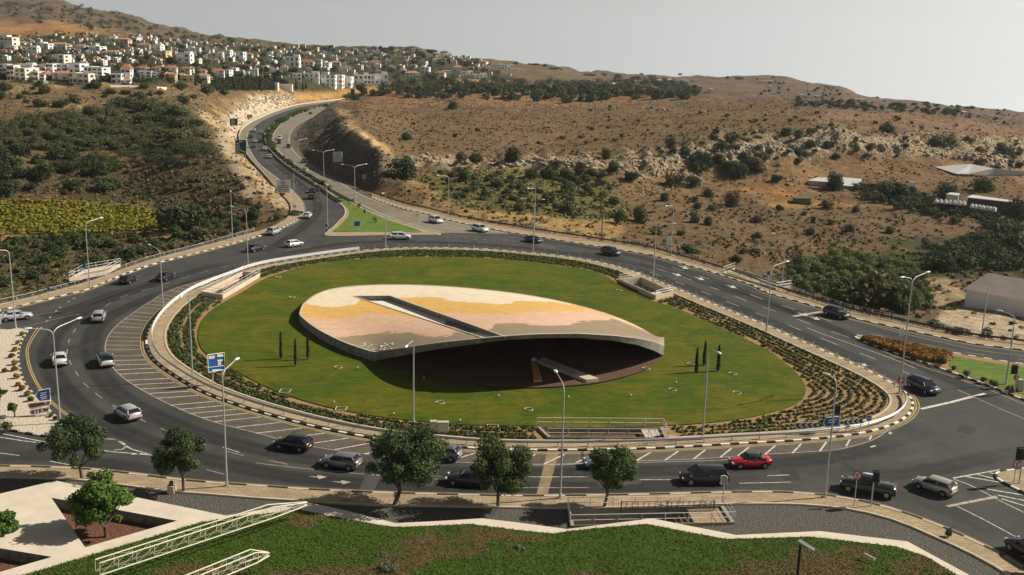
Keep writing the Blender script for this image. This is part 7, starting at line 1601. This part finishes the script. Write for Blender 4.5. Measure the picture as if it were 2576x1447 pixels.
ledge('pale rocks on the plateau rim above the cutting', [(1050,262),(1200,262),(1300,275),(1500,268),(1700,275),(1780,280)], 70, (.5, 1.6), (.3, .8), 85)
# foreground grass blades
n_ = 80000; i = r.integers(0, rows - 1, n_); j = r.integers(0, nL - 1, n_); f = r.random(n_)[:, None]; g = r.random(n_)[:, None]; VV = FLV.reshape(rows if rows == 60 else 60, nL, 3)
P = (VV[i, j] * (1 - f) + VV[i + 1, j] * f) * (1 - g) + (VV[i, j + 1] * (1 - f) + VV[i + 1, j + 1] * f) * g; dr = FLD.reshape(60, nL)[i, j]
for nm, cond, mt, lb in (('grass', dr + r.normal(size=n_) * .15 < .5, 'grass_blade', 'long green grass on the foreground lawn'), ('dry_grass', dr + r.normal(size=n_) * .15 >= .5, 'dry_grass2', 'dry brown grass patches on the foreground lawn')):
    if mt not in M: M[mt] = leaf_mat('dry_lawn_blade', (.10, .085, .03), (.19, .15, .06))
    Q = P[cond]; m_ = len(Q); a = r.uniform(0, 6.28, m_); h = r.uniform(.05, .17, m_); w_ = .05; dx, dy = np.cos(a) * w_, np.sin(a) * w_; lx, ly = r.normal(size=m_) * .10 - .05, r.normal(size=m_) * .10
    V = np.stack([Q - np.column_stack([dx, dy, dx * 0]), Q + np.column_stack([dx, dy, dx * 0]), Q + np.column_stack([lx, ly, h])], 1).reshape(-1, 3); tag(npmesh(nm, V, np.arange(m_ * 3).reshape(-1, 3), M[mt], {'rnd': np.repeat(r.random(m_), 3)}), lb, 'grass', kind='stuff')
# ------------------------------------------------------------------ the town and other buildings
M['w_white'] = mat('white_render', (.78, .77, .74), .85, var=.05, scale=.4); M['w_cream'] = mat('cream_render', (.74, .67, .54), .85, var=.06, scale=.4); M['w_yellow'] = mat('yellow_render', (.70, .52, .28), .85); M['w_grey'] = mat('grey_render', (.48, .46, .43), .85); M['w_pink'] = mat('pink_render', (.60, .43, .33), .85)
M['r_red'] = mat('red_roof_tiles', (.34, .13, .075), .9, var=.3, scale=1.5); M['r_orange'] = mat('orange_roof_tiles', (.42, .21, .12), .9, var=.3, scale=1.5); M['r_flat'] = mat('flat_roof', (.55, .53, .49), .9); M['r_dark'] = mat('dark_roof', (.06, .065, .07), .6); M['win'] = mat('window_glass', (.03, .035, .045), .25, spec=.5); M['shade_in'] = mat('dark_interior', (.05, .045, .04), .9)
WN = {'w_white': 'white', 'w_cream': 'cream', 'w_yellow': 'yellow', 'w_grey': 'grey', 'w_pink': 'pinkish'}; RN = {'r_red': 'red tiled roof', 'r_orange': 'orange tiled roof', 'r_flat': 'flat roof', 'r_dark': 'dark roof'}
def house_parts(t, W_, D, H, wm, rm, seed, win=True, fl=2):
    r = random.Random(seed); hip = rm in ('r_red', 'r_orange'); hw = H * (.78 if hip else 1.0); mb = MB()
    mb.box((0, D / 2, hw / 2 - 1.0), (W_, D, hw + 2.0))
    x2 = r.choice([-1, 1]) * W_ * .25
    if not hip and W_ > 7: mb.box((x2, D * .55, hw + H * .10), (W_ * .45, D * .6, H * .24))
    mb.build('wall', M[wm], t)
    mb = MB()
    if hip:
        e_ = .5; a = (-W_ / 2 - e_, -e_, hw); V = [(-W_/2-e_, -e_, hw), (W_/2+e_, -e_, hw), (W_/2+e_, D+e_, hw), (-W_/2-e_, D+e_, hw), (-W_*.22, D/2, H*1.06), (W_*.22, D/2, H*1.06)]
        mb.add(V, [(0,1,5,4), (1,2,5), (2,3,4,5), (3,0,4), (3,2,1,0)])
    else:
        mb.box((0, D / 2, hw + .05), (W_ + .3, D + .3, .22))
        if W_ > 7: mb.box((x2, D * .55, hw + H * .22 + .05), (W_ * .47, D * .62, .12))
    ro = mb.build('roof', M[rm if hip or rm == 'r_dark' else 'r_flat'], t)
    if hip and win: mb = MB(); mb.box((W_ * .28, D * .5, H), (.6, .6, .9)); mb.build('chimney', M[wm], ro)
    if win:
        nx = max(2, int(W_ / 3.0)); fh = hw / fl
        for f in range(fl):
            for i in range(nx):
                if r.random() < .15: continue
                x = -W_ / 2 + W_ * (i + .5) / nx; ww = r.uniform(.9, 1.9); mb = MB(); mb.box((x, -.03, fh * f + fh * .5), (ww, .08, fh * r.uniform(.42, .62))); mb.build('window', M['win'], t)
            mb = MB(); mb.box((W_ / 2 + .03, D * .35, fh * f + fh * .5), (.08, D * .3, fh * .45)); mb.build('window', M['win'], t)
        if fl > 1:
            mb = MB(); s_ = r.choice([-1, 1]); mb.box((s_ * W_ * .2, -.6, fh + .05), (W_ * .5, 1.25, .14)); mb.box((s_ * W_ * .2, -1.18, fh + .5), (W_ * .5, .06, .8)); mb.build('balcony', M[wm], t)
def house(label, u0, u1, vt, vb, wm, rm, seed, rz=None, fl=2, win=True, depth=9, group=None):
    p = GT((u0 + u1) / 2, vb); s_ = FPX / ((p - CAM) @ Fw); W_ = (u1 - u0) / s_; H = (vb - vt) / s_ - .5; rr_ = random.Random(seed).uniform(-.12, .25) if rz is None else rz
    t = thing('house', label, 'house', (p[0], p[1], p[2]), rr_, group); house_parts(t, W_, depth, max(H, 2.8), wm, rm, seed, win, fl); return t
HL = [
 (0,17,160,181,'w_white','r_flat','white house cut by the left edge in the front row'),(18,36,163,203,'w_cream','r_flat','tall off-white house, leftmost of the front row'),(38,64,170,204,'w_cream','r_flat','cream villa with balconies in the front row, second from left'),(66,78,169,197,'w_cream','r_flat','narrow cream house in the front row, third from left'),(80,96,178,204,'w_cream','r_flat','small cream house in the front row just left of a red-roofed one'),(97,112,179,203,'w_white','r_red','white house with a red roof in the front row, left part'),(40,80,160,178,'w_white','r_flat','wide white house behind the cream front villas'),(94,114,159,176,'w_white','r_red','white house with orange-red roof behind the front row'),(116,133,159,183,'w_white','r_flat','white cube house behind the front row, left of the wide cream one'),(132,172,178,200,'w_cream','r_orange','wide cream house with orange roof in the front row'),(141,170,160,179,'w_white','r_flat','white modern villa behind the wide orange-roofed house'),(172,202,158,186,'w_white','r_flat','white modern villa with a tall antenna wall'),(174,194,181,209,'w_cream','r_flat','tall off-white block in the front row beside the dark trees'),(196,224,183,211,'w_cream','r_flat','cream block with a low annex, right of the dark trees'),(212,232,166,196,'w_white','r_flat','white stepped house, left half of a pair'),(233,258,168,199,'w_white','r_flat','white stepped house with a slanted side, right half of a pair'),(281,305,184,211,'w_white','r_flat','white modern house with a big glass front'),(306,328,162,208,'w_white','r_red','white tower-like house with a red roof'),(309,326,204,214,'w_white','r_orange','little white garage with an orange roof in front of the tower house'),(344,367,165,182,'w_white','r_red','white house with red roof, first right of the tower house'),(350,380,178,196,'w_white','r_flat','low white house under the first red-roofed one'),(381,404,165,184,'w_cream','r_red','cream house with red roof, second right of the tower house'),(383,406,180,196,'w_white','r_flat','white house under the second red-roofed one'),(415,444,164,187,'w_white','r_red','white house with steep red roof in the middle of the front rows'),(453,478,167,184,'w_cream','r_red','cream house with red roof left of the tall dark cypress'),(414,440,181,201,'w_yellow','r_orange','yellow house with a wide orange roof low in the town'),(444,486,188,204,'w_yellow','r_flat','long yellow low house in front of cypresses'),(479,489,168,186,'w_yellow','r_flat','narrow yellow house right of the cream red-roofed one'),(500,517,173,187,'w_cream','r_red','small cream house with red roof above the dark cypress row'),(494,522,184,203,'w_cream','r_orange','cream house with terracotta roof left of the cypress row'),(522,532,194,205,'w_pink','r_red','small red-brown house at the left end of the cypress row'),(532,563,172,192,'w_white','r_red','white house with long red roof above the cypress row'),(564,577,175,191,'w_white','r_flat','white house joined to the long red-roofed one'),(578,594,170,184,'w_white','r_flat','small white house above the cypress row, right of the long red roof'),(444,478,133,157,'w_white','r_flat','white three-storey frame house on the middle hillside'),(392,418,127,143,'w_yellow','r_flat','pale yellow house on the middle hillside left of the frame house'),(472,502,119,134,'w_white','r_flat','wide white villa on the middle hillside'),(531,560,133,149,'w_cream','r_flat','cream house at the centre of the middle hillside'),(552,579,127,141,'w_white','r_flat','white house up and right of the central cream one'),(593,612,130,150,'w_white','r_flat','white balconied house, left of a pair on the middle hillside'),(612,633,132,149,'w_cream','r_red','cream house with reddish roof, right of a pair on the middle hillside'),(719,752,142,168,'w_white','r_flat','large white terraced house right of centre of the town'),(755,788,150,172,'w_cream','r_red','cream house with a red roof beside the large white terraced one'),(736,758,184,203,'w_white','r_flat','white modern house with a tower, left part'),(766,802,184,206,'w_white','r_flat','white modern house with a long low front'),(807,843,187,219,'w_white','r_dark','blue-white house with a dark roof, front of the town'),(844,861,188,221,'w_white','r_flat','narrow white apartment house right of the dark-roofed one'),(863,883,192,220,'w_white','r_flat','white apartment house with small windows, front row right'),(890,914,188,213,'w_white','r_flat','white terrace house, left of the long white terrace'),(915,942,188,213,'w_white','r_flat','white terrace house, middle of the long white terrace'),(943,976,186,213,'w_white','r_flat','white terrace house, right end of the long white terrace'),(796,808,149,169,'w_white','r_flat','white narrow house at the upper middle right'),(808,828,156,170,'w_white','r_flat','low white house beside the narrow one at the upper middle right'),(830,855,153,168,'w_pink','r_orange','orange-brown house in the upper middle right'),(877,897,149,163,'w_pink','r_flat','pinkish block in the upper right of the town'),(909,932,155,164,'w_white','r_flat','low white rectangular house in the upper right of the town'),(931,959,152,164,'w_cream','r_red','house with a long red roof in the upper right of the town'),(1058,1079,168,186,'w_white','r_flat','plain white cube house at the right of the town'),(1021,1056,179,197,'w_cream','r_orange','cream house with an orange roof left of the white cube house'),(1094,1118,178,198,'w_cream','r_red','cream house with a big red roof near the right end of the town'),(1118,1136,177,192,'w_cream','r_flat','cream arched house near the right end of the town'),(1255,1275,162,174,'w_white','r_flat','white modern house alone on the right slope'),(1276,1292,163,175,'w_white','r_flat','white modern house beside another alone on the right slope'),(1140,1162,165,180,'w_cream','r_orange','cream house with an orange roof at the right slope'),(1163,1190,180,195,'w_white','r_flat','white low house at the right end of the front row'),(1196,1226,186,200,'w_white','r_flat','last white house at the right end of the front row'),(57,92,117,135,'w_white','r_flat','white terraced house on the upper left hillside'),(92,122,108,124,'w_white','r_flat','white balconied villa on the upper left hillside'),(122,166,106,124,'w_grey','r_orange','long house with an orange roof on the upper left hillside'),(186,213,110,124,'w_white','r_red','white house with arches and a dark red roof, upper left'),(223,252,116,127,'w_white','r_flat','low white house in the gardens, upper left'),(0,32,92,116,'w_cream','r_flat','big cream block at the upper left edge'),(14,36,114,126,'w_cream','r_flat','small cream house under the big cream block'),(30,62,105,114,'w_white','r_orange','house with a long orange roof at the upper left'),(131,161,136,157,'w_cream','r_flat','cream two-storey house alone between the two front rows'),(254,292,126,140,'w_cream','r_orange','cream house with an orange roof in the left gardens'),(255,290,92,104,'w_white','r_flat','white arched villa on the upper hillside'),(290,322,94,112,'w_pink','r_orange','terracotta stepped houses at the top of the hillside'),(344,376,108,120,'w_cream','r_orange','cream house with an orange roof below the row of white chimneys'),(378,404,112,126,'w_white','r_flat','white house left of the pale yellow one'),
]
for i, (u0, u1, vt, vb, wm, rm, lb) in enumerate(HL): house(lb, u0, u1, vt, vb, wm, rm, 500 + i, fl=3 if vb - vt > 30 else 2, depth=9 if vb > 160 else 10)
# other houses up the hill: a few types, copied
proto_h = {}
rr2 = random.Random(91)
def near_hand(u, v, w_): return any(h_[0] - w_ * .5 < u < h_[1] + w_ * .5 and h_[2] - 1 < v < h_[3] + 5 for h_ in HL)
town = [(-10,98),(180,84),(330,90),(500,106),(620,112),(740,117),(850,121),(1000,124),(1090,134),(1230,166),(1230,190),(1000,188),(880,184),(700,200),(600,192),(500,180),(330,176),(-10,160)]
cand = []; tries = 0
while len(cand) < 205 and tries < 40000:
    tries += 1; u = rr2.uniform(-5, 1230); v = rr2.uniform(84, 200)
    if not inpoly(u, v, town): continue
    if u < 640 and 138 < v < 176 and rr2.random() < .55: continue
    sc = np.interp(v, [95, 130, 160, 200], [7, 10, 13, 17]) * rr2.uniform(.75, 1.4)
    if near_hand(u, v, sc): continue
    if any(abs(u - a) < .55 * (sc + s2) and abs(v - b) < .26 * (sc + s2) for a, b, s2 in cand): continue
    cand.append((u, v, sc))
tiers = [(84,108,'top'),(108,122,'upper'),(122,138,'middle'),(138,156,'lower middle'),(156,201,'lower')]
for v0, v1, tn in tiers:
    L_ = sorted([c for c in cand if v0 <= c[1] < v1])
    for i, (u, v, sc) in enumerate(L_):
        wm = rr2.choice(['w_white','w_white','w_white','w_white','w_cream','w_cream','w_grey','w_pink','w_yellow']); rm = rr2.choice(['r_flat','r_flat','r_red','r_orange','r_flat','r_flat']); key = (wm, rm)
        if key not in proto_h:
            t = thing('house', 'x', 'house', (0, 0, 0), 0, 'houses on the hillside'); house_parts(t, 11, 9, 6.6, wm, rm, hash(key) % 1000 if False else len(proto_h) + 40, True, 2); proto_h[key] = t; o = t
        else: o = copy_tree(proto_h[key])
        p = GT(u, v); s_ = FPX / ((p - CAM) @ Fw); k_ = sc / s_ / 11; o.location = (p[0], p[1], p[2]); o.rotation_euler = (0, 0, rr2.uniform(-.4, .4)); o.scale = (k_, k_, min(k_, 1.2) * rr2.uniform(.9, 1.15))
        o['label'] = '%s house with %s, %s from left in the town\'s %s tier' % (WN[wm], RN[rm], ordn(i + 1), tn)
# the smallest houses beyond those counted above
V_, F_, mi_ = MB(), None, None
for (u, v, sc) in [(a, b, c) for a, b, c in pts_in([(-10,96),(180,84),(330,88),(500,106),(620,112),(740,117),(850,120),(1000,123),(1090,130),(1260,160),(1290,196),(1160,196),(1000,192),(880,184),(700,196),(330,170),(-10,150)], 330, (4,10), .32, 77) if not near_hand(a, b, c)]:
    p = GT(u, v); s_ = FPX / ((p - CAM) @ Fw); w_ = sc / s_; h_ = w_ * rr2.uniform(.45, .75); rz_ = rr2.uniform(-.4, .4); V_.box((p[0], p[1], p[2] + h_ / 2 - .5), (w_, w_ * .8, h_ + 1), rz_, rr2.choice([0, 0, 0, 1, 1])); k_ = rr2.choice([2, 2, 3, 4]); V_.box((p[0], p[1], p[2] + h_ + .3), (w_ * 1.04, w_ * .84, .6 if k_ == 2 else 1.4), rz_, k_, tz=None if k_ == 2 else .3)
    for q_ in (-.25, .22): V_.box((p[0] + q_ * w_ * math.cos(rz_) + .42 * w_ * math.sin(rz_), p[1] + q_ * w_ * math.sin(rz_) - .42 * w_ * math.cos(rz_), p[2] + h_ * .55), (w_ * .16, .1, h_ * .25), rz_, 5)
tag(V_.build('distant_houses', [M['w_white'], M['w_cream'], M['r_flat'], M['r_red'], M['r_orange'], M['win']]), 'countless tiny far houses of the hillside town between the larger ones', 'houses', kind='stuff')
# white retail sheds, wall
def simple_box(name, label, cat, u0, u1, vt, vb, depth, wm, rm, rz=0):
    p = GT((u0 + u1) / 2, vb); s_ = FPX / ((p - CAM) @ Fw); W_ = (u1 - u0) / s_; H = (vb - vt) / s_; t = thing(name, label, cat, p, rz); mb = MB(); mb.box((0, depth / 2, H / 2 - .5), (W_, depth, H + 1)); mb.build('wall', M[wm], t); mb = MB(); mb.box((0, depth / 2, H + .08), (W_ + .5, depth + .5, .2)); mb.build('roof', M[rm], t); return t, W_, H
simple_box('billboard_building', 'white hoarding-like building right of the dark cypress row', 'building', 698, 735, 213, 227, 3, 'w_white', 'w_white'); simple_box('building', 'small white building at the right end of the dark cypress row', 'building', 686, 699, 209, 226, 4, 'w_white', 'w_grey')
for i, (u0, u1, v) in enumerate([(-30,122,206.5),(186,238,216.5),(278,354,218),(395,420,222)]):
    a, b = GT(u0, v + 2), GT(u1, v + 3); mb = MB(); P = [a + (b - a) * f for f in np.linspace(0, 1, 12)]; lo_ = [(p[0], p[1], p[2] - .6) for p in P]; hi_ = [(p[0], p[1], p[2] + 1.1) for p in P]; hb = [(p[0], p[1] + .3, p[2] + 1.1) for p in P]; mb.loft(lo_, hi_); mb.loft(hi_, hb)
    tag(mb.build('garden_wall', M['slab']), ['long pale garden wall under the leftmost front villas', 'pale garden wall under the cream block', 'pale garden wall under the white glass-fronted house', 'short white wall right of the front villas'][i], 'wall')
# far right farm: roofs, shed, walls
def quad_thing(name, label, cat, pts, ys, zth, mt, base_drop=3.0, wm='w_grey'):
    P = np.array([GY(p[0], p[1], y) for p, y in zip(pts, ys)]); c = P.mean(0); t = thing(name, label, cat, c); Q = P - c
    ar = sum(Q[i][0] * Q[(i + 1) % 4][1] - Q[(i + 1) % 4][0] * Q[i][1] for i in range(4)); Q = Q if ar > 0 else Q[::-1]
    mb = MB(); bt = Q.copy(); bt[:, 2] -= zth; mb.add([tuple(p) for p in Q], [(0, 1, 2, 3)]); mb.loft(bt, Q, closed=True); mb.build('roof', M[mt], t)
    mb = MB(); ctr = Q.mean(0); I = ctr + (Q - ctr) * .95; w0 = I.copy(); w0[:, 2] -= zth; w1 = I.copy(); w1[:, 2] -= base_drop; mb.loft(w1, w0, closed=True); mb.build('wall', M[wm], t); return t
Yf = GT(2100, 474)[1]
quad_thing('farm_shed', 'low pale farm roof left of the dark bushy tree', 'shed', [(2031,454),(2124,461),(2124,450),(2056,446)], [Yf, Yf, Yf + 12, Yf + 12], .3, 'w_grey', 2.2)
quad_thing('farm_shed', 'pale farm roof with a red ridge right of the dark bushy tree', 'shed', [(2118,466),(2160,470),(2168,450),(2120,446)], [Yf, Yf, Yf + 12, Yf + 12], .3, 'w_grey', 2.2)
Y2 = GT(2480, 540)[1]; quad_thing('long_shed', 'long dark farm shed with a pale roof edge behind the hedge', 'shed', [(2432,496),(2552,509),(2553,505),(2446,490)], [Y2, Y2, Y2 + 8, Y2 + 8], .25, 'w_grey', 4, 'shade_in')
quad_thing('farm_shed', 'small blue-grey shed left of the long dark shed', 'shed', [(2380,488),(2412,492),(2414,486),(2392,484)], [Y2, Y2, Y2 + 8, Y2 + 8], .3, 'w_grey', 3, 'w_grey')
for i in range(14):
    f = i / 13; uq_ = 2356 + 70 * (i / 6) if i < 7 else 2446 + 56 * ((i - 7) / 6); p = GY(uq_, (504 if i < 7 else 516) + (uq_ - 2356) * .08 * (i < 7) + (uq_ - 2446) * .15 * (i >= 7), Y2 - 5); s_ = .9; mb = MB(); mb.box((p[0], p[1], p[2] - .4), (s_ * random.uniform(.7, 1.2), 1.0, random.uniform(.7, 1.2)), rz=random.uniform(0, 1)); mb.box((p[0], p[1], p[2] + .3), (s_ * .5, .6, .3), rz=.4)
    tag(mb.build('white_crate', M['w_white']), 'white stacked tank behind the farm hedge, %s from the left' % ordn(i + 1), 'crate', 'white crates at the farm')
simple_box('white_sign_board', 'small white upright board at the farm among dark trees', 'board', 2288, 2298, 458, 476, .4, 'w_white', 'w_white')
t, W_, H = simple_box('container', 'green container on the dry slope at the right', 'container', 1999, 2038, 500, 514, 3, 'leaf_x', 'leaf_y') if False else (None, 0, 0)
M['green_paint'] = mat('green_paint', (.10, .14, .06), .7, var=.2); simple_box('container', 'green container standing on the dry slope at the right', 'container', 1999, 2038, 500, 514, 2.6, 'green_paint', 'green_paint')
Yw = GT(2440, 440)[1]
def slabthing(name, label, cat, pts, ys, th, mt):
    P = np.array([GY(p[0], p[1], y) for p, y in zip(pts, ys)]); mb = MB(); n_ = len(P); Q = P + np.array([0, th, 0]); mb.add([tuple(p) for p in P] + [tuple(p) for p in Q], [tuple(range(n_))[::-1], tuple(range(n_, 2 * n_))] + [(i, (i + 1) % n_, (i + 1) % n_ + n_, i + n_) for i in range(n_)]); return tag(mb.build(name, M[mt]), label, cat)
slabthing('retaining_wall', 'white sloping triangular wall face on the far right slope', 'wall', [(2353,420),(2445,413),(2437,437),(2404,437)], [Yw+8, Yw, Yw-4, Yw-4], .5, 'w_white')
slabthing('retaining_wall', 'long grey retaining wall running right from the white triangular wall', 'wall', [(2437,437),(2445,413),(2500,424),(2640,436),(2640,452),(2500,442)], [Yw-4, Yw, Yw, Yw, Yw, Yw], .5, 'w_grey')
# warehouse on the right
Yh = GT(2440, 772)[1]; A = GY(2427, 757, Yh); B = GY(2680, 800, Yh - 14); At = GY(2428, 727, Yh); ht = At[2] - A[2] + 1.0; t = thing('warehouse', 'large white-walled warehouse with a grey-brown roof at the right edge', 'warehouse', A); d = (B - A); d[2] = 0; L_ = np.linalg.norm(d); d /= L_; nrm_ = np.array([-d[1], d[0], 0])
def WP(a, b, z_): q = d * a + nrm_ * b; return (q[0], q[1], z_)
mb = MB(); F4 = [WP(0, 0, -3), WP(L_, 0, -3), WP(L_, 18, -3), WP(0, 18, -3)]; T4 = [WP(0, 0, ht - 1), WP(L_, 0, ht - 1), WP(L_, 18, ht - 1), WP(0, 18, ht - 1)]; mb.loft(F4, T4, closed=True); mb.build('wall', M['w_white'], t)
M['r_ware'] = mat('warehouse_roof', (.20, .17, .145), .8, var=.15, scale=.3); mb = MB(); V = [WP(-.4, -.4, ht - 1), WP(L_, -.4, ht - 1), WP(L_, 9, ht + 1.0), WP(-.4, 9, ht + 1.0), WP(L_, 18.4, ht - 1), WP(-.4, 18.4, ht - 1)]; mb.add(V, [(0, 1, 2, 3), (3, 2, 4, 5), (0, 3, 5)]); mb.build('roof', M['r_ware'], t)
mb = MB(); V = [WP(-.02, 0, ht - 1), WP(-.02, 18, ht - 1), WP(-.02, 9, ht + .9)]; mb.add(V, [(0, 2, 1)]); mb.build('gable', M['w_white'], t)
# billboards on the skyline
for u, v, lb, mt in ((1613, 187, 'dark billboard on two posts on the skyline, left one', 'r_dark'), (1710, 187, 'reddish billboard on a post on the skyline, right one', 'r_red')):
    p = GT(u, 201); s_ = FPX / ((p - CAM) @ Fw); h = (201 - v) / s_; t = thing('billboard', lb, 'billboard', p); mb = MB(); mb.box((0, 0, h), (10 / s_, .8, 4 / s_)); mb.build('board', M[mt], t); mb = MB(); mb.tube([(0, 0, -1), (0, 0, h)], .45, 6); mb.build('post', M['pole'], t)
# far bright road line and little far houses on the right
a = [GT(u, v) for u, v in ((1492,218),(1540,213),(1600,208),(1660,204),(1690,203))]; mb = MB(); lo_ = [(p[0], p[1], p[2] + .3) for p in a]; hi_ = [(p[0], p[1], p[2] + 2.2) for p in a]; mb.loft(lo_, hi_); tag(mb.build('embankment_wall', M['slab']), 'long pale embankment wall climbing across the far grove', 'wall')
for i, (u, v, w_, h) in enumerate([(1625,220,12,5),(1790,232,10,8),(1725,208,14,6),(1750,206,10,5),(2017,243,8,5),(2035,245,7,4),(2058,246,6,4),(2077,247,8,4),(2165,254,26,4),(2430,286,12,4),(1940,222,8,4),(1930,208,30,4),(1975,210,22,4),(1288,178,30,3),(1310,180,10,4)]):
    wm = ['w_white', 'w_cream'][i % 2]; p = GT(u, v); s_ = FPX / ((p - CAM) @ Fw); t = thing('house', '%s small distant house on the right-hand hills, %s from the left' % (WN[wm], ordn(sorted([1625,1790,1725,1750,2017,2035,2058,2077,2165,2430,1940,1930,1975,1288,1310]).index(u) + 1)), 'house', p, 0, 'distant houses on the right-hand hills'); house_parts(t, w_ / s_, 8, h / s_, wm, 'r_flat', i, False)
# ---- trees in the town
rr3 = random.Random(17); tt = []
townT = [(-10,90),(180,84),(330,90),(500,106),(700,116),(850,121),(1000,124),(1090,132),(1240,160),(1290,205),(1230,206),(980,218),(830,222),(600,214),(330,212),(250,216),(-10,205)]; tries = 0
while len(tt) < 150 and tries < 30000:
    tries += 1; u = rr3.uniform(-5, 1290); v = rr3.uniform(84, 222)
    if not inpoly(u, v, townT): continue
    w_ = np.interp(v, [95, 140, 200], [10, 16, 24]) * rr3.uniform(.7, 1.4)
    if any(h_[0] - 1 < u < h_[1] + 1 and h_[2] < v < h_[3] + w_ * .45 for h_ in HL): 
        if rr3.random() < .93: continue
    tt.append((u, v, w_))
for v0, v1, tn in [(84,108,'top'),(108,122,'upper'),(122,138,'middle'),(138,156,'lower middle'),(156,180,'lower'),(180,223,'front')]:
    for i, (u, v, w_) in enumerate(sorted([c for c in tt if v0 <= c[1] < v1])):
        c = rr3.choice(['leaf_dark', 'leaf_dark', 'leaf_mid', 'leaf_dark', 'leaf_olive']); ad = {'leaf_dark': 'dark green', 'leaf_mid': 'green', 'leaf_olive': 'olive'}[c]
        wild(GT(u, v), w_, w_ * rr3.uniform(.5, .8), c, '%s garden tree, %s from left in the town\'s %s tier' % (ad, ordn(i + 1), tn), 'garden trees in the town', 'tree', 'tree', True)
mass('garden_greenery', 'dark green gardens between the houses of the town', 'greenery', [(u, v, np.interp(v, [95,140,200],[9,14,20]) * rr3.uniform(.6,1.3)) for u, v, _ in pts_in(townT, 420, (5,9), .2, 44) if not any(h_[0]-1 < u < h_[1]+1 and h_[2] < v < h_[3]+8 for h_ in HL)], 'leaf_dark', .9, 26)
# cypress row and single cypresses
_cy = []
def cyp(u, v, wpx, hpx, lb, grp):
    p = GT(u, v); s_ = FPX / ((p - CAM) @ Fw)
    if not _cy:
        t = thing('cypress', lb, 'cypress', p, 0, grp); C_ = [[0, 0, 1 + i * 1.25] for i in range(8)]; Rr = [1.35 * (1 - .6 * (i / 7) ** 1.6) for i in range(8)]; V, F, rnd = leaves(C_, Rr, 420, .8, 1.3, 5, .5, .1); npmesh('crown', V, F, M['leaf_dark'], {'rnd': rnd}, t); mb = MB(); mb.tube([(0,0,-.5),(0,0,3)], .15); mb.build('trunk', M['bark'], t); _cy.append(t); o = t
    else: o = copy_tree(_cy[0])
    o.location = tuple(p); o.scale = (wpx / s_ / 2.8, wpx / s_ / 2.8, hpx / s_ / 10.5); o['label'] = lb; o['group'] = grp; o.rotation_euler = (0, 0, random.uniform(0, 6))
for i in range(34): cyp(534 + i * 4.7, 226 + random.uniform(-1, 2), 9, 34 * random.uniform(.8, 1.12) - (6 if i > 24 else 0), 'dark cypress in the tall cypress row, %s from the left' % ordn(i + 1), 'dense dark row of cypresses')
for i, (u, v, h) in enumerate([(487,214,44),(493,216,50),(451,203,28),(441,206,24),(423,204,20),(338,206,22),(350,208,24),(360,206,20),(37,106,16),(745,226,30),(762,226,26),(770,224,20),(1095,215,30),(840,132,10),(790,125,10),(985,126,8)]): cyp(u, v, 7, h, 'single cypress among the houses, %s single one from the left' % ordn(sorted([487,493,451,441,423,338,350,360,37,745,762,770,1095,840,790,985]).index(u) + 1), 'single cypresses among the houses')
# ------------------------------------------------------------------ haze
hz_m = bpy.data.materials.new('haze'); hz_m.use_nodes = True; nt = hz_m.node_tree; nt.nodes.clear(); vo = nt.nodes.new('ShaderNodeVolumePrincipled'); vo.inputs['Color'].default_value = (.80, .82, .86, 1); vo.inputs['Density'].default_value = HAZE; vo.inputs['Anisotropy'].default_value = .3; mo = nt.nodes.new('ShaderNodeOutputMaterial'); nt.links.new(vo.outputs[0], mo.inputs['Volume'])
if HAZE > 0:
    mb = MB(); mb.box((0, 2200, -50), (9000, 5400, 520)); tag(mb.build('haze', hz_m), 'thin pale haze over the whole valley', 'haze', kind='stuff')
